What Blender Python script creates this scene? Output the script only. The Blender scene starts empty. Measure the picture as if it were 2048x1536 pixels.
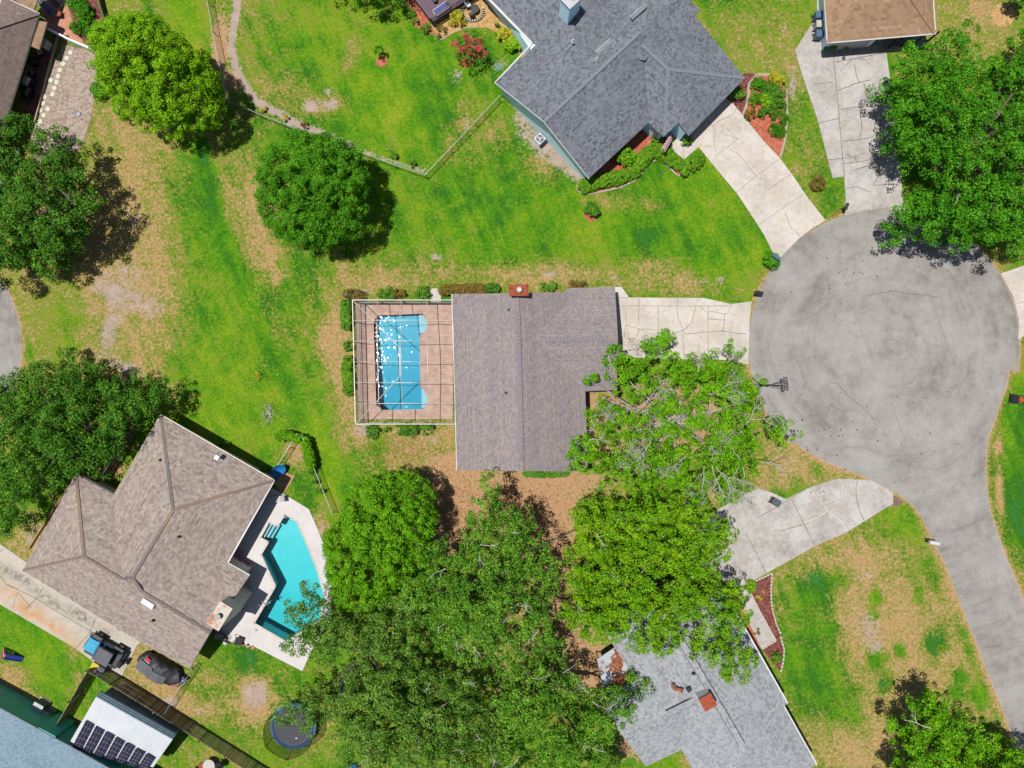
import bpy, math, random
import numpy as np
from mathutils import Vector, Matrix
from mathutils.geometry import tessellate_polygon

# ------------------------------------------------------------------ scene, camera, light
S = bpy.context.scene
COL = S.collection
K, H = 0.048, 68.0            # metres per photo pixel on the ground, flying height of the drone
SUN_TAN = (0.262, 0.05)       # shadow length per metre of height: east, south

cam = bpy.data.cameras.new("camera")
cam.sensor_fit = 'HORIZONTAL'
cam.angle = 2 * math.atan(1024 * K / H)
cam.clip_start, cam.clip_end = 0.5, 3000
cam_o = bpy.data.objects.new("camera", cam)
cam_o.location = (0, 0, H)
COL.objects.link(cam_o)
S.camera = cam_o

sun_dir = Vector((-SUN_TAN[0], SUN_TAN[1], 1.0)).normalized()      # towards the sun
elev = math.asin(sun_dir.z)
world = bpy.data.worlds.new("World")
S.world = world
world.use_nodes = True
wn = world.node_tree.nodes
sky = wn.new('ShaderNodeTexSky')
sky.sky_type = 'NISHITA'
sky.sun_disc = False
sky.sun_elevation = elev
sky.sun_rotation = math.atan2(sun_dir.x, sun_dir.y)
wn['Background'].inputs['Strength'].default_value = 0.055
world.node_tree.links.new(sky.outputs[0], wn['Background'].inputs['Color'])
sl = bpy.data.lights.new("sun", 'SUN')
sl.energy = 4.2
sl.angle = math.radians(0.53)
sl.color = (1.0, 0.965, 0.91)
so = bpy.data.objects.new("sun", sl)
so.rotation_euler = sun_dir.to_track_quat('Z', 'Y').to_euler()
so.location = (-60, 10, 90)
COL.objects.link(so)
S.view_settings.view_transform = 'Standard'
S.view_settings.look = 'None'
S.view_settings.exposure = 0.80
S.view_settings.gamma = 1.0
LIT = 2.35                    # screen value of a white sunlit ground surface at this exposure

# ------------------------------------------------------------------ helpers
def W(px, py, z=0.0):
    s = K * (H - z) / H
    return Vector(((px - 1024) * s, (768 - py) * s, z))

def lin(v):
    v /= 255.0
    return v / 12.92 if v <= 0.04045 else ((v + 0.055) / 1.055) ** 2.4

def A(r, g, b, k=1.0):
    """surface colour that reads as this sRGB value in full sun"""
    return (min(lin(r) / LIT * k, .95), min(lin(g) / LIT * k, .95), min(lin(b) / LIT * k, .95), 1)

def tag(o, label=None, cat=None, group=None, kind=None):
    if label: o['label'] = label
    if cat: o['category'] = cat
    if group: o['group'] = group
    if kind: o['kind'] = kind
    return o

ORG = {}
def empty(name, loc, label, cat, group=None, rz=0):
    o = bpy.data.objects.new(name, None)
    o.empty_display_size = .3
    o.location = loc
    o.rotation_euler.z = rz
    COL.objects.link(o)
    ORG[o.name] = Vector(loc)
    tag(o, label, cat, group)
    return o

def root_of(o):
    while o.parent: o = o.parent
    return o

class MB:
    def __init__(s):
        s.v, s.f, s.m = [], [], []
    def add(s, vs, fs, mi=0):
        b = len(s.v)
        s.v += [tuple(v) for v in vs]
        s.f += [tuple(i + b for i in f) for f in fs]
        s.m += [mi] * len(fs)
        return s
    def box(s, c, size, rz=0, mi=0, taper=1.0):
        cx, cy, cz = c; x, y, z = size[0] / 2, size[1] / 2, size[2] / 2
        co, si = math.cos(rz), math.sin(rz)
        vs = []
        for dz, t in ((-z, 1), (z, taper)):
            for dx, dy in ((-x, -y), (x, -y), (x, y), (-x, y)):
                dx, dy = dx * t, dy * t
                vs.append((cx + dx * co - dy * si, cy + dx * si + dy * co, cz + dz))
        return s.add(vs, [(3, 2, 1, 0), (4, 5, 6, 7), (0, 1, 5, 4), (1, 2, 6, 5), (2, 3, 7, 6), (3, 0, 4, 7)], mi)
    def bar(s, a, b, w, h, mi=0):
        """box beam from a to b, w wide and h tall"""
        a, b = Vector(a), Vector(b)
        d = (b - a).normalized()
        up = Vector((0, 0, 1)) if abs(d.z) < .95 else Vector((1, 0, 0))
        sd = d.cross(up).normalized()
        u = sd.cross(d).normalized()
        vs = []
        for p in (a, b):
            for i, j in ((-1, -1), (1, -1), (1, 1), (-1, 1)):
                vs.append(p + sd * (i * w / 2) + u * (j * h / 2))
        return s.add(vs, [(0, 1, 2, 3), (7, 6, 5, 4), (0, 4, 5, 1), (1, 5, 6, 2), (2, 6, 7, 3), (3, 7, 4, 0)], mi)
    def tube(s, pts, rad, n=6, mi=0, cap=True):
        pts = [Vector(p) for p in pts]
        if not hasattr(rad, '__len__'): rad = [rad] * len(pts)
        vs, fs = [], []
        ref = Vector((0, 0, 1))
        for i, p in enumerate(pts):
            d = (pts[min(i + 1, len(pts) - 1)] - pts[max(i - 1, 0)])
            d = d.normalized() if d.length > 1e-9 else Vector((0, 0, 1))
            r = ref if abs(d.dot(ref)) < .95 else Vector((1, 0, 0))
            a = d.cross(r).normalized(); b = d.cross(a)
            for k in range(n):
                t = 2 * math.pi * k / n
                vs.append(p + (a * math.cos(t) + b * math.sin(t)) * rad[i])
        for i in range(len(pts) - 1):
            for k in range(n):
                k2 = (k + 1) % n
                fs.append((i * n + k, i * n + k2, (i + 1) * n + k2, (i + 1) * n + k))
        if cap:
            fs.append(tuple(range(n)))
            fs.append(tuple(range((len(pts) - 1) * n, len(pts) * n))[::-1])
        return s.add(vs, fs, mi)
    def cyl(s, c, r, h, n=20, mi=0, r2=None):
        c = Vector(c)
        return s.tube([c, c + Vector((0, 0, h))], [r, r if r2 is None else r2], n, mi)
    def torus(s, c, R, r, n=36, m=8, mi=0, flat=1.0):
        vs, fs = [], []
        for i in range(n):
            t = 2 * math.pi * i / n
            for j in range(m):
                q = 2 * math.pi * j / m
                rr = R + r * math.cos(q)
                vs.append((c[0] + rr * math.cos(t), c[1] + rr * math.sin(t), c[2] + r * flat * math.sin(q)))
        for i in range(n):
            for j in range(m):
                fs.append((i * m + j, ((i + 1) % n) * m + j, ((i + 1) % n) * m + (j + 1) % m, i * m + (j + 1) % m))
        return s.add(vs, fs, mi)
    def prism(s, poly, z0, z1, mi=0, holes=(), side_mi=None, bottom=True):
        loops = [[Vector((p[0], p[1], 0)) for p in poly]] + [[Vector((p[0], p[1], 0)) for p in h] for h in holes]
        tri = tessellate_polygon(loops)
        flat = [p for l in loops for p in l]
        n = len(flat)
        top = [(p.x, p.y, z1) for p in flat]
        bot = [(p.x, p.y, z0) for p in flat]
        fs = []
        for t in tri:
            a, b, c = (flat[i] for i in t)
            if (b - a).cross(c - a).z < 0: t = (t[0], t[2], t[1])
            fs.append(tuple(t))
        base = len(s.v)
        s.add(top, fs, mi)
        if z0 is not None and z0 != z1:
            bi = len(s.v)
            s.add(bot, [f[::-1] for f in fs] if bottom else [], mi)
            k = 0
            for l in loops:
                m = len(l)
                ar = sum(l[i].x * l[(i + 1) % m].y - l[(i + 1) % m].x * l[i].y for i in range(m))
                for i in range(m):
                    j = (i + 1) % m
                    q = (bi + k + i, bi + k + j, base + k + j, base + k + i)
                    out = (ar > 0) == (l is loops[0])
                    s.f.append(q if out else q[::-1])
                    s.m.append(mi if side_mi is None else side_mi)
                k += m
        return s
    def line(s, pts, w, z, mi=0):
        """flat strip along a polyline on a level surface"""
        pts = [Vector((p[0], p[1], z)) for p in pts]
        vs = []
        for i, p in enumerate(pts):
            d = pts[min(i + 1, len(pts) - 1)] - pts[max(i - 1, 0)]
            d = Vector((-d.y, d.x, 0)).normalized() * w / 2
            vs += [p - d, p + d]
        return s.add(vs, [(2 * i, 2 * i + 2, 2 * i + 3, 2 * i + 1) for i in range(len(pts) - 1)], mi)
    def build(s, name, mats, parent=None, origin=None, smooth=False, uv=False, local=False):
        if not isinstance(mats, (list, tuple)): mats = [mats]
        if parent is not None:
            off = Vector((0, 0, 0)) if local else ORG[root_of(parent).name]
        else:
            off = Vector(origin) if origin is not None else Vector((0, 0, 0))
        me = bpy.data.meshes.new(name)
        me.from_pydata([(v[0] - off.x, v[1] - off.y, v[2] - off.z) for v in s.v], [], s.f)
        for m in mats: me.materials.append(m)
        if len(mats) > 1: me.polygons.foreach_set('material_index', s.m)
        if smooth: me.polygons.foreach_set('use_smooth', [True] * len(me.polygons))
        if uv:
            ul = me.uv_layers.new(name='UVMap')
            for p in me.polygons:
                nrm = p.normal
                u = Vector((0, 0, 1)).cross(nrm)
                u = u.normalized() if u.length > 1e-3 else Vector((1, 0, 0))
                v = nrm.cross(u)
                for li in p.loop_indices:
                    co = me.vertices[me.loops[li].vertex_index].co + off
                    ul.data[li].uv = (co.dot(u), co.dot(v))
        me.update()
        o = bpy.data.objects.new(name, me)
        COL.objects.link(o)
        if parent is not None: o.parent = parent
        else:
            o.location = off
            ORG[o.name] = off
        return o

def copy_tree(o, loc, rz=0, label=None):
    c = o.copy(); COL.objects.link(c)
    c.location = loc; c.rotation_euler.z = rz
    if label: c['label'] = label
    for ch in list(o.children):
        d = ch.copy(); COL.objects.link(d); d.parent = c
        for g in list(ch.children):
            e = g.copy(); COL.objects.link(e); e.parent = d
    return c

# ------------------------------------------------------------------ materials
class NT:
    def __init__(s, name):
        s.mat = bpy.data.materials.new(name)
        s.mat.use_nodes = True
        s.n = s.mat.node_tree.nodes; s.l = s.mat.node_tree.links
        s.b = s.n['Principled BSDF']
        s.out = s.n['Material Output']
        s._c = None
    def node(s, t, **kw):
        x = s.n.new(t)
        for k, v in kw.items(): setattr(x, k, v)
        return x
    def ln(s, a, b): s.l.new(a, b)
    def coord(s):
        if s._c is None:
            g = s.node('ShaderNodeNewGeometry'); s._c = g.outputs['Position']
        return s._c
    def noise(s, scale, detail=3, rough=.55, vec=None, dist=0, out='Fac'):
        x = s.node('ShaderNodeTexNoise')
        x.inputs['Scale'].default_value = scale; x.inputs['Detail'].default_value = detail
        x.inputs['Roughness'].default_value = rough; x.inputs['Distortion'].default_value = dist
        s.ln(vec or s.coord(), x.inputs['Vector'])
        return x.outputs[out]
    def val(s, sock, v):
        if isinstance(v, (int, float)): sock.default_value = v
        elif isinstance(v, tuple): sock.default_value = v
        else: s.ln(v, sock)
    def math(s, op, a, b=0.0, c=None, clamp=False):
        x = s.node('ShaderNodeMath', operation=op); x.use_clamp = clamp
        s.val(x.inputs[0], a); s.val(x.inputs[1], b)
        if c is not None: s.val(x.inputs[2], c)
        return x.outputs[0]
    def rng(s, v, a, b, c=0.0, d=1.0, smooth=True):
        x = s.node('ShaderNodeMapRange'); x.interpolation_type = 'SMOOTHSTEP' if smooth else 'LINEAR'
        s.val(x.inputs[0], v)
        for i, q in zip((1, 2, 3, 4), (a, b, c, d)): x.inputs[i].default_value = q
        return x.outputs[0]
    def mix(s, f, a, b, t='MIX'):
        x = s.node('ShaderNodeMix', data_type='RGBA', blend_type=t)
        s.val(x.inputs[0], f); s.val(x.inputs[6], a); s.val(x.inputs[7], b)
        return x.outputs[2]
    def ramp(s, f, stops, interp='LINEAR'):
        x = s.node('ShaderNodeValToRGB'); x.color_ramp.interpolation = interp
        e = x.color_ramp.elements
        while len(e) < len(stops): e.new(.5)
        for q, (p, c) in zip(e, stops): q.position = p; q.color = c
        s.val(x.inputs[0], f)
        return x.outputs[0]
    def bump(s, h, strength=.5, dist=.05):
        x = s.node('ShaderNodeBump'); x.inputs['Strength'].default_value = strength
        x.inputs['Distance'].default_value = dist
        s.ln(h, x.inputs['Height']); s.ln(x.outputs[0], s.b.inputs['Normal'])
    def attr(s, name):
        x = s.node('ShaderNodeAttribute'); x.attribute_name = name
        return x.outputs['Fac']
    def base(s, c, rough=.8, spec=.3, metal=0):
        s.val(s.b.inputs['Base Color'], c)
        s.val(s.b.inputs['Roughness'], rough)
        s.b.inputs['Specular IOR Level'].default_value = spec
        s.b.inputs['Metallic'].default_value = metal
        return s.mat

def plain(name, col, rough=.6, var=.25, scale=4.0, spec=.35, metal=0, dirt=None, bump=0):
    """one colour with soft uneven wear"""
    t = NT(name)
    n = t.noise(scale, 5, .6)
    lo = tuple(c * (1 - var) for c in col[:3]) + (1,)
    hi = tuple(min(c * (1 + var), .95) for c in col[:3]) + (1,)
    c = t.ramp(n, [(.3, lo), (.7, hi)])
    if dirt: c = t.mix(t.rng(t.noise(scale * .37, 5, .65), .5, .68), c, dirt)
    if bump: t.bump(t.noise(scale * 5, 3), bump, .02)
    return t.base(c, rough, spec, metal)

def leafmat(name, dark, mid, light, trans=.16, scale=.5):
    t = NT(name)
    g = t.node('ShaderNodeNewGeometry')
    r = g.outputs['Random Per Island']
    f = t.math('ADD', t.math('MULTIPLY', r, .55), t.math('MULTIPLY', t.math('SUBTRACT', t.noise(scale, 3, .6), .25), .8))
    c = t.ramp(f, [(.12, dark), (.45, mid), (.85, light)])
    t.base(c, .7, .12)
    tr = t.node('ShaderNodeBsdfTranslucent'); t.ln(c, tr.inputs['Color'])
    mx = t.node('ShaderNodeMixShader'); mx.inputs[0].default_value = trans
    t.ln(t.b.outputs[0], mx.inputs[1]); t.ln(tr.outputs[0], mx.inputs[2])
    t.ln(mx.outputs[0], t.out.inputs['Surface'])
    return t.mat

def shingle(name, cols, h=.2, w=.34, blotch=None, bump=.5, streak=.25):
    """overlapping roof tabs laid in rows across the slope"""
    t = NT(name)
    uv = t.node('ShaderNodeUVMap').outputs[0]
    sp = t.node('ShaderNodeSeparateXYZ'); t.ln(uv, sp.inputs[0])
    vv = t.math('DIVIDE', sp.outputs[1], h)
    row = t.math('FLOOR', vv)
    fr = t.math('FRACT', vv)
    wr = t.node('ShaderNodeTexWhiteNoise', noise_dimensions='1D'); t.ln(row, wr.inputs['W'])
    uu = t.math('ADD', t.math('DIVIDE', sp.outputs[0], w), t.math('MULTIPLY', wr.outputs['Value'], 3.7))
    col = t.math('FLOOR', uu)
    cb = t.node('ShaderNodeCombineXYZ'); t.ln(col, cb.inputs[0]); t.ln(row, cb.inputs[1])
    wt = t.node('ShaderNodeTexWhiteNoise', noise_dimensions='2D'); t.ln(cb.outputs[0], wt.inputs['Vector'])
    f = t.math('ADD', t.math('MULTIPLY', wt.outputs['Value'], .62), t.math('ADD', t.math('MULTIPLY', wr.outputs['Value'], .25), t.math('MULTIPLY', t.noise(9, 2), .13)))
    n = len(cols)
    c = t.ramp(f, [((i + .5) / n, q) for i, q in enumerate(cols)])
    big = t.noise(.22, 5, .6)
    c = t.mix(t.rng(big, .35, .7, 0, streak), c, tuple(q * .72 for q in cols[0][:3]) + (1,))
    if blotch: c = t.mix(t.rng(t.noise(.5, 6, .7), .52, .72, 0, .6), c, blotch)
    hgt = t.math('ADD', t.math('MULTIPLY', t.math('SUBTRACT', 1.0, fr), .7), t.math('MULTIPLY', wt.outputs['Value'], .5))
    t.bump(hgt, bump, .03)
    return t.base(c, .88, .2)

def screenmat(name, col, alpha, rough=.8):
    t = NT(name)
    t.base(col, rough, .1)
    tr = t.node('ShaderNodeBsdfTransparent')
    mx = t.node('ShaderNodeMixShader'); mx.inputs[0].default_value = alpha
    t.ln(tr.outputs[0], mx.inputs[1]); t.ln(t.b.outputs[0], mx.inputs[2])
    t.ln(mx.outputs[0], t.out.inputs['Surface'])
    return t.mat

def chainmat(name, col):
    """diamond wire mesh: wires are solid, the holes between them are open"""
    t = NT(name)
    t.base(col, .5, .4)
    uv = t.node('ShaderNodeUVMap').outputs[0]
    sp = t.node('ShaderNodeSeparateXYZ'); t.ln(uv, sp.inputs[0])
    a = t.math('FRACT', t.math('MULTIPLY', t.math('ADD', sp.outputs[0], sp.outputs[1]), 9))
    b = t.math('FRACT', t.math('MULTIPLY', t.math('SUBTRACT', sp.outputs[0], sp.outputs[1]), 9))
    w = t.math('MAXIMUM', t.math('LESS_THAN', a, .14), t.math('LESS_THAN', b, .14))
    tr = t.node('ShaderNodeBsdfTransparent')
    mx = t.node('ShaderNodeMixShader'); t.ln(w, mx.inputs[0])
    t.ln(tr.outputs[0], mx.inputs[1]); t.ln(t.b.outputs[0], mx.inputs[2])
    t.ln(mx.outputs[0], t.out.inputs['Surface'])
    return t.mat

def concrete(name, base, stain, warm=None, rust=None, moss=None):
    t = NT(name)
    n1 = t.noise(.35, 6, .62); n2 = t.noise(2.6, 5, .65); n3 = t.noise(22, 3, .6)
    c = t.ramp(t.math('ADD', t.math('MULTIPLY', n1, .6), t.math('MULTIPLY', n2, .4)),
               [(.36, stain), (.56, base), (.72, tuple(min(q * 1.1, .9) for q in base[:3]) + (1,))])
    if warm: c = t.mix(t.rng(t.noise(.8, 5, .6), .48, .7, 0, .7), c, warm)
    c = t.mix(.22, c, t.ramp(n3, [(.3, stain), (.7, base)]))
    if rust: c = t.mix(t.math('MULTIPLY', t.attr('rust'), t.rng(t.noise(.9, 6, .65, dist=.6), .3, .62)), c, rust)
    if moss: c = t.mix(t.math('MULTIPLY', t.attr('moss'), t.rng(t.noise(2.4, 8, .75), .36, .6)), c, moss)
    t.bump(n3, .25, .01)
    return t.base(c, .85, .25)

M = {}
M['concrete'] = concrete('concrete_pale', A(238, 229, 219), A(198, 187, 174), A(224, 206, 184))
M['concrete_grey'] = concrete('concrete_weathered', A(220, 215, 210), A(166, 158, 150), A(192, 178, 158))
M['concrete_white'] = concrete('concrete_pool_deck', A(240, 234, 232), A(222, 214, 212))
M['concrete_stained'] = concrete('concrete_stained', A(222, 214, 200), A(192, 184, 168), A(214, 196, 168), rust=A(222, 160, 96), moss=A(92, 84, 70))
M['crack'] = plain('crack_line', A(178, 162, 144), .9, .35, 3)
M['crack_dark'] = plain('crack_dark', A(124, 116, 106), .9, .4, 3)
M['crack_patch'] = plain('crack_patch', A(228, 221, 210), .9, .1, 3)
M['white'] = plain('white_paint', A(236, 236, 236), .5, .08, 2)
M['gutter'] = plain('gutter_metal', A(226, 226, 226), .4, .1, 1)
M['blue_wall'] = plain('blue_siding', (.50, .69, .79, 1), .6, .06, .6)
M['beige_wall'] = plain('beige_stucco', (.56, .50, .42, 1), .8, .1, 2)
M['white_wall'] = plain('white_stucco', (.72, .76, .80, 1), .8, .05, 1)
M['green_wall'] = plain('green_siding', (.07, .34, .26, 1), .6, .12, 1)
M['tan_wall'] = plain('tan_stucco', A(196, 178, 150), .8, .1, 1)
M['dark'] = plain('dark_plastic', A(50, 50, 56), .5, .3, 3)
M['black_metal'] = plain('black_metal', A(42, 42, 48), .4, .3, 3, spec=.5)
M['grey_metal'] = plain('grey_metal', A(150, 154, 158), .4, .2, 3, spec=.5, metal=.3)
M['light_metal'] = plain('light_metal', A(208, 212, 216), .4, .15, 3, spec=.5)
M['glass'] = plain('window_glass', A(50, 66, 80), .1, .2, .7, spec=.6)
def boards(name, a, b_, c_):
    t = NT(name)
    g = t.node('ShaderNodeNewGeometry')
    c = t.ramp(g.outputs['Random Per Island'], [(.1, a), (.5, b_), (.9, c_)])
    c = t.mix(t.rng(t.noise(1.3, 5, .65), .45, .7, 0, .6), c, (.12, .13, .05, 1))
    return t.base(c, .85, .2)
M['wood_dark'] = boards('weathered_board', (.16, .12, .07, 1), (.27, .21, .12, 1), (.36, .29, .18, 1))
M['wood_post'] = plain('fence_post_wood', (.26, .21, .14, 1), .85, .35, 5)
M['wood_tan'] = plain('tan_board', A(186, 140, 92), .8, .25, 4)
M['wood_purple'] = plain('stained_deck_wood', A(120, 94, 112), .7, .2, 3)
M['rust'] = plain('rusty_metal', A(178, 82, 50), .8, .3, 5, dirt=A(120, 56, 36))
M['brick'] = plain('chimney_brick', A(150, 84, 64), .85, .3, 7)
M['blue_plastic'] = plain('blue_plastic', A(30, 126, 196), .35, .15, 2, spec=.5)
M['navy_plastic'] = plain('navy_plastic', A(36, 56, 150), .4, .2, 2, spec=.5)
M['blue_pad'] = plain('blue_pad', A(92, 140, 190), .5, .15, 2)
M['pink_plastic'] = plain('pink_plastic', A(226, 130, 160), .4, .15, 2)
M['red_plastic'] = plain('red_plastic', A(206, 40, 56), .4, .15, 2)
M['yellow_plastic'] = plain('yellow_plastic', A(236, 206, 30), .45, .15, 2)
M['bin_blue'] = plain('bin_plastic_blue', A(90, 122, 156), .45, .15, 3)
M['bin_grey'] = plain('bin_plastic_grey', A(92, 100, 110), .45, .2, 3)
M['bin_white'] = plain('bin_plastic_pale', A(214, 206, 198), .5, .12, 3)
M['purple_chair'] = plain('purple_plastic', (.34, .10, .22, 1), .5, .2, 3)
M['cushion'] = plain('grey_cushion', A(214, 212, 214), .8, .1, 3)
M['rubber'] = plain('tyre_rubber', A(60, 46, 40), .85, .3, 6)
M['jeep_blue'] = plain('vehicle_blue_paint', A(38, 96, 150), .3, .12, 2, spec=.6)
M['jeep_hood'] = plain('vehicle_bonnet_paint', A(70, 186, 226), .25, .08, 1, spec=.6)
M['soft_top'] = plain('grey_soft_top', A(108, 110, 116), .8, .15, 3)
M['tarp'] = plain('black_tarp', A(58, 58, 64), .6, .3, 2, spec=.35)
M['trampoline_mat'] = plain('trampoline_mat', A(66, 66, 76), .7, .15, 4)
M['net'] = screenmat('safety_net', A(40, 42, 38), .55)
M['screen'] = screenmat('insect_screen_wall', A(70, 68, 80), .34)
M['screen_roof'] = screenmat('insect_screen_roof', A(90, 90, 96), .045)
M['cage_frame'] = plain('cage_frame_white', A(196, 188, 174), .4, .06, 1)
M['cage_rail'] = plain('cage_frame_dimmed', A(128, 122, 116), .4, .08, 1)  # posts and rails of the white frame, darkened in colour to look dim
M['chain_grey'] = chainmat('chain_link_grey', A(166, 170, 170))
M['chain_green'] = chainmat('chain_link_green', A(110, 160, 132))
M['bark'] = plain('bark', A(120, 104, 86), .9, .35, 5, bump=.6)
M['bark_pale'] = plain('bark_pale', A(206, 200, 186), .9, .2, 5)
M['stone_white'] = plain('white_stone', A(226, 220, 206), .8, .12, 5, bump=.3)
M['stepping'] = plain('stepping_stone', A(234, 232, 206), .8, .07, 5)
M['solar'] = plain('solar_panel', A(46, 40, 66), .25, .25, 2, spec=.5)
M['roof_metal'] = plain('white_roof_sheet', A(232, 236, 240), .4, .06, 1)
M['roof_metal_grey'] = plain('grey_roof_sheet', A(140, 166, 180), .4, .12, 2)
M['terracotta'] = plain('terracotta', A(190, 92, 56), .7, .2, 4)
M['flag_red'] = plain('flag_red', A(206, 90, 110), .8, .1, 3)
M['flag_blue'] = plain('flag_blue', A(84, 84, 150), .8, .1, 3)
M['red_mower'] = plain('mower_red', A(226, 84, 60), .4, .15, 3)

M['pool_tile'] = plain('pool_tile', (.15, .26, .31, 1), .5, .07, .7)
M['pool_tile_deep'] = plain('pool_plaster', (.20, .40, .42, 1), .5, .06, .8)
M['roof_main'] = shingle('shingle_grey_rose', [A(142, 132, 133), A(164, 154, 155), A(154, 146, 150), A(180, 162, 154), A(172, 168, 173)], .17, .22, streak=.12)
M['roof_umber'] = shingle('shingle_umber', [A(134, 114, 108), A(150, 130, 122), A(160, 140, 134), A(142, 124, 118)], .17, .24)
M['roof_blue'] = shingle('shingle_blue_grey', [A(100, 103, 111), A(128, 132, 142), A(148, 153, 164), A(114, 118, 127)], .17, .24, A(116, 114, 118), streak=.2)
M['roof_brown'] = shingle('shingle_brown_mix', [A(146, 130, 122), A(172, 156, 146), A(194, 180, 168), A(160, 144, 138), A(208, 190, 172)], .19, .28, streak=.15)
M['roof_tan'] = shingle('shingle_tan', [A(160, 126, 98), A(188, 154, 124), A(176, 142, 112), A(200, 170, 142)], .24, .3)
M['roof_grey'] = shingle('shingle_silver', [A(150, 154, 158), A(174, 177, 181), A(192, 196, 200), A(162, 166, 171)], .2, .22, bump=1.0, streak=.08)
M['roof_sky'] = shingle('shingle_pale_blue', [A(128, 156, 172), A(146, 172, 190), A(156, 182, 198), A(140, 164, 178)], .18, .22)
M['ridge_blue'] = plain('ridge_cap_blue_grey', A(140, 145, 156), .9, .2, 7)
M['ridge_grey'] = plain('ridge_cap_grey', A(112, 106, 110), .9, .25, 8)
M['ridge_main'] = shingle('ridge_cap_ribbed', [A(140, 132, 138), A(168, 158, 164)], .15, .16)
M['ridge_mix'] = shingle('ridge_cap_mixed', [A(126, 120, 122), A(138, 128, 124), A(150, 128, 116), A(172, 144, 124), A(140, 132, 130), A(212, 170, 130)], 9., .6)

def leafs(n, *rgb, **kw): M[n] = leafmat(n, *[A(*c, k=1.32) for c in rgb], **kw)
leafs('leaf_lime', (74, 130, 16), (132, 190, 24), (176, 220, 40))
leafs('leaf_dome', (42, 96, 4), (74, 144, 10), (122, 192, 40), scale=1.0)
leafs('leaf_dome_lime', (72, 124, 2), (116, 174, 4), (170, 220, 20), scale=1.0)
leafs('leaf_oak', (44, 88, 8), (82, 140, 24), (154, 204, 68), scale=.45)
leafs('leaf_oak_dark', (38, 80, 8), (68, 124, 20), (126, 184, 56), scale=.6)
leafs('leaf_dome_mid', (56, 112, 2), (94, 160, 8), (148, 208, 30), scale=1.0)
leafs('leaf_oak_grey', (48, 86, 14), (86, 134, 34), (156, 196, 84), scale=.45)
leafs('leaf_yellow', (58, 112, 2), (104, 164, 8), (164, 204, 26))
leafs('leaf_fresh', (60, 118, 2), (100, 166, 8), (152, 208, 30))
leafs('leaf_deep', (36, 98, 4), (68, 142, 10), (122, 190, 40))
leafs('leaf_shrub', (48, 96, 22), (88, 150, 36), (140, 186, 60))
leafs('leaf_hedge', (62, 116, 14), (104, 162, 26), (150, 194, 50))
leafs('leaf_croton', (90, 96, 30), (130, 120, 50), (176, 110, 60), scale=1.4)
leafs('leaf_red', (170, 40, 56), (214, 66, 84), (236, 110, 120))
leafs('leaf_gold', (150, 160, 30), (196, 190, 50), (226, 210, 70))
leafs('leaf_brown', (112, 62, 40), (150, 84, 56), (186, 120, 84))
leafs('flower_white', (220, 220, 220), (236, 232, 236), (244, 240, 244))

def water(name, tint, bump, dist, dens):
    t = NT(name)
    tr = t.node('ShaderNodeBsdfTransparent'); va = t.node('ShaderNodeVolumeAbsorption'); va.inputs['Color'].default_value = tint; va.inputs['Density'].default_value = dens
    t.ln(va.outputs[0], t.out.inputs['Volume'])
    gl = t.node('ShaderNodeBsdfGlossy'); gl.inputs['Roughness'].default_value = .025
    n = t.noise(3.4, 2, .5, dist=.6)
    n2 = t.noise(5.0, 1, .5)
    bp = t.node('ShaderNodeBump'); bp.inputs['Strength'].default_value = bump; bp.inputs['Distance'].default_value = dist
    t.ln(t.math('ADD', n, t.math('MULTIPLY', n2, .3)), bp.inputs['Height'])
    t.ln(bp.outputs[0], gl.inputs['Normal'])
    fr = t.node('ShaderNodeFresnel'); fr.inputs['IOR'].default_value = 1.33; t.ln(bp.outputs[0], fr.inputs['Normal'])
    mx = t.node('ShaderNodeMixShader'); t.ln(fr.outputs[0], mx.inputs[0])
    t.ln(tr.outputs[0], mx.inputs[1]); t.ln(gl.outputs[0], mx.inputs[2])
    t.ln(mx.outputs[0], t.out.inputs['Surface'])
    return t.mat
M['water_calm'] = water('pool_water_rippled', (.10, .80, .92, 1), 1.0, .0112, .78)
M['water_still'] = water('pool_water_quiet', (.06, .84, .87, 1), .6, .05, .62)
# ------------------------------------------------------------------ ground
def xy(*p, z=0.0): return [W(a, b, z) for a, b in p]

ROAD_R = [(2018, 740), (2012, 774), (1992, 828), (1975, 880), (1970, 938), (1974, 987), (1981, 1026), (1997, 1073), (2020, 1135), (2048, 1204), (2120, 1390), (2300, 1850)]
ROAD_L = [(2160, 1850), (2052, 1536), (2023, 1468), (2008, 1425), (1978, 1352), (1945, 1266), (1918, 1200), (1892, 1131), (1864, 1076), (1843, 1034), (1830, 1016), (1809, 997), (1788, 983), (1755, 967), (1716, 948), (1658, 926), (1616, 904), (1588, 883)]
def arc(cx, cy, r, a0, a1, n):
    return [(cx + r * math.cos(math.radians(a0 + (a1 - a0) * i / n)), cy + r * math.sin(math.radians(a0 + (a1 - a0) * i / n))) for i in range(n + 1)]
CIRC = arc(1768, 690, 271, 133, 371, 70)          # from lower left over the top to the right
road_px = CIRC + ROAD_R + ROAD_L
left_px = arc(-190, 693, 233, 0, 360, 72)[:-1]

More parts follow.
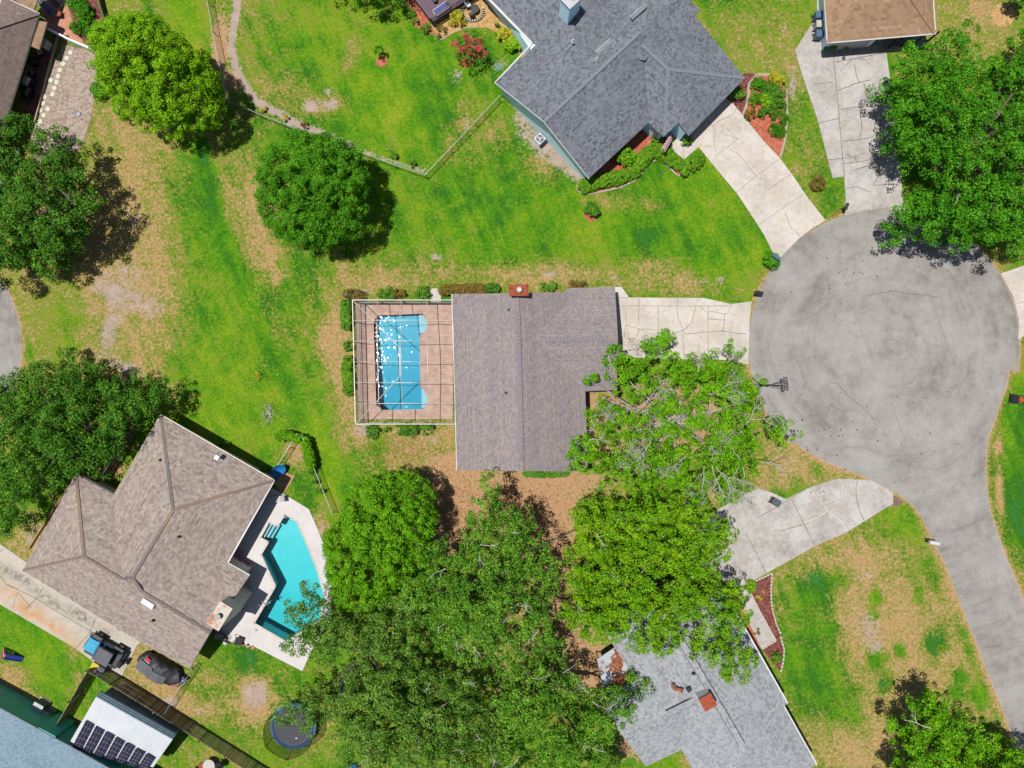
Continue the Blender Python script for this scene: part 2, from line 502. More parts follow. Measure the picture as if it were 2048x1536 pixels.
POOL1 = [(745.8, 641), (754.5, 629.5), (844, 626)] + [(845, 626), (851, 632), (855, 642), (856, 652), (853, 662), (848, 668), (841, 671), (842.6, 774)] + [(848, 777), (854, 785), (857, 796), (855, 808), (850, 816), (846, 820), (763.6, 821.5), (751, 810)]
POOL2 = [(570, 1028), (594, 1042), (616, 1092), (637, 1146), (649, 1190), (641, 1240), (572, 1283), (508, 1246), (551, 1172), (522, 1109), (537, 1084), (521, 1075), (538, 1044), (555, 1052)]
DECK2 = [(530, 968), (575, 992), (618, 1018), (634, 1054), (651, 1097), (664, 1160), (662, 1235), (622, 1303), (605, 1342), (508, 1292), (466, 1285), (436, 1272), (420, 1240), (470, 1100), (500, 1010)]

def inside(px, py, poly):
    c = np.zeros(px.shape, bool); n = len(poly)
    for i in range(n):
        x1, y1 = poly[i]; x2, y2 = poly[(i + 1) % n]
        if y1 == y2: continue
        k = ((y1 > py) != (y2 > py)) & (px < (x2 - x1) * (py - y1) / (y2 - y1) + x1)
        c ^= k
    return c
def seg_dist(px, py, poly, closed=True):
    d = np.full(px.shape, 1e9); n = len(poly)
    for i in range(n if closed else n - 1):
        x1, y1 = poly[i]; x2, y2 = poly[(i + 1) % n]
        dx, dy = x2 - x1, y2 - y1
        t = np.clip(((px - x1) * dx + (py - y1) * dy) / (dx * dx + dy * dy + 1e-9), 0, 1)
        d = np.minimum(d, np.hypot(px - x1 - t * dx, py - y1 - t * dy))
    return d

def build_ground():
    st = 5.0                                     # photo pixels per grid cell (0.24 m)
    xs = np.concatenate([[-12000, -5000, -2000, -900], np.arange(-300, 2350.1, st), [2950, 4050, 7050, 14050]])
    ys = np.concatenate([[-12000, -5000, -2000, -900], np.arange(-300, 1840.1, st), [2440, 3540, 6540, 13540]])
    X, Y = np.meshgrid(xs, ys)
    nx, ny = len(xs), len(ys)
    dry = np.full(X.shape, .36); sand = np.zeros(X.shape); litter = np.zeros(X.shape); tone = np.zeros(X.shape)
    def blob(F, cx, cy, rx, ry, v, rot=0, p=2):
        c, s = math.cos(math.radians(rot)), math.sin(math.radians(rot))
        u = ((X - cx) * c + (Y - cy) * s) / rx; w = (-(X - cx) * s + (Y - cy) * c) / ry
        g = np.exp(-((u * u + w * w) ** (p / 2)))
        F += (v - F) * g
    def stroke(F, pts, r, v):
        g = np.exp(-(seg_dist(X, Y, pts, False) / r) ** 2)
        F += (v - F) * g
    for a in [  # drier or greener ground: px, py, rx, ry, dryness, turn
        (260, 480, 220, 300, .74), (250, 560, 110, 110, .78), (300, 420, 90, 120, .7), (220, 700, 100, 90, .70), (270, 730, 90, 50, .75),
        (120, 650, 70, 90, .42), (190, 290, 60, 60, .5), (260, 270, 90, 40, .62), (415, 500, 50, 240, .3, -16), (480, 680, 80, 240, .24, -20), (420, 800, 160, 130, .2), (560, 790, 70, 160, .3, -15),
        (525, 480, 46, 190, .66, -14), (560, 600, 60, 60, .4), (600, 560, 60, 50, .25), (300, 760, 60, 26, .72, 40), (340, 790, 60, 40, .5),
        (480, 60, 60, 90, .58), (560, 110, 90, 90, .42), (720, 200, 200, 160, .14), (640, 210, 60, 26, .72), (560, 180, 70, 70, .5), (690, 60, 120, 50, .3), (700, 110, 20, 50, .55, 20), (880, 120, 60, 90, .18), (760, 300, 100, 50, .3),
        (380, 60, 40, 120, .15), (930, 250, 24, 50, .62, 10), (900, 300, 22, 40, .6), (985, 270, 30, 40, .6, 40), (960, 330, 24, 20, .55),
        (860, 510, 60, 24, .62), (960, 430, 180, 110, .2), (1060, 400, 120, 80, .2), (1090, 330, 40, 30, .6), (1000, 555, 330, 26, .66), (1120, 555, 70, 30, .74), (780, 560, 90, 22, .62), (930, 560, 100, 16, .5),
        (1350, 440, 170, 110, .16), (1240, 410, 60, 26, .6, 20), (1300, 410, 30, 16, .7), (1380, 565, 90, 26, .78), (1290, 540, 80, 30, .58), (1260, 450, 50, 40, .15), (1440, 520, 60, 60, .2), (1400, 330, 80, 60, .12),
        (1520, 60, 110, 90, .52), (1590, 260, 40, 120, .42), (1620, 330, 60, 80, .45), (1580, 150, 30, 60, .55), (1950, 60, 90, 90, .62), (1960, 20, 30, 30, .8), (1900, 100, 60, 40, .6), (2020, 510, 60, 40, .5),
        (690, 720, 36, 150, .78), (660, 680, 20, 40, .9), (700, 590, 50, 20, .55), (720, 870, 60, 30, .75), (800, 900, 120, 50, .66), (880, 890, 50, 60, .8), (640, 900, 40, 90, .25), (760, 900, 24, 34, .3), (700, 930, 30, 30, .3), (830, 960, 60, 50, .7),
        (590, 905, 22, 36, .76), (590, 990, 40, 40, .26), (640, 1030, 20, 40, .4), (640, 1065, 14, 30, .8),
        (1590, 930, 90, 50, .70, 20), (1640, 940, 40, 26, .5), (1570, 985, 60, 14, .2), (1540, 960, 40, 30, .6),
        (1760, 1280, 240, 280, .76), (1740, 1250, 90, 80, .78), (1760, 1180, 80, 60, .66), (1640, 1370, 62, 104, .12), (1600, 1320, 50, 60, .2), (1700, 1430, 50, 60, .25), (1620, 1200, 50, 60, .24), (1640, 1160, 30, 60, .18), (1680, 1150, 26, 22, .1), (1870, 1280, 22, 40, .1), (1835, 1205, 14, 30, .15), (1750, 1197, 12, 16, .05), (1748, 1232, 10, 8, .05), (1752, 1320, 20, 20, .15), (1800, 1300, 14, 16, .1), (1775, 1370, 14, 26, .15), (1770, 1385, 14, 24, .2), (1920, 1355, 16, 12, .05), (1915, 1385, 14, 14, .05), (1958, 1390, 16, 20, .05), (1840, 1130, 40, 40, .45), (1820, 1040, 60, 50, .26), (1870, 1140, 26, 60, .4), (1930, 1270, 16, 70, .3, -22), (1990, 1400, 12, 60, .5, -22), (1660, 1260, 20, 16, .1), (1632, 1265, 16, 14, .1), (1710, 1120, 60, 26, .78), (1900, 1210, 30, 60, .68), (1830, 1240, 40, 40, .7), (1790, 1400, 70, 40, .66), (1700, 1500, 90, 50, .74), (1600, 1490, 60, 60, .6), (1630, 1120, 60, 30, .6),
        (2050, 900, 60, 260, .06), (1997, 890, 8, 26, .85, 5), (2000, 985, 9, 55, .95, -4), (2040, 1130, 14, 70, .4, -20), (2040, 720, 20, 60, .2),
        (90, 1270, 110, 70, .10, 30), (140, 1350, 60, 40, .14), (20, 1365, 36, 40, .8), (60, 1400, 40, 16, .72, 30), (150, 1300, 16, 36, .55), (160, 1360, 22, 26, .6), (130, 1440, 20, 20, .5), (160, 1440, 40, 60, .4),
        (450, 1330, 90, 70, .30), (420, 1360, 50, 30, .52), (510, 1410, 46, 44, 1.0), (505, 1375, 24, 24, .9), (420, 1420, 30, 26, .75), (560, 1490, 40, 50, .3), (640, 1480, 40, 30, .5), (330, 1420, 60, 30, .85), (300, 1330, 60, 50, .8, 30), (330, 1380, 50, 24, .8, 35), (420, 1510, 50, 30, .5), (390, 1480, 40, 30, .35), (30, 1085, 50, 30, .66), (60, 1090, 30, 60, .7),
        (360, 900, 90, 30, .08, 30), (450, 950, 60, 30, .1, 30), (660, 1440, 60, 60, .45), (1100, 1180, 80, 160, .62), (1340, 1525, 26, 24, .25), (1376, 1520, 10, 20, .7),
    ]: blob(dry, *a)
    stroke(dry, [(395, 290), (420, 400), (460, 520), (520, 660), (600, 820), (690, 980)], 15, -.05)
    stroke(tone, [(400, 300), (425, 400), (465, 520), (525, 660), (605, 820), (690, 980)], 15, -.95)
    stroke(dry, [(500, 360), (520, 460), (555, 560)], 12, .7)
    stroke(dry, [(620, 880), (650, 940), (690, 1000)], 14, .1)
    for a in [(230, 585, 60, 30, .9, 20), (250, 540, 50, 40, .55), (300, 610, 40, 40, .6), (220, 660, 26, 60, .75, 15), (250, 735, 60, 20, .7, 20), (265, 440, 40, 30, .5), (622, 212, 20, 14, 1), (662, 210, 16, 13, 1), (655, 182, 20, 10, .6), (870, 515, 24, 8, .7),
              (1050, 235, 34, 26, .8, 40), (1085, 290, 30, 26, .8), (1120, 320, 40, 22, .9, 40), (1160, 352, 22, 16, .9), (1060, 270, 26, 26, .7), (1000, 130, 26, 18, .6), (915, 150, 14, 24, .6), (935, 255, 10, 30, .5), (720, 585, 26, 9, .9), (735, 860, 40, 18, .8), (1100, 548, 20, 8, .9), (1230, 555, 8, 6, .9), (1440, 557, 8, 8, 1), (1445, 563, 8, 4, .9),
              (1740, 1265, 34, 40, .62, 20), (1730, 1240, 22, 18, .6), (1752, 1298, 16, 12, .75), (1735, 1150, 30, 16, .5), (505, 1395, 34, 34, .7), (515, 1385, 22, 26, .8), (340, 1405, 26, 12, .9), (400, 1424, 16, 12, .6), (300, 1320, 24, 30, .5), (60, 1078, 16, 30, .7), (600, 915, 12, 14, .6), (1585, 170, 12, 50, .7), (1568, 60, 8, 18, .5), (645, 1060, 8, 26, .6),
              (1395, 565, 60, 18, .45), (690, 590, 20, 8, .6), (860, 880, 40, 16, .5), (620, 1290, 20, 10, .4), (80, 1060, 40, 30, .5)]: blob(sand, *a)
    stroke(sand, [(475, -20), (470, 40), (462, 90), (470, 130), (490, 170), (515, 205), (545, 220), (590, 245), (640, 268), (700, 292)], 11, .95)
    stroke(sand, [(700, 292), (735, 305), (790, 325), (850, 343)], 8, .6)
    for a in [(1010, 1010, 170, 70, .72), (1060, 980, 120, 40, .78), (900, 990, 60, 80, .66), (930, 930, 90, 30, .75), (1090, 1080, 60, 80, .9), (1110, 1180, 60, 90, .8), (1130, 1280, 60, 60, .8), (880, 1060, 60, 60, .9), (440, 90, 24, 90, .8), (470, 160, 26, 40, .7), (1190, 850, 60, 90, .9), (1340, 840, 150, 110, .75), (1190, 950, 60, 20, .7), (1000, 1300, 200, 200, .5), (800, 1350, 200, 120, .35), (1200, 1340, 60, 60, .8), (1260, 1490, 40, 40, .7), (820, 865, 70, 8, .7), (230, 930, 40, 40, .6), (1420, 990, 80, 40, .5)]: blob(litter, *a)
    for a in [(1010, 1000, 200, 90, .62), (860, 930, 100, 60, .6)]: blob(dry, *a)
    for a in [(110, 640, 90, 90, .7), (800, 220, 90, 80, .55), (760, 100, 80, 40, .5), (380, 60, 60, 100, .5), (660, 60, 80, 80, .4), (620, 120, 90, 70, .3), (600, 190, 80, 60, -.3), (880, 200, 40, 90, -.4), (1050, 330, 120, 60, -.5), (960, 380, 90, 50, -.3), (1220, 480, 70, 60, .7), (1350, 420, 120, 60, .2), (1400, 350, 60, 60, .1), (1290, 470, 60, 50, -.6), (1250, 360, 40, 30, -.3), (440, 620, 60, 160, .2), (430, 830, 130, 90, .55), (560, 850, 80, 60, .2), (400, 900, 60, 30, .4), (660, 960, 30, 60, .9), (640, 900, 40, 60, .4), (2040, 1000, 60, 200, -.75), (2040, 740, 30, 40, .3), (90, 1300, 90, 60, .1), (80, 1340, 40, 30, .6), (1640, 1370, 80, 130, -.55), (1640, 1170, 40, 70, -.95), (1870, 1285, 26, 44, -1), (1680, 1260, 30, 40, -.9), (1820, 1040, 60, 60, .25), (1700, 570, 200, 60, .4), (1500, 540, 60, 60, .5), (1540, 80, 100, 90, .4), (1950, 60, 90, 80, .7), (640, 520, 90, 60, -.4), (520, 240, 60, 40, -.6), (540, 560, 90, 120, -.2), (460, 1330, 90, 60, -.5), (480, 1480, 100, 30, -.2), (590, 980, 40, 60, -.6)]: blob(tone, *a)
    # worn tan rim where turf meets the asphalt
    for poly, w in ((road_px, 9), (left_px, 7)):
        e = np.exp(-(seg_dist(X, Y, poly) / w) ** 2)
        dry += (.85 - dry) * e * .75
    hole = np.zeros(((ny - 1), (nx - 1)), bool)
    CX = (X[:-1, :-1] + X[1:, 1:]) / 2; CY = (Y[:-1, :-1] + Y[1:, 1:]) / 2
    for P in (POOL1, POOL2):
        hole |= inside(CX, CY, P) | (seg_dist(CX, CY, P) < 5.5)
    co = np.zeros((nx * ny, 3), np.float32)
    co[:, 0] = (X.ravel() - 1024) * K; co[:, 1] = (768 - Y.ravel()) * K
    idx = np.arange(nx * ny).reshape(ny, nx)
    q = np.stack([idx[1:, :-1], idx[1:, 1:], idx[:-1, 1:], idx[:-1, :-1]], -1)[~hole]
    me = bpy.data.meshes.new('lawn')
    me.vertices.add(len(co)); me.vertices.foreach_set('co', co.ravel())
    me.loops.add(q.size); me.loops.foreach_set('vertex_index', q.ravel().astype(np.int32))
    me.polygons.add(len(q)); me.polygons.foreach_set('loop_start', np.arange(0, q.size, 4, dtype=np.int32))
    for n, F in (('dry', dry), ('sand', sand), ('litter', litter), ('tone', tone)):
        a = me.attributes.new(n, 'FLOAT', 'POINT'); a.data.foreach_set('value', F.ravel().astype(np.float32))
    me.update(); me.validate()
    t = NT('lawn_turf')
    n1 = t.noise(.18, 4, .6); n2 = t.noise(.9, 5, .62); n3 = t.noise(3.6, 4, .68); n4 = t.noise(13, 3, .7); n5 = t.noise(.5, 4, .6, dist=.4); n6 = t.noise(5.5, 3, .6)
    mp = t.node('ShaderNodeMapping'); mp.inputs['Scale'].default_value = (1.0, .10, 1)
    mr = t.node('ShaderNodeMapping'); mr.inputs['Rotation'].default_value = (0, 0, math.radians(-23)); t.ln(t.coord(), mr.inputs['Vector']); t.ln(mr.outputs[0], mp.inputs['Vector'])
    ns = t.noise(.95, 4, .62, vec=mp.outputs[0])
    def cen(n, k): return t.math('MULTIPLY', t.math('SUBTRACT', n, .5), k)
    def add(*a):
        r = a[0]
        for b in a[1:]: r = t.math('ADD', r, b)
        return r
    tn = add(t.math('MULTIPLY', t.attr('tone'), .34), cen(n1, .7), cen(n5, .9), cen(n3, .45), cen(ns, .75), .53)
    green = t.ramp(tn, [(.04, A(60, 142, 66)), (.26, A(62, 124, 26)), (.48, A(92, 154, 22)), (.7, A(128, 170, 28)), (.95, A(162, 180, 46))])
    fine = t.rng(add(t.math('MULTIPLY', n4, .65), t.math('MULTIPLY', n3, .35)), .33, .67, .45, 1.5, smooth=False)
    green = t.mix(1.0, green, fine, 'MULTIPLY')
    tan = t.ramp(add(t.math('MULTIPLY', n3, .5), t.math('MULTIPLY', n4, .5)), [(.3, A(140, 108, 62)), (.48, A(196, 160, 106)), (.66, A(228, 200, 146))])
    olive = t.ramp(n4, [(.32, A(92, 110, 22)), (.66, A(178, 182, 76))])
    dv = add(t.attr('dry'), cen(ns, .45), cen(n1, .4), cen(n2, .75), cen(n3, .95), cen(n4, .6))
    c = t.mix(t.rng(dv, .30, .56), green, olive)
    c = t.mix(t.rng(dv, .47, .76), c, tan)
    c = t.mix(t.math('MULTIPLY', t.rng(n6, .60, .68), t.rng(dv, .45, .6, 0, .75)), c, t.ramp(n4, [(.3, A(54, 104, 20)), (.7, A(96, 146, 40))]))
    lit = t.ramp(add(t.math('MULTIPLY', n4, .6), t.math('MULTIPLY', n3, .4)), [(.3, A(140, 104, 70)), (.43, A(198, 154, 112)), (.58, A(218, 178, 136)), (.75, A(232, 204, 170))])
    c = t.mix(t.rng(add(t.attr('litter'), cen(n2, .6), cen(n3, .8)), .38, .62), c, lit)
    c = t.mix(t.math('MULTIPLY', t.rng(n6, .58, .67), t.rng(t.attr('litter'), .5, .7, 0, .55)), c, t.ramp(n4, [(.3, A(96, 120, 50)), (.7, A(150, 164, 90))]))
    snd = t.ramp(add(t.math('MULTIPLY', n4, .6), t.math('MULTIPLY', n2, .4)), [(.3, A(168, 142, 122)), (.55, A(206, 184, 168)), (.7, A(226, 210, 198))])
    c = t.mix(t.rng(add(t.attr('sand'), cen(n2, .7), cen(n3, 1.2), cen(n4, .8)), .40, .72), c, snd)
    t.bump(add(n4, t.math('MULTIPLY', n3, .8)), .55, .12)
    t.base(c, .95, .1)
    me.materials.append(t.mat)
    o = bpy.data.objects.new('lawn', me); COL.objects.link(o)
    tag(o, 'patchy green lawn with tan dry spots between the houses', 'ground', kind='structure')
build_ground()

# ------------------------------------------------------------------ asphalt
def asphalt():
    t = NT('asphalt_weathered')
    c0 = W(1768, 690)
    p = t.node('ShaderNodeVectorMath', operation='SUBTRACT'); t.ln(t.coord(), p.inputs[0]); p.inputs[1].default_value = c0
    sp = t.node('ShaderNodeSeparateXYZ'); t.ln(p.outputs[0], sp.inputs[0])
    ang = t.math('ARCTAN2', sp.outputs[1], sp.outputs[0])
    ln = t.node('ShaderNodeVectorMath', operation='LENGTH'); t.ln(p.outputs[0], ln.inputs[0])
    cb = t.node('ShaderNodeCombineXYZ')
    t.ln(t.math('MULTIPLY', t.math('SINE', ang), 1.1), cb.inputs[0]); t.ln(t.math('MULTIPLY', t.math('COSINE', ang), 1.1), cb.inputs[1])
    t.ln(t.math('MULTIPLY', ln.outputs['Value'], .8), cb.inputs[2])
    sw = t.noise(1.0, 5, .62, vec=cb.outputs[0], dist=.8)
    n1 = t.noise(.16, 6, .62); n2 = t.noise(.9, 6, .7); n3 = t.noise(13, 3, .7)
    f = t.math('ADD', t.math('MULTIPLY', n1, .5), t.math('ADD', t.math('MULTIPLY', sw, .2), t.math('MULTIPLY', n2, .3)))
    c = t.ramp(f, [(.39, A(134, 125, 118)), (.49, A(170, 164, 158)), (.58, A(188, 183, 178))])
    c = t.mix(t.rng(t.noise(.45, 8, .72, dist=.8), .58, .74, 0, .5), c, A(128, 118, 112))
    cb2 = t.node('ShaderNodeCombineXYZ')
    t.ln(t.math('MULTIPLY', ang, .7), cb2.inputs[0]); t.ln(t.math('ADD', t.math('MULTIPLY', ln.outputs['Value'], 1.5), t.math('MULTIPLY', n1, 6.0)), cb2.inputs[1])
    arc_ = t.noise(1.0, 3, .6, vec=cb2.outputs[0], dist=.3)
    c = t.mix(t.math('MULTIPLY', t.rng(arc_, .56, .7, 0, .55), t.rng(t.noise(.13, 3, .5), .42, .62)), c, A(132, 124, 120))
    st_ = t.node('ShaderNodeMapping'); st_.inputs['Scale'].default_value = (1.3, .07, 1)
    sr_ = t.node('ShaderNodeMapping'); sr_.inputs['Rotation'].default_value = (0, 0, math.radians(-20)); t.ln(t.coord(), sr_.inputs['Vector']); t.ln(sr_.outputs[0], st_.inputs['Vector'])
    c = t.mix(t.rng(t.noise(1.0, 4, .6, vec=st_.outputs[0]), .58, .72, 0, .4), c, A(146, 138, 134))
    c = t.mix(t.rng(t.noise(3.2, 4, .8), .70, .76, 0, .6), c, A(84, 78, 76))
    c = t.mix(.2, c, t.ramp(n3, [(.32, A(124, 119, 116)), (.68, A(214, 210, 207))]))
    t.bump(n3, .3, .01)
    return t.base(c, .9, .2)
M['asphalt'] = asphalt()
M['kerb_edge'] = plain('road_edge_dirt', A(206, 172, 140), .9, .25, 3)
b = MB(); b.prism(xy(*road_px), -.3, .02)
cr = lambda w, *p: b.line([W(*q) for q in p], w, .024, 1)
cr(.05, (1735, 592), (1760, 586), (1790, 583), (1820, 588), (1850, 590), (1885, 596))
cr(.05, (1660, 765), (1676, 768), (1692, 788), (1725, 815), (1750, 840))
rs = random.Random(5)
for i in range(70):
    x, y = (rs.gauss(1640, 30), rs.gauss(870, 26)) if i < 26 else (rs.gauss(1700, 55), rs.gauss(560, 40)) if i < 48 else (rs.gauss(1800, 110), rs.gauss(850, 90))
    b.prism([W(x + r * math.cos(a), y + r * math.sin(a)) for a, r in [(k * 1.05, rs.uniform(.7, 2.6)) for k in range(6)]], .026, .026, 2)
road = tag(b.build('road', [M['asphalt'], plain('tar_crack', A(120, 112, 106), .9, .3), plain('oil_spot', A(92, 88, 88), .7, .3)]), 'grey asphalt cul de sac with a road leaving to the south', 'road', kind='structure')
b = MB(); b.prism(xy(*left_px), -.3, .02)
tag(b.build('road', M['asphalt']), 'grey asphalt circle cut off at the left edge', 'road', kind='structure')
b = MB()
for pts in (ROAD_L[1:], ROAD_R[:-1], CIRC[-14:] ):
    b.line([W(*q) for q in pts], .16, .012)
b.line([W(*q) for q in left_px[:9]], .22, .012); b.line([W(*q) for q in left_px[-9:]], .22, .012)
tag(b.build('road_edge', M['kerb_edge']), 'worn sandy strip along the asphalt edge', 'road edge', kind='structure')

# fallen leaves and weeds: too many to count
def scatter_stuff(name, label, cat, mat, areas, n, size, seed, zj=.05):
    r = np.random.default_rng(seed); vs = []; fs = []
    for cx, cy, rx, ry, w in areas:
        m = int(n * w)
        x = cx + r.normal(size=m) * rx; y = cy + r.normal(size=m) * ry
        for i in range(m):
            p = W(x[i], y[i]); a = r.uniform(0, 6.28); l = size * r.uniform(.6, 1.4); z = r.uniform(.01, zj); t_ = r.uniform(-.35, .35)
            c, s = math.cos(a) * l / 2, math.sin(a) * l / 2; k = len(vs)
            vs += [(p.x - c, p.y - s, z + t_ * l * .3), (p.x + s * .5, p.y - c * .5, z + .02), (p.x + c, p.y + s, z - t_ * l * .3 + .02), (p.x - s * .5, p.y + c * .5, z + .02)]; fs.append((k, k + 1, k + 2, k + 3))
    b = MB(); b.add(vs, fs)
    return tag(b.build(name, M[mat]), label, cat, kind='stuff')
scatter_stuff('leaf_litter', 'dry brown leaves strewn over the bare yard south of the central house', 'leaf litter', 'leaf_brown', [(1000, 1010, 80, 34, .55), (880, 1010, 26, 40, .15), (1100, 1150, 26, 60, .2), (800, 900, 50, 16, .1)], 3200, .13, 3)
scatter_stuff('fallen_leaves', 'pale leaves scattered on the lawn between the rounded trees and the pool cage', 'leaf litter', 'leaf_gold', [(560, 700, 40, 120, .5), (640, 560, 120, 60, .3), (300, 560, 90, 110, .2)], 420, .15, 4)
# ------------------------------------------------------------------ drives and walks
def slab(name, px, label, mat='concrete', z=.05, joints=(), cracks=(), jm='crack', patches=(), holes=(), cat='driveway', jw=.05):
    b = MB(); b.prism(xy(*px), -.15, z, holes=[xy(*h) for h in holes])
    for p in joints: b.line([W(*q) for q in p], jw, z + .004, 1)
    rr = random.Random(len(px))
    for p in cracks:
        q2 = []
        for i in range(len(p) - 1):
            n = max(2, int(math.hypot(p[i + 1][0] - p[i][0], p[i + 1][1] - p[i][1]) / 7))
            for k in range(n):
                f = k / n; j = 0 if k == 0 else 1.1
                q2.append((p[i][0] + (p[i + 1][0] - p[i][0]) * f + rr.uniform(-j, j), p[i][1] + (p[i + 1][1] - p[i][1]) * f + rr.uniform(-j, j)))
        b.line([W(*q) for q in q2 + [p[-1]]], jw * rr.uniform(.9, 1.3), z + .007, 1)
    for p in patches: b.line([W(*q) for q in p], .085, z + .01, 2)
    o = b.build(name, [M[mat], M[jm], M['crack_patch']])
    return tag(o, label, cat, kind='structure')

slab('driveway', [(1339, 293), (1372, 258), (1440, 186), (1466, 208), (1485, 230), (1525, 280), (1559, 316), (1588, 355), (1616, 397), (1651, 441), (1622, 458), (1598, 477), (1575, 500), (1556, 520), (1543, 500), (1528, 470), (1499, 425), (1473, 386), (1434, 340), (1410, 310), (1397, 294), (1366, 321)],
     'curved pale concrete driveway of the blue house', 'concrete',
     joints=[[(1473, 384), (1515, 350), (1559, 318)], [(1518, 449), (1560, 420), (1604, 390)], [(1432, 312), (1476, 278), (1458, 262), (1448, 255)], [(1366, 321), (1369, 290)]],
     cracks=[[(1413, 238), (1428, 258), (1428, 290), (1432, 312)], [(1476, 212), (1462, 232), (1438, 242), (1426, 252)], [(1446, 245), (1447, 268), (1476, 278)], [(1460, 298), (1480, 312), (1512, 352)], [(1570, 425), (1578, 450), (1600, 474)], [(1535, 380), (1560, 362), (1580, 350)], [(1410, 293), (1426, 293)]])
slab('driveway', [(1628, 39), (1612, 66), (1590, 101), (1604, 150), (1637, 247), (1665, 357), (1688, 353), (1691, 400), (1689, 432), (1730, 421), (1768, 418), (1810, 421), (1805, 400), (1799, 318), (1786, 208), (1773, 109), (1768, 88), (1790, 60), (1660, 60), (1642, 20)],
     'long weathered concrete driveway of the tan roofed house', 'concrete_grey', jm='crack_dark',
     joints=[[(1666, 112), (1674, 190), (1688, 353)], [(1680, 219), (1730, 213), (1786, 209)], [(1688, 328), (1740, 320), (1798, 314)], [(1637, 246), (1679, 237)], [(1657, 320), (1687, 317)], [(1668, 125), (1770, 106)], [(1624, 170), (1668, 164)]],
     cracks=[[(1675, 181), (1710, 168), (1740, 160)], [(1728, 167), (1732, 200), (1736, 214)], [(1720, 226), (1724, 260), (1720, 275)], [(1686, 283), (1740, 276), (1750, 268), (1748, 222)], [(1690, 308), (1706, 316), (1730, 306)], [(1710, 315), (1714, 326)], [(1710, 340), (1744, 330)], [(1692, 378), (1712, 374), (1740, 384)], [(1755, 330), (1760, 350), (1745, 370), (1800, 368)], [(1708, 130), (1712, 150), (1718, 166)], [(1690, 132), (1704, 118), (1730, 120), (1738, 128)]], jw=.055)
slab('driveway', [(1200, 574), (1243, 574), (1258, 595), (1407, 596), (1462, 608), (1503, 603), (1499, 640), (1498, 672), (1496, 729), (1462, 720), (1342, 718), (1200, 712)],
     'pale cracked concrete driveway of the central house', 'concrete',
     joints=[[(1236, 612), (1462, 612)], [(1316, 613), (1316, 717)], [(1416, 613), (1416, 718)], [(1236, 596), (1258, 596)], [(1278, 596), (1277, 650)]],
     cracks=[[(1251, 615), (1252, 650), (1248, 678)], [(1252, 650), (1278, 658), (1314, 660)], [(1278, 658), (1270, 690)], [(1251, 676), (1271, 678)], [(1354, 596), (1355, 630), (1365, 658)], [(1391, 613), (1384, 645), (1368, 660), (1340, 670)], [(1365, 660), (1368, 710)], [(1368, 668), (1440, 662), (1492, 668)], [(1416, 638), (1450, 640)], [(1418, 622), (1444, 628), (1456, 626), (1462, 608)], [(1450, 628), (1446, 664)], [(1391, 613), (1400, 613), (1416, 626)], [(1462, 668), (1463, 720)]], jw=.06)
slab('driveway', [(1400, 1050), (1425, 1025), (1470, 999), (1516, 976), (1545, 986), (1572, 998), (1611, 978), (1650, 964), (1674, 957), (1715, 959), (1740, 960), (1757, 969), (1786, 985), (1786, 1008), (1770, 1016), (1695, 1063), (1630, 1092), (1533, 1146), (1499, 1165), (1470, 1176), (1400, 1140), (1370, 1100)],
     'weathered concrete driveway with pale patched cracks leading under trees', 'concrete_grey', jm='crack_dark',
     joints=[[(1514, 1036), (1611, 979)], [(1584, 1000), (1607, 1047), (1630, 1091)], [(1492, 1066), (1532, 1146)], [(1715, 960), (1711, 975), (1713, 1000)]],
     cracks=[[(1560, 1062), (1607, 1049), (1618, 1044)], [(1713, 1000), (1722, 1030), (1728, 1040)], [(1560, 1090), (1572, 1110)]],
     patches=[[(1614, 978), (1628, 990), (1644, 1006), (1654, 1022), (1676, 1036), (1693, 1060)], [(1650, 1006), (1670, 998), (1684, 984), (1686, 966), (1676, 958)], [(1628, 990), (1648, 974)], [(1640, 1000), (1646, 986), (1650, 976)], [(1653, 1022), (1636, 1034), (1608, 1046)], [(1620, 984), (1640, 990), (1648, 982)], [(1668, 985), (1684, 988)]])
b = MB(); b.prism(xy((1774, 1010), (1787, 990), (1806, 1003), (1800, 1012)), -.02, .012)
tag(b.build('dirt', plain('driveway_tip_dirt', A(140, 112, 100), .95, .3, 4)), 'brown dirt wedge where the patched driveway meets the road', 'dirt', kind='structure')
# stained drive of the brown house
d5 = [(-120, 1010), (0, 1087), (52, 1123), (120, 1150), (215, 1240), (290, 1280), (275, 1289), (244, 1353), (203, 1335), (154, 1298), (0, 1208), (-120, 1136)]
b = MB(); b.prism(xy(*d5), -.15, .05)
for p in [[(0, 1150), (15, 1170), (36, 1178)], [(15, 1168), (75, 1198), (110, 1220), (182, 1262)], [(52, 1218), (75, 1196)], [(26, 1216), (36, 1184), (64, 1216)], [(184, 1262), (150, 1298)], [(0, 1104), (7, 1098)], [(194, 1232), (180, 1266)], [(88, 1172), (75, 1196)]]:
    b.line([W(*q) for q in p], .05, .054, 1)
o = b.build('driveway', [M['concrete_stained'], M['crack_dark']])
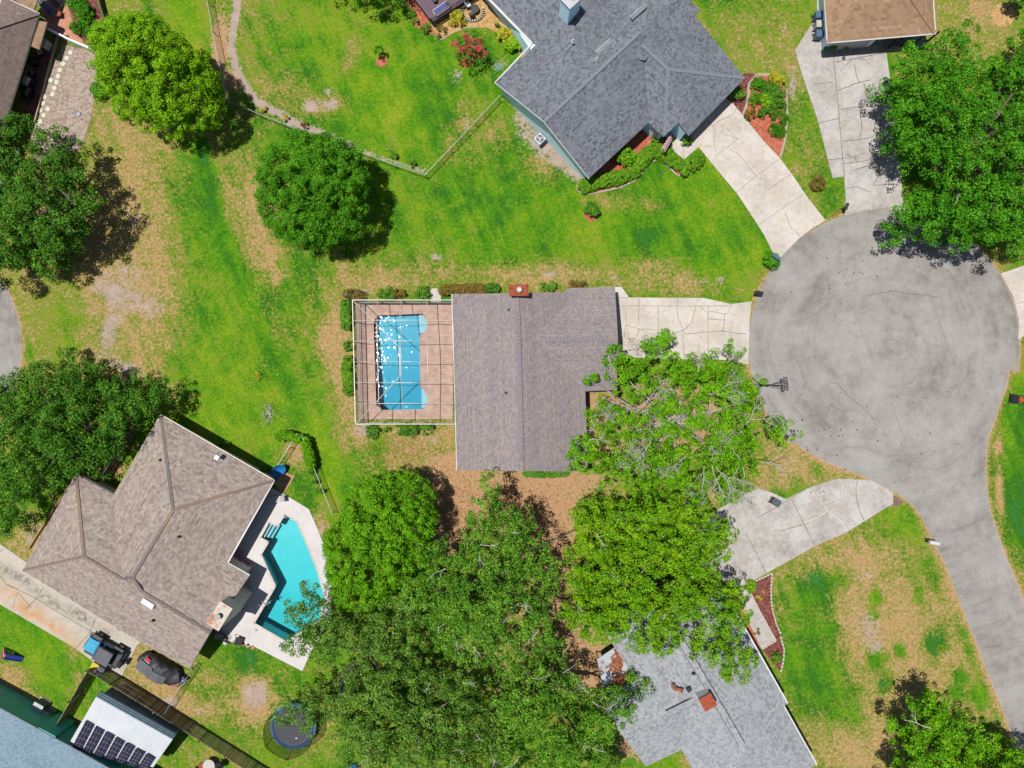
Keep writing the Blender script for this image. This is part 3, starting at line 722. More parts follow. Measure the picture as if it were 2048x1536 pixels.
# subdivide for stain masks
import bmesh
bm = bmesh.new(); bm.from_mesh(o.data)
for _ in range(5):
    es = [e for e in bm.edges if e.calc_length() > .9 and all(f.material_index == 0 for f in e.link_faces)]
    if not es: break
    bmesh.ops.subdivide_edges(bm, edges=es, cuts=1, use_grid_fill=True)
bmesh.ops.triangulate(bm, faces=bm.faces[:])
bm.to_mesh(o.data); bm.free()
vx = np.array([v.co[:2] for v in o.data.vertices]); px_ = vx[:, 0] / K + 1024; py_ = 768 - vx[:, 1] / K
def fld(bl):
    F = np.zeros(len(px_))
    for cx, cy, rx, ry, v, rot in bl:
        c, s = math.cos(math.radians(rot)), math.sin(math.radians(rot))
        u = ((px_ - cx) * c + (py_ - cy) * s) / rx; w = (-(px_ - cx) * s + (py_ - cy) * c) / ry
        F = np.maximum(F, v * np.exp(-(u * u + w * w)))
    return F
for n, bl in (('rust', [(60, 1222, 40, 16, 1, 32), (105, 1250, 34, 14, 1, 32), (20, 1190, 40, 18, .7, 32), (145, 1280, 26, 16, .6, 32), (-40, 1150, 60, 30, .5, 32)]), ('moss', [(45, 1158, 30, 9, 1, 32), (165, 1232, 32, 9, 1, 34), (100, 1200, 70, 8, .75, 34), (10, 1140, 24, 8, .8, 30), (245, 1330, 16, 12, .5, 30), (215, 1262, 20, 6, .6, 30)])):
    a = o.data.attributes.new(n, 'FLOAT', 'POINT'); a.data.foreach_set('value', fld(bl).astype(np.float32))
tag(o, 'concrete driveway with orange rust stains beside the brown house', 'driveway', kind='structure')
slab('driveway', [(2001, 547), (2048, 531), (2160, 500), (2160, 640), (2048, 671), (2036, 680), (2037, 640), (2026, 594)], 'pale concrete driveway at the right edge of the circle', 'concrete', joints=[[(2032, 608), (2100, 590)]])
slab('walkway', [(1480, 1180), (1496, 1172), (1520, 1222), (1551, 1280), (1523, 1298), (1498, 1246), (1484, 1210)], 'grey concrete front walk between the red mulch beds', 'concrete_grey', z=.06, cat='walkway', joints=[[(1510, 1240), (1530, 1230)]])
slab('step', [(860, 577), (882, 577), (882, 604), (861, 604)], 'small pale concrete landing north of the pool cage', 'concrete', z=.07, cat='landing')

# ------------------------------------------------------------------ paving, beds, pools
def paver(name, cols, w=.22, h=.11, mortar=(120, 96, 84)):
    t = NT(name)
    x = t.node('ShaderNodeTexBrick'); x.offset = .5
    t.ln(t.coord(), x.inputs['Vector'])
    x.inputs['Scale'].default_value = 1; x.inputs['Brick Width'].default_value = w; x.inputs['Row Height'].default_value = h
    x.inputs['Mortar Size'].default_value = .012; x.inputs['Color1'].default_value = cols[0]; x.inputs['Color2'].default_value = cols[1]
    x.inputs['Mortar'].default_value = A(*mortar)
    c = t.mix(t.rng(t.noise(1.2, 5, .65), .4, .65, 0, .6), x.outputs['Color'], cols[2])
    t.bump(x.outputs['Fac'], -.3, .01)
    return t.base(c, .85, .2)
M['paver_pink'] = paver('paver_pink', [A(222, 188, 170), A(200, 164, 148), A(230, 200, 182)], .42, .24, (180, 146, 130))
M['paver_red'] = paver('paver_red', [A(176, 100, 88), A(150, 82, 76), A(196, 128, 112)], .3, .16)
M['paver_patio'] = paver('paver_patio', [A(224, 160, 134), A(206, 138, 116), A(232, 178, 152)], .3, .2, (180, 126, 104))
M['paver_tan'] = paver('paver_tan', [A(206, 160, 120), A(180, 132, 96), A(220, 180, 140)], .55, .55)
def granular(name, cols, sc=9):
    t = NT(name)
    v = t.node('ShaderNodeTexVoronoi'); v.inputs['Scale'].default_value = sc; t.ln(t.coord(), v.inputs['Vector'])
    sp = t.node('ShaderNodeSeparateColor'); t.ln(v.outputs['Color'], sp.inputs[0])
    f = t.math('ADD', t.math('MULTIPLY', sp.outputs[0], .6), t.math('MULTIPLY', t.noise(1.1, 5, .65), .45))
    n = len(cols)
    c = t.ramp(f, [(.15 + .7 * i / (n - 1), q) for i, q in enumerate(cols)])
    t.bump(v.outputs['Distance'], .7, .04)
    return t.base(c, .92, .15)
M['mulch_red'] = granular('mulch_red', [A(172, 84, 62), A(206, 112, 84), A(222, 146, 116)])
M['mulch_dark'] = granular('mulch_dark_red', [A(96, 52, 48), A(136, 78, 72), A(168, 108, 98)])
M['mulch_straw'] = granular('mulch_straw', [A(170, 124, 70), A(216, 172, 110), A(232, 200, 144)])
M['gravel'] = granular('gravel', [A(150, 128, 114), A(186, 166, 150), A(206, 188, 176)], 6)
M['kerb_stone'] = plain('bed_kerb', A(196, 176, 158), .85, .15, 5)

def sheet(name, px, mat, label, cat, z=.02, z0=-.05):
    b = MB(); b.prism(xy(*px), z0, z)
    return tag(b.build(name, M[mat]), label, cat, kind='structure')
def kerb(px, label, mat='kerb_stone', w=.16, h=.1, closed=False, stones=False):
    b = MB(); p = [W(*q) for q in px] + ([W(*px[0])] if closed else [])
    rr = random.Random(len(px))
    if stones:
        for i in range(len(p) - 1):
            d = p[i + 1] - p[i]; n = max(1, int(d.length / .28))
            for k in range(n):
                c = p[i] + d * ((k + .5) / n)
                b.box((c.x, c.y, h / 2), (d.length / n * .86, w * rr.uniform(.8, 1.2), h * rr.uniform(.8, 1.3)), math.atan2(d.y, d.x) + rr.uniform(-.1, .1), taper=.8)
    else:
        for i in range(len(p) - 1): b.bar(p[i] + Vector((0, 0, h / 2 - .03)), p[i + 1] + Vector((0, 0, h / 2 - .03)), w, h)
    return tag(b.build('bed_kerb', M[mat], origin=p[0]), label, 'bed edging')

# beds of the blue house
sheet('mulch_bed', [(1177, 357), (1230, 300), (1290, 240), (1320, 262), (1330, 290), (1345, 300), (1363, 322), (1380, 330), (1402, 306), (1410, 312), (1384, 344), (1362, 351), (1340, 338), (1318, 320), (1300, 322), (1280, 345), (1250, 370), (1210, 383), (1168, 388), (1156, 375), (1165, 360)], 'mulch_red', 'red mulch bed along the front of the blue house', 'flower bed')
kerb([(1160, 362), (1154, 378), (1166, 389), (1200, 384), (1240, 375), (1268, 362), (1286, 343), (1300, 324), (1312, 320), (1326, 323), (1338, 335), (1354, 350), (1372, 352), (1388, 340)], 'sinuous pale kerb in front of the clipped hedge of the blue house')
sheet('mulch_bed', [(1499, 168), (1514, 150), (1541, 151), (1560, 160), (1572, 180), (1573, 230), (1568, 282), (1559, 315), (1525, 279), (1487, 230), (1495, 204)], 'mulch_red', 'island bed of red mulch right of the blue house', 'flower bed', .022)
kerb([(1486, 230), (1495, 204), (1498, 168), (1514, 149), (1542, 150)], 'curved pale kerb on the house side of the red island bed', w=.26)
kerb([(1572, 178), (1574, 230), (1569, 282), (1560, 315)], 'pale kerb on the lawn side of the red island bed', w=.2)
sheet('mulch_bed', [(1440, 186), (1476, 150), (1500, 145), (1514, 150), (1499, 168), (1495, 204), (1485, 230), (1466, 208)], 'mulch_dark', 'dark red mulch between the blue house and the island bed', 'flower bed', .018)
sheet('mulch_bed', [(800, -40), (812, 20), (826, 48), (850, 66), (872, 70), (860, 50), (826, -40)], 'mulch_red', 'brick red mulch border left of the purple deck', 'flower bed', .018)
sheet('mulch_bed', [(862, 48), (930, 4), (1010, -30), (1010, 30), (1036, 66), (1075, 96), (1050, 130), (1040, 110), (1020, 72), (998, 68), (975, 55), (930, 58), (905, 68), (890, 78), (872, 72)], 'mulch_straw', 'straw coloured mulch area beside the purple deck', 'flower bed', .016)
kerb([(998, 70), (1004, 62), (1010, 54), (1017, 47)], 'short white kerb near the corner of the blue house', 'stone_white', .2, .12)
kerb([(872, 72), (884, 80), (896, 72), (906, 66), (930, 57), (960, 54)], 'thin grey edging between the straw mulch and the lawn', w=.1)
# beds of the grey roofed house
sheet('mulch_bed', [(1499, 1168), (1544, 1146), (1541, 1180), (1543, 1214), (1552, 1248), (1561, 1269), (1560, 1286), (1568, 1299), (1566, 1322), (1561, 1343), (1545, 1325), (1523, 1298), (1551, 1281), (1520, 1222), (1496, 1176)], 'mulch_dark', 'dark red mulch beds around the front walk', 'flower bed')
kerb([(1499, 1167), (1544, 1146), (1541, 1180), (1543, 1214), (1552, 1248), (1561, 1268)], 'white stone edging along the lawn side of the upper dark red bed', 'stone_white', .14, .12, stones=True)
kerb([(1560, 1272), (1568, 1299), (1566, 1322), (1561, 1344)], 'white stone edging of the lower dark red bed', 'stone_white', .14, .12, stones=True)
kerb([(1496, 1176), (1520, 1224), (1552, 1281), (1524, 1298)], 'white stone edging along the front walk', 'stone_white', .12, .1, stones=True)
sheet('mulch_bed', [(1484, 1214), (1500, 1250), (1521, 1294), (1510, 1296), (1478, 1232)], 'mulch_red', 'narrow bark strip between the front walk and the grey roof', 'flower bed', .024)
# top left yard
sheet('gravel', [(128, 90), (158, 95), (190, 108), (194, 150), (188, 190), (186, 216), (172, 270), (160, 300), (70, 330), (60, 250), (80, 215), (105, 130)], 'gravel', 'pale pinkish gravel beside the stepping stones', 'gravel', .016)
sheet('patio', [(104, -40), (133, -40), (137, 20), (150, 54), (166, 84), (182, 98), (150, 88), (132, 82), (96, 58), (80, 20)], 'paver_patio', 'salmon brick patio at the top left house', 'patio', .03)
sheet('patio', [(70, 120), (84, 92), (118, 72), (110, 110), (92, 165), (80, 205), (70, 246), (46, 240), (56, 190)], 'paver_red', 'narrow red brick strip under the eave of the top left house', 'patio', .03)
sheet('patio', [(548, 966), (564, 944), (590, 951), (576, 975), (566, 988)], 'paver_tan', 'tan paving slabs at the corner of the brown house', 'patio', .04)
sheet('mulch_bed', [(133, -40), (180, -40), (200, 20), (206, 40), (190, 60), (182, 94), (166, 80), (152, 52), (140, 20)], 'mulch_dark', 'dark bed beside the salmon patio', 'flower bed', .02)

# cage pool
deck1 = [(714, 606), (906, 606), (906, 838), (719, 838)]
b = MB(); b.prism(xy(*deck1), -.2, .06, holes=[xy(*POOL1)])
tag(b.build('pool_deck', M['paver_pink']), 'pinkish brick paver deck inside the screened pool cage', 'pool deck', kind='structure')
b = MB(); b.prism(xy(*DECK2), -.2, .06, holes=[xy(*POOL2)])
tag(b.build('pool_deck', M['concrete_white']), 'white concrete pool deck behind the brown house', 'pool deck', kind='structure')

def pool(label, px, depth, mat, wlabel, wat, steps=()):
    r = empty('swimming_pool', W(*px[0]), label, 'swimming pool')
    p = xy(*px); n = len(p)
    b = MB()
    ar = sum(p[i].x * p[(i + 1) % n].y - p[(i + 1) % n].x * p[i].y for i in range(n))
    vs = [(q.x, q.y, .058) for q in p] + [(q.x, q.y, -depth) for q in p]
    ys_ = [q.y for q in p]; y0_, y1_ = min(ys_), max(ys_)
    zb = lambda y: -(depth * 1.25 - depth * .55 * (y - y0_) / (y1_ - y0_))
    vs = vs[:n] + [(q.x, q.y, zb(q.y)) for q in p]
    b.add(vs, [((i, (i + 1) % n, n + (i + 1) % n, n + i) if ar < 0 else (i, n + i, n + (i + 1) % n, (i + 1) % n)) for i in range(n)])
    k_ = len(b.v); b.prism(p, -depth, -depth); b.v[k_:] = [(x, y, zb(y)) for x, y, z in b.v[k_:]]
    b.build('basin', M[mat], r)
    for st in steps:
        s = MB(); s.prism(xy(*st[0]), -depth, st[1]); s.build('step', M['pool_tile'], r)
    c = MB()
    for i in range(n):
        a, q = p[i], p[(i + 1) % n]
        c.bar(Vector((a.x, a.y, .05)), Vector((q.x, q.y, .05)), .16, .04)
    c.build('coping', M['paver_pink'] if depth < 1.5 else M['concrete'], r)
    w = MB(); w.prism(p, -depth * 1.4, -.12)
    o = w.build('water', M[wat], r); 
    return r
pool('rectangular blue pool with clipped corners inside the screen cage', POOL1, 1.4, 'pool_tile', '', 'water_calm',
     steps=[([(841, 629), (847, 631), (853, 642), (854, 652), (851, 661), (846, 666), (838, 666), (838, 629)], -.3), ([(842, 777), (847, 779), (853, 786), (855, 796), (853, 808), (848, 815), (843, 818)], -.3)])
pool('angular turquoise pool on the white deck', POOL2, 1.7, 'pool_tile_deep', '', 'water_still',
     steps=[([(523, 1074), (538, 1046), (543, 1049), (527, 1077)], -.3), ([(527, 1077), (543, 1049), (549, 1052), (532, 1080)], -.6), ([(532, 1080), (549, 1052), (554, 1055), (537, 1083)], -.9)])
# ------------------------------------------------------------------ houses
def roof(name, faces, mat, parent, drop=.2, soffit='white'):
    """faces: lists of (px, py, z); closed below by an eave board of the given drop"""
    b = MB(); keys = {}; edges = {}
    for f in faces:
        vs = [W(*p) for p in f]
        nrm = Vector((0, 0, 0))
        for i in range(len(vs)):
            a, c = vs[i], vs[(i + 1) % len(vs)]
            nrm += Vector(((a.y - c.y) * (a.z + c.z), (a.z - c.z) * (a.x + c.x), (a.x - c.x) * (a.y + c.y)))
        ps = list(f) if nrm.z > 0 else list(f)[::-1]
        b.add([W(*p) for p in ps], [tuple(range(len(ps)))])
        b.add([W(*p) - Vector((0, 0, drop)) for p in ps], [tuple(range(len(ps)))[::-1]], 1)
        for i in range(len(ps)):
            e = (ps[i], ps[(i + 1) % len(ps)])
            edges[e] = edges.get(e, 0) + 1
    for (a, c) in edges:
        if (c, a) in edges: continue
        A_, C_ = W(*a), W(*c); d = Vector((0, 0, drop))
        b.add([A_ - d, C_ - d, C_, A_], [(0, 1, 2, 3)], 1)
    return b.build(name, [M[mat], M[soffit]], parent, uv=True)

def ridge_caps(a, c, parent, mat, w=.3, t=.05, seg=None):
    b = MB(); p, q = W(*a), W(*c)
    if seg is None: b.bar(p + Vector((0, 0, t / 2)), q + Vector((0, 0, t / 2)), w, t)
    else:
        n = max(1, int((q - p).length / seg))
        for i in range(n):
            s, e = p + (q - p) * (i / n), p + (q - p) * ((i + (.97 if mat is not M.get('ridge_rib') else .72)) / n)
            b.bar(s + Vector((0, 0, t / 2)), e + Vector((0, 0, t / 2 + .012)), w, t)
    return b.build('ridge_cap', mat, parent, uv=True)

def pipe(px, py, z, parent, r=.06, h=.35, mat='white', name='vent_pipe'):
    b = MB(); p = W(px, py, z + h); b.cyl((p.x, p.y, z - .1), r, h + .1, 10)
    b.torus((p.x, p.y, z + .02), r + .05, .04, 10, 5)
    return b.build(name, M[mat], parent)

def wall_prism(name, px, z1, mat, parent, z0=0.0, zl=0):
    """px given at height zl"""
    b = MB(); b.prism([W(a, c, zl) for a, c in px], z0, z1)
    return b.build(name, M[mat], parent)

def gutter(pts, parent, mat='gutter', w=.14, h=.12):
    b = MB()
    for i in range(len(pts) - 1): b.bar(W(*pts[i]) - Vector((0, 0, .08)), W(*pts[i + 1]) - Vector((0, 0, .08)), w, h)
    return b.build('gutter', M[mat], parent)

def wall_window(parent, a, c, z0, z1, mat='glass', frame='white', name='window'):
    """window on a wall line a->c (world xy), set 3 cm proud"""
    a, c = Vector((a[0], a[1], 0)), Vector((c[0], c[1], 0)); d = (c - a).normalized(); n = Vector((d.y, -d.x, 0)) * .03
    f = MB(); zc = (z0 + z1) / 2
    for p, q in ((a, c),):
        f.bar(p + n + Vector((0, 0, z0)), q + n + Vector((0, 0, z0)), .08, .1); f.bar(p + n + Vector((0, 0, z1)), q + n + Vector((0, 0, z1)), .08, .1)
        f.bar(p + n + Vector((0, 0, z0 - .05)), p + n + Vector((0, 0, z1 + .05)), .1, .08); f.bar(q + n + Vector((0, 0, z0 - .05)), q + n + Vector((0, 0, z1 + .05)), .1, .08)
    o = f.build(name, M[frame], parent)
    g = MB(); g.bar(a + n * .6 + Vector((0, 0, zc)), c + n * .6 + Vector((0, 0, zc)), .02, z1 - z0 - .08)
    g.build('pane', M[mat], o)
    return o

E = 2.7
# ---------- central house
hc = empty('house', W(1030, 765), 'long central house with mottled grey rose shingles and an orange topped chimney', 'house')
RZ, WZ = 4.9, 4.42
roof('roof', [
    [(904, 588, E), (914, 940, E), (1044, 942, RZ), (1034, 586, RZ)],
    [(1034, 586, RZ), (1044, 942, RZ), (1176, 943, E), (1164, 584, E)]], 'roof_main', hc)
roof('roof', [
    [(1230, 574, E - .02), (1135, 576, E - .02), (1062, 680, WZ), (1236, 677, WZ)],
    [(1236, 677, WZ), (1062, 680, WZ), (1140, 784, E - .02), (1234, 780, E - .02)]], 'roof_main', hc, drop=.18)
M['ridge_rib'] = plain('ridge_vent_rib', A(152, 144, 150), .9, .15, 6)
ridge_caps((1036, 627, RZ), (1043, 908, RZ), hc, M['ridge_rib'], .4, .07, .3)
ridge_caps((1088, 680, WZ), (1214, 677.5, WZ), hc, M['ridge_rib'], .4, .07, .3)
ridge_caps((1034.2, 588, RZ), (1036, 626, RZ), hc, M['roof_main'], .3, .04, .3)
ridge_caps((1043, 909, RZ), (1044, 941, RZ), hc, M['roof_main'], .3, .04, .3)
b = MB()
b.prism([W(x, y) for x, y in ((913, 601), (1166, 597), (1166, 586), (1220, 585), (1222, 764), (1163, 770), (1163, 926), (922, 924))], 0, 2.62)
for y, s in ((600, 1), (925, -1)):            # gable triangles
    p, q, r = W(916, y), W(1162, y), W(1039, y)
    b.add([(p.x, p.y, 2.6), (q.x, q.y, 2.6), (r.x, r.y, 4.6), (p.x, p.y - s * .2, 2.6), (q.x, q.y - s * .2, 2.6), (r.x, r.y - s * .2, 4.6)], [(0, 1, 2), (5, 4, 3), (0, 2, 5, 3), (1, 4, 5, 2), (0, 3, 4, 1)])
p, q, r = W(1221, 587), W(1222, 762), W(1221, 675)
b.add([(p.x, p.y, 2.6), (q.x, q.y, 2.6), (r.x, r.y, 4.2), (p.x - .2, p.y, 2.6), (q.x - .2, q.y, 2.6), (r.x - .2, r.y, 4.2)], [(2, 1, 0), (3, 4, 5), (0, 3, 5, 2), (1, 2, 5, 4)])
b.build('wall', M['tan_wall'], hc)
p, q = W(1222, 620), W(1222, 735)
g = MB(); g.box(((p.x + q.x) / 2 + .04, (p.y + q.y) / 2, 1.1), (.06, abs(p.y - q.y), 2.2)); 
for k in range(1, 4): g.box((p.x + .075, (p.y + q.y) / 2, .55 * k), (.02, abs(p.y - q.y), .03))
g.build('garage_door', M['white'], hc)
wall_window(hc, W(922, 640), W(921, 720), .2, 2.1); wall_window(hc, W(922, 740), W(922, 790), .9, 2.1)
# chimney: brick shaft, rusty cap, round flue
c = W(1037.5, 580, 5.9)
ch = MB(); ch.box((c.x, c.y, 2.85), (1.45, .85, 5.7)); cho = ch.build('chimney', M['brick'], hc)
cc = MB(); cc.box((c.x, c.y, 5.76), (1.72, 1.02, .12)); cc.box((c.x, c.y, 5.85), (1.5, .82, .1)); cc.build('cap', M['rust'], cho)
fl = MB(); fl.cyl((c.x + .05, c.y, 5.9), .18, .3, 16); fl.cyl((c.x + .05, c.y, 6.2), .25, .07, 16, r2=.17); fl.build('flue', M['bin_white'], cho)
fb = MB(); fb.box((c.x, c.y, 5.66), (1.66, .98, .08)); fb.build('trim', M['white'], cho)
pipe(1018, 619, 4.6, hc, .05, .25, 'dark'); pipe(1012, 786, 4.5, hc, .05, .25, 'dark')
gutter([(904, 588, E), (914, 940, E)], hc, w=.1)

# ---------- blue house
hb = empty('house', W(1200, 180), 'blue sided house with dark blue grey hip and gable roof', 'house')
MZ, NZ, FZ = 5.1, 4.75, 4.7
roof('roof', [
    [(990, 165, E), (1088, 243.5, MZ), (1352, -5, MZ), (1278, -102, E)],
    [(1088, 243.5, MZ), (1177.5, 357, E), (1446, 106, E), (1352, -5, MZ)]], 'roof_blue', hb)
roof('roof', [
    [(1064, 87, E - .03), (1004, 25, E - .03), (820, -165, E - .03), (1000, -150, NZ), (1220, 60, NZ), (1290, 120, NZ)],
    [(1000, -150, NZ), (1180, -190, E - .03), (1400, 20, E - .03), (1290, 120, NZ), (1220, 60, NZ)]], 'roof_blue', hb, drop=.17)
roof('roof', [
    [(1250, 57, FZ), (1190, 140, E + .03), (1267, 217, E + .03), (1328, 273, E + .03), (1336, 139, FZ)],
    [(1250, 57, FZ), (1336, 139, FZ), (1490, 156, E + .03), (1366, 2, E + .03), (1290, -60, E + .03)],
    [(1336, 139, FZ), (1328, 273, E + .03), (1358, 244.5, E + .45)],
    [(1336, 139, FZ), (1358, 244.5, E + .45), (1378, 270.6, E + .03)],
    [(1336, 139, FZ), (1378, 270.6, E + .03), (1490, 156, E + .03)]], 'roof_blue', hb, drop=.18)
for a, c in (((1088.5, 243, MZ), (1280, 64.5, MZ)), ((1266, 73, FZ), (1336, 139, FZ)), ((1336, 139, FZ), (1488, 156, E + .05)), ((1336, 139, FZ), (1328.5, 271, E + .05))):
    ridge_caps(a, c, hb, M['ridge_blue'], .3, .025, .32)
# walls under the eaves
def inset(px, d):
    c = (sum(p[0] for p in px) / len(px), sum(p[1] for p in px) / len(px))
    return px
b = MB()
gl = lambda x, y, z: (lambda v: ((v.x / K) + 1024, 768 - v.y / K))(W(x, y, z))     # ground pixel below a raised pixel
def below(px, z): return [gl(x, y, z) for x, y in px]
main_b = below([(1004, 166), (1174, 344), (1291, 234), (1324, 264), (1350, 240), (1372, 262), (1478, 158), (1362, 18), (1276, -84), (1080, 90), (1072, 98)], E)
b.prism(xy(*main_b), 0, 2.6)
g1, g2, gr = [W(*p, E) for p in ((1004, 167), (1174, 345))] + [W(1089, 244.5, MZ)]
d = (g2 - g1).normalized(); nn = Vector((-d.y, d.x, 0)) * -.25
b.add([(g1.x, g1.y, 2.55), (g2.x, g2.y, 2.55), (gr.x + .3, gr.y + .3, 4.86), (g1.x + .3, g1.y + .3, 2.55), (g2.x + .3, g2.y + .3, 2.55), (gr.x + .6, gr.y + .6, 4.86)], [(0, 1, 2), (5, 4, 3), (0, 2, 5, 3), (1, 4, 5, 2), (0, 3, 4, 1)])
b.build('wall', M['blue_wall'], hb)
nb = below([(1066, 104), (1014, 28), (900, -120), (1160, -120), (1240, 40)], E)
b = MB(); b.prism(xy(*nb), 0, 2.55); b.build('wall', M['blue_wall'], hb)
gutter([(990, 165, E), (1064, 87, E)], hb); gutter([(1064, 87, E), (1004, 25, E), (960, -20, E)], hb, 'white', .2, .2); gutter([(989.5, 165, E + .02), (1088, 244, MZ), (1177.5, 357.5, E + .02)], hb, 'gutter', .06, .16)
def slant_vent(px, py, z, parent, dx=30, dy=-27):
    a, c = W(px - dx / 2, py - dy / 2, z), W(px + dx / 2, py - dy / 2 + dy, z)
    b = MB(); b.bar(a + Vector((0, 0, .08)), c + Vector((0, 0, .08)), .36, .16); o = b.build('attic_vent', M['grey_metal'], parent)
    n = (c - a).cross(Vector((0, 0, 1))).normalized() * -.19
    e = MB(); e.bar(a + n + Vector((0, 0, .1)), c + n + Vector((0, 0, .1)), .05, .2); e.build('flashing', M['light_metal'], o)
for x, y, z in ((1277, 25, 4.75), (1208, 95, 4.55), (1137, 168, 4.35)): slant_vent(x, y, z, hb)
pipe(1146, 79, 4.3, hb); pipe(1194.5, 115, 4.75, hb); pipe(1304, 90, 4.2, hb, .13, .3, 'dark'); pipe(1319, 96, 4.0, hb)
c = W(1142, -2, 6.6)
ch = MB(); ch.box((c.x, c.y, 4.9), (1.35, 1.15, 3.4), math.radians(43)); cho = ch.build('chimney', M['blue_wall'], hb)
cc = MB(); cc.box((c.x, c.y, 6.66), (1.47, 1.26, .12), math.radians(43)); cc.build('cap', M['light_metal'], cho)
fl = MB(); fl.cyl((c.x + .1, c.y, 6.7), .16, .4, 14); fl.build('flue', M['dark'], cho)
pq = [W(*p) for p in main_b]
wall_window(hb, pq[2] + (pq[1] - pq[2]) * .55, pq[2] + (pq[1] - pq[2]) * .3, .9, 2.1)
gd = MB(); a, c2 = pq[5] + (pq[6] - pq[5]) * .12, pq[5] + (pq[6] - pq[5]) * .86
dn = (c2 - a).normalized(); n_ = Vector((dn.y, -dn.x, 0)) * .03
gd.bar(a + n_ + Vector((0, 0, 1.1)), c2 + n_ + Vector((0, 0, 1.1)), .06, 2.2); gd.build('garage_door', M['white'], hb)
dp = MB(); p = W(1312, 268, 1.3); dp.box((p.x, p.y, 1.3), (.5, .35, 2.5), math.radians(45)); dp.build('porch_post', M['grey_metal'], hb)
pt = MB(); pt.prism(xy((1318, 262), (1345, 236), (1366, 258), (1342, 286)), -.1, .1); pt.build('porch_floor', M['concrete_grey'], hb)
dr = MB(); p = W(1338, 252); dr.box((p.x, p.y, 1.05), (.9, .08, 2.1), math.radians(45)); dr.build('door', M['glass'], hb)
mt = MB(); p = W(1099, 276); mt.box((p.x, p.y, 1.3), (.25, .35, .5), math.radians(45)); mt.build('meter_box', M['grey_metal'], hb)

# ---------- brown house
hn = empty('house', W(285, 1110), 'brown mottled shingle house with hip roof beside the turquoise pool', 'house')
Z1, Z2 = 4.85, 4.6
f1 = [[(321.6, 830, E), (548, 961, E), (346, 1019, Z1)],
      [(321.6, 830, E), (346, 1019, Z1), (264.6, 1155, Z1), (150, 1118, E)],
      [(548, 961, E), (376, 1258, E), (264.6, 1155, Z1), (346, 1019, Z1)],
      [(264.6, 1155, Z1), (376, 1258, E), (236, 1262, E), (150, 1118, E)]]
roof('roof', f1, 'roof_brown', hn)
roof('roof', [[(45, 1141, E - .02), (151, 946, E - .02), (168, 1113, Z2)],
      [(151, 946, E - .02), (229, 988, E - .02), (455, 1126, E - .02), (499, 1151, E - .02), (467, 1198, E + .9), (420, 1265, Z2), (168, 1113, Z2)],
      [(45, 1141, E - .02), (168, 1113, Z2), (420, 1265, Z2), (379, 1338, E - .02), (275, 1281, E - .02)]], 'roof_brown', hn, drop=.18)
mx = M['ridge_mix']
for a, c in (((322, 833, E), (346, 1019, Z1)), ((547, 961, E), (347, 1019, Z1)), ((346, 1020, Z1), (265, 1155, Z1)), ((45.5, 1141, E), (168, 1113, Z2)), ((152, 948, E), (168, 1113, Z2)), ((168.5, 1113.3, Z2), (243, 1158, Z2)), ((284, 1183, Z2), (419, 1264.5, Z2)), ((245, 1158, Z2 + .04), (264, 1155, Z1)), ((265, 1156, Z1), (284, 1183, Z2 + .02))):
    ridge_caps(a, c, hn, mx, .28, .03, .42)
wb = below([(322, 846), (530, 962), (446, 1110), (450, 1126), (484, 1148), (376, 1322), (62, 1140), (152, 960), (228, 1003)], E)
b = MB(); b.prism(xy(*wb), 0, 2.6); 
g1, g2, gr = W(484, 1148, E), W(376, 1322, E), W(418, 1262, Z2)
b.add([(g1.x, g1.y, 2.55), (g2.x, g2.y, 2.55), (gr.x - .25, gr.y + .2, 4.4), (g1.x - .3, g1.y + .2, 2.55), (g2.x - .3, g2.y + .2, 2.55), (gr.x - .5, gr.y + .4, 4.4)], [(2, 1, 0), (3, 4, 5), (0, 3, 5, 2), (1, 2, 5, 4)])
b.build('wall', M['beige_wall'], hn)
gutter([(321.6, 830, E), (229, 988, E)], hn, 'gutter', .12); gutter([(548, 961, E), (455, 1126, E), (499, 1151, E)], hn); gutter([(229, 988, E), (151, 946, E)], hn, 'dark', .14); gutter([(321.6, 830, E), (548, 961, E)], hn, 'beige_wall', .12)
# chimney chase on the gable end
c = W(433, 1231, 5.3)
ch = MB(); ch.box((c.x + .25, c.y - .05, 2.6), (1.15, 2.2, 5.2), math.radians(-32)); cho = ch.build('chimney', M['beige_wall'], hn)
cc = MB(); cc.box((c.x + .25, c.y - .05, 5.25), (1.3, 2.35, .1), math.radians(-32)); cc.build('cap', plain('rust_streaked_cap', A(226, 214, 200), .7, .08, 2, dirt=A(196, 112, 66)), cho)
fl = MB(); fl.cyl((c.x + .25, c.y, 5.3), .2, .35, 16); fl.cyl((c.x + .25, c.y, 5.65), .26, .06, 16); fl.build('flue', M['grey_metal'], cho)
for x, y, r in ((331, 1068, 55), (296, 1207, -32)):
    v = MB(); p = W(x, y, 4.5); v.box((p.x, p.y, 4.5), (1.2, .5, .2), math.radians(r)); v.build('roof_vent', M['white'], hn)
v = MB(); p = W(434, 915, 3.7); v.box((p.x, p.y, 3.7), (.4, .4, .2), math.radians(-30)); v.build('roof_vent', M['grey_metal'], hn)
pipe(317, 921, 3.6, hn, .05, .3, 'dark'); pipe(303, 1243, 3.9, hn, .06, .3, 'dark'); pipe(354, 1075, 4.5, hn, .05, .25, 'dark')
wq = [W(*p) for p in wb]
wall_window(hn, wq[2] + (wq[1] - wq[2]) * .3, wq[2] + (wq[1] - wq[2]) * .6, .1, 2.1); wall_window(hn, wq[1] + (wq[0] - wq[1]) * .4, wq[1] + (wq[0] - wq[1]) * .55, .9, 2.0)

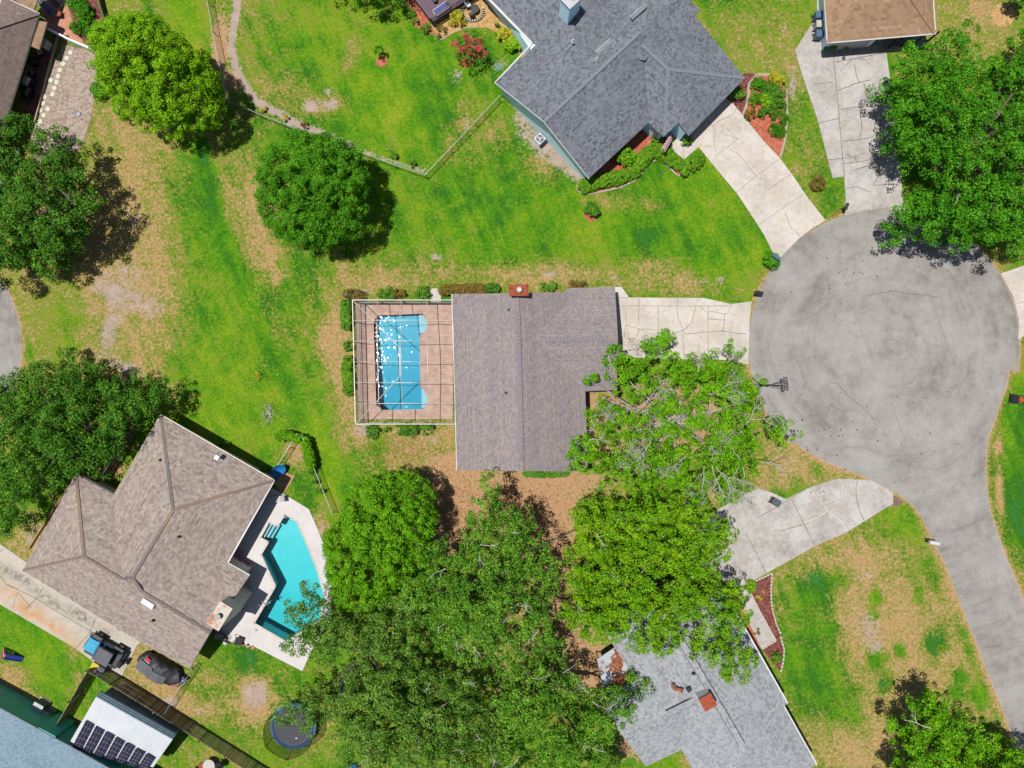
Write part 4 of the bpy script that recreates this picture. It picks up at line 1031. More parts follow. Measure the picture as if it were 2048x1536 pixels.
# ---------- tan roofed house
ht = empty('house', W(1760, 20), 'white walled house with tan shingle hip roof at the top edge', 'house')
roof('roof', [[(1655.6, 84.6, E), (1870.5, 66.4, E), (1784, -60, 4.9), (1754, -58, 4.9)],
              [(1655.6, 84.6, E), (1754, -58, 4.9), (1744, -200, 4.9), (1634, -200, E)],
              [(1870.5, 66.4, E), (1852, -200, E), (1774, -200, 4.9), (1784, -60, 4.9)],
              [(1754, -58, 4.9), (1784, -60, 4.9), (1774, -200, 4.9), (1744, -200, 4.9)]], 'roof_tan', ht)
ridge_caps((1656.5, 83.5, E), (1754, -58, 4.9), ht, M['roof_tan'], .36, .05, .4); ridge_caps((1869.5, 65.5, E), (1784, -60, 4.9), ht, M['roof_tan'], .36, .05, .4)
gutter([(1640, -160, E), (1655.4, 85, E), (1871, 66.8, E), (1860, -100, E)], ht, 'white', .16)
tb = below([(1666, 74), (1766, 66), (1766, 40), (1860, 32), (1846, -160), (1650, -160)], E)
b = MB(); b.prism(xy(*tb), 0, 2.6); b.build('wall', M['white_wall'], ht)
tq = [W(*p) for p in tb]
gd = MB(); a, c2 = tq[0] + (tq[1] - tq[0]) * .1, tq[0] + (tq[1] - tq[0]) * .92
gd.bar(a + Vector((0, -.03, 1.1)), c2 + Vector((0, -.03, 1.1)), .06, 2.2); gd.build('garage_door', M['white'], ht)
pf = MB(); pf.prism(xy((1768, 60), (1846, 52), (1850, 96), (1772, 104)), -.1, .1); pf.build('porch_floor', M['concrete_grey'], ht)
rp = MB()
p0, p1 = W(1776, 96), W(1846, 90)
for z in (.5, 1.0): rp.bar(p0 + Vector((0, 0, z)), p1 + Vector((0, 0, z)), .06, .06)
for k in range(4): q = p0 + (p1 - p0) * (k / 3); rp.box((q.x, q.y, 1.3), (.14, .14, 2.6))
rp.build('porch_post', M['dark'], ht)
wall_window(ht, tq[2] + (tq[3] - tq[2]) * .4, tq[2] + (tq[3] - tq[2]) * .75, .7, 2.1)

# ---------- silver grey roofed house
hg = empty('house', W(1440, 1390), 'house with silver grey shingles and white gutters half under the trees', 'house')
GZ, HZ = 4.95, 4.1
roof('roof', [[(1316, 1205, GZ), (1440, 1170, E), (1574.5, 1407, E), (1486, 1493, GZ)],
              [(1566.7, 1412, E + .02), (1632, 1529, E + .02), (1490, 1500, GZ), (1486, 1493, GZ)],
              [(1316, 1205, GZ), (1486, 1493, GZ), (1490, 1500, GZ), (1443, 1640, E), (1363, 1499, E), (1192, 1238, E)],
              [(1490, 1500, GZ), (1632, 1529, E + .02), (1443, 1640, E)]], 'roof_grey', hg, soffit='grey_metal')
roof('roof', [[(1400, 1395, HZ), (1245, 1472, HZ), (1292, 1533, E - .03), (1364, 1499, E - .03), (1440, 1460, E - .03)],
              [(1400, 1395, HZ), (1330, 1330, E - .03), (1198, 1398, E - .03), (1245, 1472, HZ)]], 'roof_grey', hg, drop=.17, soffit='grey_metal')
def ridge_vent(a, c):
    b = MB(); p, q = W(*a), W(*c); n = (q - p).normalized().cross(Vector((0, 0, 1))) * .3
    b.bar(p + Vector((0, 0, .03)), q + Vector((0, 0, .03)), .56, .05); o = b.build('ridge_vent', M['roof_grey'], hg, uv=True)
    e = MB()
    for s in (1, -1): e.bar(p + n * s + Vector((0, 0, .02)), q + n * s + Vector((0, 0, .02)), .05, .05)
    e.build('vent_slot', M['dark'], o)
ridge_vent((1356, 1272, GZ), (1484, 1490, GZ)); ridge_vent((1334, 1428, HZ + .08), (1388, 1401, HZ + .08))
gutter([(1440, 1170, E), (1574.5, 1407, E)], hg, 'white', .22, .18); gutter([(1566.7, 1412, E), (1633, 1530, E)], hg, 'white', .22, .18)
c = W(1415.6, 1404, 5.9)
ch = MB(); ch.box((c.x, c.y, 4.8), (1.1, 1.1, 2.2), math.radians(30)); cho = ch.build('chimney', M['white'], hg)
cc = MB(); cc.box((c.x, c.y, 5.93), (1.22, 1.22, .1), math.radians(30)); cc.build('cap', M['rust'], cho)
v = MB(); p = W(1378, 1379.5, 4.7); v.box((p.x, p.y, 4.65), (.42, .34, .25), math.radians(25)); v.build('roof_vent', M['black_metal'], hg)
pipe(1389, 1349, 4.75, hg, .1, .3, 'dark')
v = MB(); rr = random.Random(3)
for i in range(60):
    t_ = rr.random(); p = W(1343 + 22 * t_ + rr.gauss(0, 1.6), 1372 + 11 * t_ + rr.gauss(0, 1.6), 4.35 + .2 * t_); v.box((p.x, p.y, p.z + rr.uniform(.02, .08)), (.16, .09, .01), rr.uniform(0, 3))
tag(v.build('leaf_litter', M['leaf_brown'], origin=W(1350, 1376, 4.4)), 'streak of orange fallen leaves on the silver grey roof', 'leaf litter', kind='stuff')
sb = below([(1216, 1250), (1318, 1222), (1428, 1184), (1562, 1408), (1556, 1416), (1618, 1524), (1450, 1624), (1374, 1494), (1296, 1520), (1212, 1404), (1292, 1366)], E)
b = MB(); b.prism(xy(*sb), 0, 2.6); b.build('wall', M['beige_wall'], hg)
gw = [W(*p) for p in sb]
wall_window(hg, gw[3] + (gw[2] - gw[3]) * .3, gw[3] + (gw[2] - gw[3]) * .5, .8, 2.1); wall_window(hg, gw[5] + (gw[4] - gw[5]) * .3, gw[5] + (gw[4] - gw[5]) * .7, .8, 2.1)

# ---------- top left house
hl = empty('house', W(10, 110), 'brown grey shingle house cut off at the top left corner', 'house')
roof('roof', [[(78, 27, E), (13, 236, E), (-40, 66, 4.9)], [(13, 236, E), (-120, 560, E), (-260, 500, 4.9), (-40, 66, 4.9)],
              [(78, 27, E), (-40, 66, 4.9), (-260, -20, 4.9), (-60, -100, E), (20, 0, E)],
              [(-40, 66, 4.9), (-260, 500, 4.9), (-420, 440, E), (-260, -20, 4.9)]], 'roof_umber', hl)
roof('roof', [[(20, -6, 2.6), (66, -60, 2.6), (86, -30, 2.5), (66, 24, 2.5)]], 'roof_tan', hl, drop=.15)
roof('roof', [[(68, 40, 2.55), (94, 44, 2.35), (78, 99, 2.35), (52, 88, 2.6)]], 'roof_tan', hl, drop=.12)
ridge_caps((77, 27.5, E), (-40, 66, 4.9), hl, M['roof_umber'], .34, .05, .4)
gutter([(20, 0, E), (78, 27, E)], hl, 'white', .14)
lb = below([(20, 50), (-44, 216), (-170, 530), (-400, 440), (-240, -20), (-50, -90), (4, 12)], E)
b = MB(); b.prism(xy(*lb), 0, 2.6); b.build('wall', M['beige_wall'], hl)
pipe(36, 27, 3.1, hl, .05, .3)
rh = MB(); p = W(94, 92); rh.box((p.x, p.y, .55), (1.3, .8, 1.1), math.radians(-28), taper=.97)
tag(rh.build('storage_box', M['bin_white'], origin=p), 'white box beside the tan awning at the top left house', 'box')

# ---------- pale blue roofed house bottom left
hs = empty('house', W(30, 1510), 'green sided house with pale blue shingle roof at the bottom left', 'house')
roof('roof', [[(-160, 1330, 3.1), (0, 1417, 3.1), (137, 1492, 3.1), (330, 1600, 3.1), (200, 1740, 5.0), (-240, 1480, 5.0)],
              [(-240, 1480, 5.0), (200, 1740, 5.0), (120, 1880, 3.1), (-330, 1640, 3.1)]], 'roof_sky', hs)
gutter([(-160, 1330, 3.1), (0, 1417, 3.1), (137, 1492, 3.1), (330, 1600, 3.1)], hs, 'grey_metal', .1)
gb = below([(-150, 1340), (0, 1421), (70, 1460), (76, 1456), (110, 1474), (104, 1480), (310, 1592), (110, 1850), (-310, 1630)], 3.1)
b = MB(); b.prism(xy(*gb), 0, 3.0); b.build('wall', M['green_wall'], hs)
gq = [W(*p) for p in gb]
wall_window(hs, gq[1] + (gq[0] - gq[1]) * .2, gq[1] + (gq[0] - gq[1]) * .4, 1., 2.2)

# ---------- corrugated sheds
def corrugate(px4, z4, mat, parent, name, n, amp=.03, solid=.04):
    """rib sheet over a quad given as a,b,c,d; ribs run a->b"""
    a, b_, c_, d_ = [W(x, y, z) for (x, y), z in zip(px4, z4)]
    b = MB(); m = 4 * n; vs = []
    for i in range(m + 1):
        t_ = i / m; h = amp * (1 if (i % 4) in (1, 2) else -1)
        for e, f in ((a, d_), (b_, c_)):
            p = e + (f - e) * t_; vs.append((p.x, p.y, p.z + h))
    vs += [(x, y, z - solid - amp * 2) for x, y, z in vs[:]]
    k = 2 * (m + 1)
    fs = [(2 * i, 2 * i + 1, 2 * i + 3, 2 * i + 2) for i in range(m)] + [(k + 2 * i + 2, k + 2 * i + 3, k + 2 * i + 1, k + 2 * i) for i in range(m)]
    fs += [(0, k, k + 1, 1), (2 * m + 1, k + 2 * m + 1, k + 2 * m, 2 * m)]
    for i in range(m):
        fs += [(2 * i + 2, k + 2 * i + 2, k + 2 * i, 2 * i), (2 * i + 1, k + 2 * i + 1, k + 2 * i + 3, 2 * i + 3)]
    if (b_ - a).cross(d_ - a).z < 0: fs = [f[::-1] for f in fs]
    b.add(vs, fs)
    return b.build(name, M[mat], parent)
sh = empty('shed', W(250, 1455), 'white ribbed metal shed with dark solar panels on its roof', 'shed')
corrugate([(192, 1394), (345, 1479), (306, 1535), (134, 1494)], [3.25, 3.25, 2.5, 2.5], 'roof_metal', sh, 'roof', 16)
corrugate([(200, 1382), (352, 1468), (345, 1479), (192, 1394)], [2.75, 2.75, 3.25, 3.25], 'roof_metal_grey', sh, 'roof', 3)
b = MB(); b.prism(xy(*below([(202, 1390), (346, 1470), (304, 1530), (142, 1488)], 2.6)), 0, 2.5); b.build('wall', M['roof_metal_grey'], sh)
A0, B0, C0, D0 = [W(*p) for p in ((172, 1439, 2.95), (312, 1517, 2.95), (296, 1541, 2.62), (143, 1494, 2.62))]
for k in range(7):
    pb = MB(); t0, t1 = k / 7 + .008, (k + 1) / 7 - .018
    q = [A0 + (B0 - A0) * t0, A0 + (B0 - A0) * t1, D0 + (C0 - D0) * t1, D0 + (C0 - D0) * t0]
    up = Vector((0, 0, .09))
    pb.add([v + up for v in q] + [v + up - Vector((0, 0, .04)) for v in q], [(3, 2, 1, 0), (4, 5, 6, 7), (0, 1, 5, 4), (1, 2, 6, 5), (2, 3, 7, 6), (3, 0, 4, 7)])
    po = pb.build('solar_panel', M['solar'], sh)
    gr_ = MB()
    for s in (.33, .66): gr_.bar(q[0] + (q[1] - q[0]) * s + up + Vector((0, 0, .004)), q[3] + (q[2] - q[3]) * s + up + Vector((0, 0, .004)), .02, .012)
    for s in (.2, .4, .6, .8): gr_.bar(q[0] + (q[3] - q[0]) * s + up + Vector((0, 0, .005)), q[1] + (q[2] - q[1]) * s + up + Vector((0, 0, .005)), .02, .012)
    gr_.build('grid_line', M['grey_metal'], po)

tn_ = empty('carport', W(1240, 1332), 'rusty white corrugated carport roof under the yellow green tree', 'carport')
M['tin_rusty'] = plain('rust_stained_tin', A(214, 220, 230), .5, .12, 2, dirt=A(150, 82, 56))
corrugate([(1194, 1319), (1206, 1374), (1277, 1343), (1241, 1287)], [2.5, 2.4, 2.4, 2.5], 'tin_rusty', tn_, 'roof', 14)
for x, y in ((1198, 1322), (1208, 1368), (1270, 1340), (1238, 1292)):
    b = MB(); p = W(x, y, 2.4); b.box((p.x, p.y, 1.15), (.1, .1, 2.3)); b.build('post', M['wood_post'], tn_)
lt = MB(); rr = random.Random(9)
for i in range(420):
    k_ = rr.random()
    x, y = (1236 + rr.gauss(0, 7) - 16 * (k_ - .5), 1322 + 44 * (k_ - .5) + rr.gauss(0, 5)) if i % 2 else (1244 + 38 * (k_ - .5), 1356 - 14 * (k_ - .5) + rr.gauss(0, 4))
    p = W(x, y, 2.55); lt.box((p.x, p.y, 2.52 + rr.uniform(0, .06)), (.2, .12, .012), rr.uniform(0, 3))
tag(lt.build('leaf_litter', M['leaf_brown'], origin=W(1240, 1335, 2.5)), 'brown leaves and debris lying on the rusty carport roof', 'leaf litter', kind='stuff')

# ---------- pool cage
cg = empty('pool_cage', W(807, 722), 'white framed screen cage over the rectangular pool', 'pool cage')
CX0, CX1, CY0, CY1 = 705, 905, 600, 848          # eave outline, photo pixels at eave height
we = lambda x, y: W(x, y, 2.6)
O00, O11 = we(CX0, CY0), we(CX1, CY1)
tilt = W(711, 848, 2.6).x - W(705, 600, 2.6).x
def cage(u, v):
    """u: metres from the west eave, v: metres from the north eave -> point on the cage roof"""
    Lx, Ly = O11.x - O00.x, O00.y - O11.y
    z = 2.6 + min(1.05, .24 * u, .24 * v, .24 * (Ly - v), .16 + .24 * (Lx - u))
    return Vector((O00.x + u + tilt * v / Ly, O00.y - v, z))
LX, LY = O11.x - O00.x, O00.y - O11.y
hip = 1.05 / .24
vs_x = [LX * .25, LX * .485, LX * .745]
vs_y = [LY * (k / 6) for k in range(1, 6)]
def poly_beam(pts, w, name='beam'):
    b = MB()
    for i in range(len(pts) - 1): b.bar(pts[i], pts[i + 1], w, .1)
    return b.build(name, M['cage_frame'], cg)
for x in vs_x:
    k = sorted(set([0, min(x, hip), hip, LY - hip, LY - min(x, hip), LY])); poly_beam([cage(x, v) for v in k], .042)
for y in vs_y:
    k = sorted(set([0, min(y, LY - y, hip), hip, LX - hip + .6, LX])); poly_beam([cage(u, y) for u in k], .042)
poly_beam([cage(0, 0), cage(hip, hip)], .05); poly_beam([cage(0, LY), cage(hip, LY - hip)], .05); poly_beam([cage(hip, hip), cage(hip, LY - hip)], .05)
poly_beam([cage(LX, 0), cage(0, 0), cage(0, LY), cage(LX, LY)], .075, 'eave_beam')
poly_beam([cage(LX, 0), cage(LX, LY * .5), cage(LX, LY)], .07, 'eave_beam')
posts = [(0, 0), (0, LY), (LX, 0), (LX, LY)] + [(x, 0) for x in vs_x] + [(x, LY) for x in vs_x] + [(0, y) for y in vs_y]
for u, v in posts:
    p = cage(u, v); b = MB(); b.box((p.x, p.y, 1.3), (.06, .06, 2.6)); b.build('post', M['cage_rail'], cg)
for pa, pb_ in (((0, 0), (LX, 0)), ((0, 0), (0, LY)), ((0, LY), (LX, LY))):
    a, c = cage(*pa), cage(*pb_); a.z = c.z = 0
    b = MB(); b.bar(a + Vector((0, 0, .9)), c + Vector((0, 0, .9)), .05, .08); b.bar(a + Vector((0, 0, .1)), c + Vector((0, 0, .1)), .04, .07); b.build('rail', M['cage_rail'], cg)
    b = MB(); b.add([a + Vector((0, 0, .06)), c + Vector((0, 0, .06)), c + Vector((0, 0, 2.55)), a + Vector((0, 0, 2.55))], [(0, 1, 2, 3)]); b.build('screen', M['screen'], cg)
b = MB()
us = sorted(set([0, hip, LX - hip + .6, LX])); 
P_ = lambda u, v: cage(u, v) + Vector((0, 0, .03))
b.add([P_(0, 0), P_(0, LY), P_(hip, LY - hip), P_(hip, hip)], [(0, 1, 2, 3)]); b.add([P_(0, 0), P_(hip, hip), P_(LX - .6, hip), P_(LX, 0)], [(0, 1, 2, 3)])
b.add([P_(0, LY), P_(LX, LY), P_(LX - .6, LY - hip), P_(hip, LY - hip)], [(0, 1, 2, 3)]); b.add([P_(hip, hip), P_(hip, LY - hip), P_(LX - .6, LY - hip), P_(LX - .6, hip)], [(0, 1, 2, 3)])
b.build('screen', M['screen_roof'], cg)
# ------------------------------------------------------------------ trees and plants
def quads_mesh(name, P, Nn, size, mat, parent, seed, aspect=.55, flat=None):
    """P points, Nn leaf normals, size per leaf -> one crown mesh of small folded leaves"""
    r = np.random.default_rng(seed)
    n = len(P)
    Nn = Nn / (np.linalg.norm(Nn, axis=1, keepdims=True) + 1e-9)
    T = r.normal(size=(n, 3)); T -= Nn * np.sum(T * Nn, 1, keepdims=True); T /= np.linalg.norm(T, axis=1, keepdims=True) + 1e-9
    B = np.cross(Nn, T)
    L = (size * r.uniform(.7, 1.3, n))[:, None]
    w = L * aspect
    V = np.empty((n, 4, 3), np.float32)
    V[:, 0] = P - T * L * .5
    V[:, 1] = P + B * w * .5 - Nn * L * .08 + T * L * .08
    V[:, 2] = P + T * L * .5
    V[:, 3] = P - B * w * .5 - Nn * L * .08 + T * L * .08
    V = V.reshape(-1, 3) - np.array(ORG[root_of(parent).name], np.float32)
    me = bpy.data.meshes.new(name)
    me.vertices.add(4 * n); me.vertices.foreach_set('co', V.astype(np.float32).ravel())
    me.loops.add(4 * n); me.loops.foreach_set('vertex_index', np.arange(4 * n, dtype=np.int32))
    me.polygons.add(n); me.polygons.foreach_set('loop_start', np.arange(0, 4 * n, 4, dtype=np.int32))
    me.update()
    me.materials.append(mat)
    o = bpy.data.objects.new(name, me); COL.objects.link(o); o.parent = parent
    return o

def clumps_to_leaves(C, O, R, per, r, droop=.0, spread=.9):
    """leaf positions round each clump centre, thicker on the outward side"""
    n = len(C)
    d = r.normal(size=(n, per, 3)); d /= np.linalg.norm(d, axis=2, keepdims=True)
    out = O[:, None, :]
    dn = d + out * .55 + np.array([0, 0, .25 - droop])
    dn /= np.linalg.norm(dn, axis=2, keepdims=True)
    rad = R[:, None, None] * (r.uniform(.25, 1, size=(n, per, 1)) ** .45)
    P = C[:, None, :] + dn * rad * np.array([1, 1, .85])
    N = dn * .9 + r.normal(size=(n, per, 3)) * spread * .55 + np.array([0, 0, .35])
    return P.reshape(-1, 3), N.reshape(-1, 3)

def lobes_crown(name, lobes, mat, parent, seed, clump=.55, spacing=.8, per=60, leaf=.2, zf=.8, low=-.25, inner=.25, jit=.14, aspect=.55, spread=.8, under=0):
    r = np.random.default_rng(seed)
    if under:
        lobes = list(lobes) + [((c[0] + r.normal() * R * .6, c[1] + r.normal() * R * .6, max(c[2] - 2.3, R)), R * 1.05) for c, R in lobes if r.random() < under]
    Cs, Os = [], []
    for (c, R) in lobes:
        c = np.array(c); n = max(6, int(2 * math.pi * R * R * (1 - low) * .6 / spacing ** 2))
        d = r.normal(size=(n * 3, 3)); d /= np.linalg.norm(d, axis=1, keepdims=True); d = d[d[:, 2] > low][:n]
        f = np.where(r.random(len(d)) < inner, r.uniform(.35, .8, len(d)), r.normal(1.0, jit, len(d)))
        Cs.append(c + d * f[:, None] * R * np.array([1, 1, zf])); Os.append(d)
    C, O = np.concatenate(Cs), np.concatenate(Os)
    keep = C[:, 2] > .25
    C, O = C[keep], O[keep]
    P, N = clumps_to_leaves(C, O, clump * r.uniform(.65, 1.3, len(C)), per, r, spread=spread)
    return quads_mesh(name, P, N, leaf, mat, parent, seed + 1, aspect)

def limbs(name, base, targets, r0, mat, parent, seed, fork=.45, n=7):
    """trunk that forks into limbs reaching the given points"""
    rr = random.Random(seed); b = MB(); base = Vector(base)
    cen = sum((Vector(t) for t in targets), Vector()) / len(targets)
    top = base + (cen - base) * fork; top.x += rr.uniform(-.2, .2)
    b.tube([base - Vector((0, 0, .1)), base + (top - base) * .15, base + (top - base) * .6, top], [r0 * 1.5, r0 * 1.05, r0 * .9, r0 * .75], n + 2)
    for t in targets:
        t = Vector(t); m = top + (t - top) * .5 + Vector((rr.uniform(-.4, .4), rr.uniform(-.4, .4), rr.uniform(0, .5)))
        b.tube([top - Vector((0, 0, .2)), top + (m - top) * .5, m, m + (t - m) * .55, t], [r0 * .55, r0 * .45, r0 * .32, r0 * .2, .03], n)
    return b.build(name, mat, parent, smooth=True)

def pin(px, py, poly): return bool(inside(np.array([float(px)]), np.array([float(py)]), poly)[0])
def edge(px, py, poly): return float(seg_dist(np.array([float(px)]), np.array([float(py)]), poly)[0])

def scatter_lobes(poly, n, rpx, z, seed, dome=1.6, minsep=.75, gaps=0):
    """lobes inside an outline in photo pixels; higher towards the middle"""
    rr = random.Random(seed); xs = [p[0] for p in poly]; ys = [p[1] for p in poly]
    out = []; tries = 0; cs = []
    gap = [(rr.uniform(min(xs), max(xs)), rr.uniform(min(ys), max(ys)), rr.uniform(13, 26)) for _ in range(gaps)]
    big = max(max(xs) - min(xs), max(ys) - min(ys)) / 2
    while len(out) < n and tries < 9000:
        tries += 1
        x, y = rr.uniform(min(xs), max(xs)), rr.uniform(min(ys), max(ys)); R = rr.uniform(*rpx)
        if not pin(x, y, poly) or edge(x, y, poly) < R * .62: continue
        if any(math.hypot(x - a, y - b_) < q + R * .35 for a, b_, q in gap): continue
        if any(math.hypot(x - a, y - b_) < minsep * (R + q) * .62 for a, b_, q in cs): continue
        cs.append((x, y, R)); e = min(1, edge(x, y, poly) / (big * .6))
        zz = z + dome * (e - .5) + rr.uniform(-1.5, 1.1)
        out.append((W(x, y, zz), R * K * (H - zz) / H))
    return out

def tree(name, label, ground_px, lobes, mat, seed, r0=.28, group=None, bark='bark', nl=9, **kw):
    t = empty(name, W(*ground_px), label, 'tree', group)
    lobes_crown('crown', lobes, M[mat], t, seed, **kw)
    rr = random.Random(seed); tg = [Vector(c) - Vector((0, 0, R * .3)) for c, R in lobes]; rr.shuffle(tg)
    limbs('trunk', W(*ground_px), tg[:nl], r0, M[bark], t, seed)
    return t

def L(px, py, rp, z): return (W(px, py, z), rp * K * (H - z) / H)

# dense rounded trees
tree('rounded_tree', 'dense dome shaped dark green tree standing alone in the middle lawn', (660, 412),
     [L(628, 382, 104, 4.6), L(612, 350, 74, 5.6), L(650, 415, 70, 5.0), L(590, 410, 62, 4.6), L(668, 352, 62, 4.8)], 'leaf_dome', 11, .34, clump=.52, spacing=.62, per=92, leaf=.165, zf=.92, low=-.5, jit=.055, inner=.1, spread=.45)
tree('rounded_tree', 'dense lime green oval tree beside the chain link fence near the gravel', (370, 200),
     [L(255, 112, 66, 6.4), L(300, 140, 88, 5.6), L(350, 182, 82, 4.8), L(395, 212, 44, 4.2), L(225, 90, 36, 6.4), L(290, 100, 58, 6.0), L(290, 195, 58, 5.0)], 'leaf_dome_lime', 12, .32, clump=.52, spacing=.62, per=92, leaf=.165, zf=.9, low=-.5, jit=.055, inner=.1, spread=.45)
tree('rounded_tree', 'dense bright green rounded tree east of the turquoise pool', (792, 1060),
     [L(778, 1038, 86, 4.8), L(740, 1100, 84, 4.8), L(720, 1150, 62, 4.6), L(820, 1000, 44, 4.6), L(700, 1080, 44, 4.4), L(760, 990, 42, 4.6), L(800, 1080, 58, 5.0), L(690, 1180, 28, 4.0)], 'leaf_dome_mid', 13, .34, clump=.52, spacing=.62, per=92, leaf=.165, zf=.92, low=-.5, jit=.055, inner=.1, spread=.45)

# oaks
T4 = [(-70, 250), (30, 235), (75, 255), (100, 268), (150, 275), (165, 330), (190, 350), (188, 395), (165, 440), (175, 480), (130, 500), (110, 545), (40, 535), (-70, 560)]
tree('oak_tree', 'dark open crowned oak at the left edge above the cut off road circle', (150, 425), scatter_lobes(T4, 60, (17, 30), 6.0, 21, 3.0, .98, gaps=3), 'leaf_oak_dark', 21, .4, nl=12, clump=.55, spacing=.6, per=62, leaf=.19, inner=.2, jit=.16, low=-.05, under=.55)
T5 = [(-60, 780), (10, 765), (39, 744), (60, 722), (112, 718), (143, 716), (180, 723), (203, 747), (236, 768), (286, 775), (305, 799), (308, 815), (262, 846), (240, 882), (226, 921), (160, 936), (146, 953), (104, 976), (45, 992), (40, 1055), (0, 1070), (-60, 1070)]
tree('oak_tree', 'broad spreading oak between the brown house and the left edge', (170, 868), scatter_lobes(T5, 84, (16, 30), 5.6, 22, 2.4, .96, gaps=4), 'leaf_oak_dark', 22, .42, nl=14, clump=.55, spacing=.6, per=60, leaf=.19, inner=.2, jit=.16, low=-.05, under=.55)
T6a = [(566, 1185), (610, 1165), (640, 1150), (655, 1200), (700, 1215), (760, 1212), (830, 1190), (862, 1260), (850, 1380), (800, 1440), (700, 1425), (640, 1460), (588, 1470), (600, 1400), (640, 1350), (606, 1310), (564, 1300), (575, 1250)]
tree('oak_tree', 'oak leaning over the corner of the turquoise pool and the trampoline', (740, 1290), scatter_lobes(T6a, 58, (15, 27), 7.2, 23, 2.2, .98, gaps=11), 'leaf_oak_grey', 23, .38, nl=14, clump=.52, spacing=.6, per=60, leaf=.18, inner=.2, jit=.16, low=-.05, under=.32)
T6b = [(925, 1010), (950, 945), (985, 960), (1000, 1010), (1060, 1030), (1080, 1090), (1128, 1125), (1110, 1180), (1085, 1200), (1060, 1290), (1000, 1330), (900, 1320), (830, 1280), (800, 1190), (812, 1110), (870, 1088), (920, 1092), (932, 1050)]
tree('oak_tree', 'tall oak south of the central house with its top reaching the roof', (960, 1130), scatter_lobes(T6b, 84, (16, 28), 8.0, 24, 2.6, .98, gaps=14), 'leaf_oak', 24, .42, nl=14, clump=.52, spacing=.6, per=60, leaf=.18, inner=.2, jit=.16, low=-.05, under=.32)
T6c = [(690, 1440), (760, 1352), (880, 1330), (960, 1350), (1000, 1440), (1020, 1590), (700, 1590), (670, 1500)]
tree('oak_tree', 'grey green oak at the bottom edge right of the trampoline', (860, 1420), scatter_lobes(T6c, 70, (16, 28), 7.2, 25, 2.4, .98, gaps=9), 'leaf_oak_grey', 25, .4, nl=14, clump=.52, spacing=.6, per=60, leaf=.18, inner=.2, jit=.16, low=-.05, under=.32)
T6d = [(1040, 1200), (1098, 1180), (1112, 1280), (1140, 1330), (1195, 1362), (1262, 1392), (1292, 1440), (1232, 1482), (1256, 1590), (1010, 1590), (975, 1430), (1005, 1330)]
tree('oak_tree', 'loose oak with gaps beside the rusty carport roof', (1110, 1350), scatter_lobes(T6d, 62, (15, 26), 7.2, 26, 2.2, 1.0, gaps=16), 'leaf_oak', 26, .4, nl=14, clump=.52, spacing=.6, per=60, leaf=.18, inner=.2, jit=.16, low=-.05, under=.32)

T7 = [(1150, 1030), (1190, 1000), (1260, 985), (1330, 998), (1390, 1008), (1430, 1038), (1475, 1062), (1495, 1045), (1506, 1062), (1445, 1092), (1462, 1122), (1405, 1134), (1445, 1160), (1490, 1180), (1502, 1222), (1475, 1262), (1506, 1312), (1482, 1370), (1455, 1378), (1436, 1330), (1390, 1312), (1362, 1290), (1330, 1302), (1308, 1332), (1280, 1290), (1220, 1290), (1160, 1270), (1118, 1225), (1138, 1180), (1128, 1120), (1148, 1090)]
tree('feathery_tree', 'large yellow green tree spreading over the silver grey roof', (1300, 1140), scatter_lobes(T7, 105, (16, 29), 7.2, 31, 3.4, .94, gaps=6), 'leaf_yellow', 31, .45, nl=16, clump=.5, spacing=.62, per=66, leaf=.19, inner=.2, jit=.16, low=-.05, under=.55)
T9 = [(1780, 125), (1812, 105), (1850, 100), (1882, 88), (1902, 60), (1932, 55), (1946, 92), (1972, 116), (2000, 130), (2022, 90), (2048, 50), (2130, 60), (2130, 480), (2040, 492), (2000, 512), (1962, 482), (1902, 492), (1868, 470), (1830, 470), (1800, 432), (1806, 400), (1868, 380), (1850, 322), (1800, 312), (1788, 282), (1790, 200), (1784, 160)]
tree('leafy_tree', 'big deep green tree overhanging the circle and the long driveway at the right', (1880, 330), scatter_lobes(T9, 110, (18, 32), 7.6, 33, 3.4, .92, gaps=8), 'leaf_deep', 33, .46, nl=16, clump=.54, spacing=.62, per=66, leaf=.2, inner=.2, jit=.16, low=-.05, under=.55)
T10 = [(1822, 1398), (1860, 1384), (1892, 1408), (1905, 1430), (1950, 1450), (1990, 1480), (2040, 1500), (2110, 1530), (2110, 1640), (1800, 1640), (1806, 1550), (1830, 1510), (1788, 1474), (1830, 1460), (1836, 1425)]
t10 = tree('leafy_tree', 'glossy green tree at the bottom right corner beside the road', (1880, 1480), scatter_lobes(T10, 46, (17, 30), 6.2, 34, 2.4, .92, gaps=2), 'leaf_fresh', 34, .36, clump=.52, spacing=.62, per=66, leaf=.2, inner=.2, jit=.16, low=-.05, under=.55)
TN = [(600, -250), (800, -260), (800, -120), (790, -60), (740, -52), (700, -40), (650, -60), (600, -80)]
tree('oak_tree', 'oak just above the top edge whose shadow falls on the lawn', (715, -60), scatter_lobes(TN, 24, (26, 40), 7.0, 35), 'leaf_oak', 35, .36, clump=.52, spacing=.85, per=44, leaf=.2)

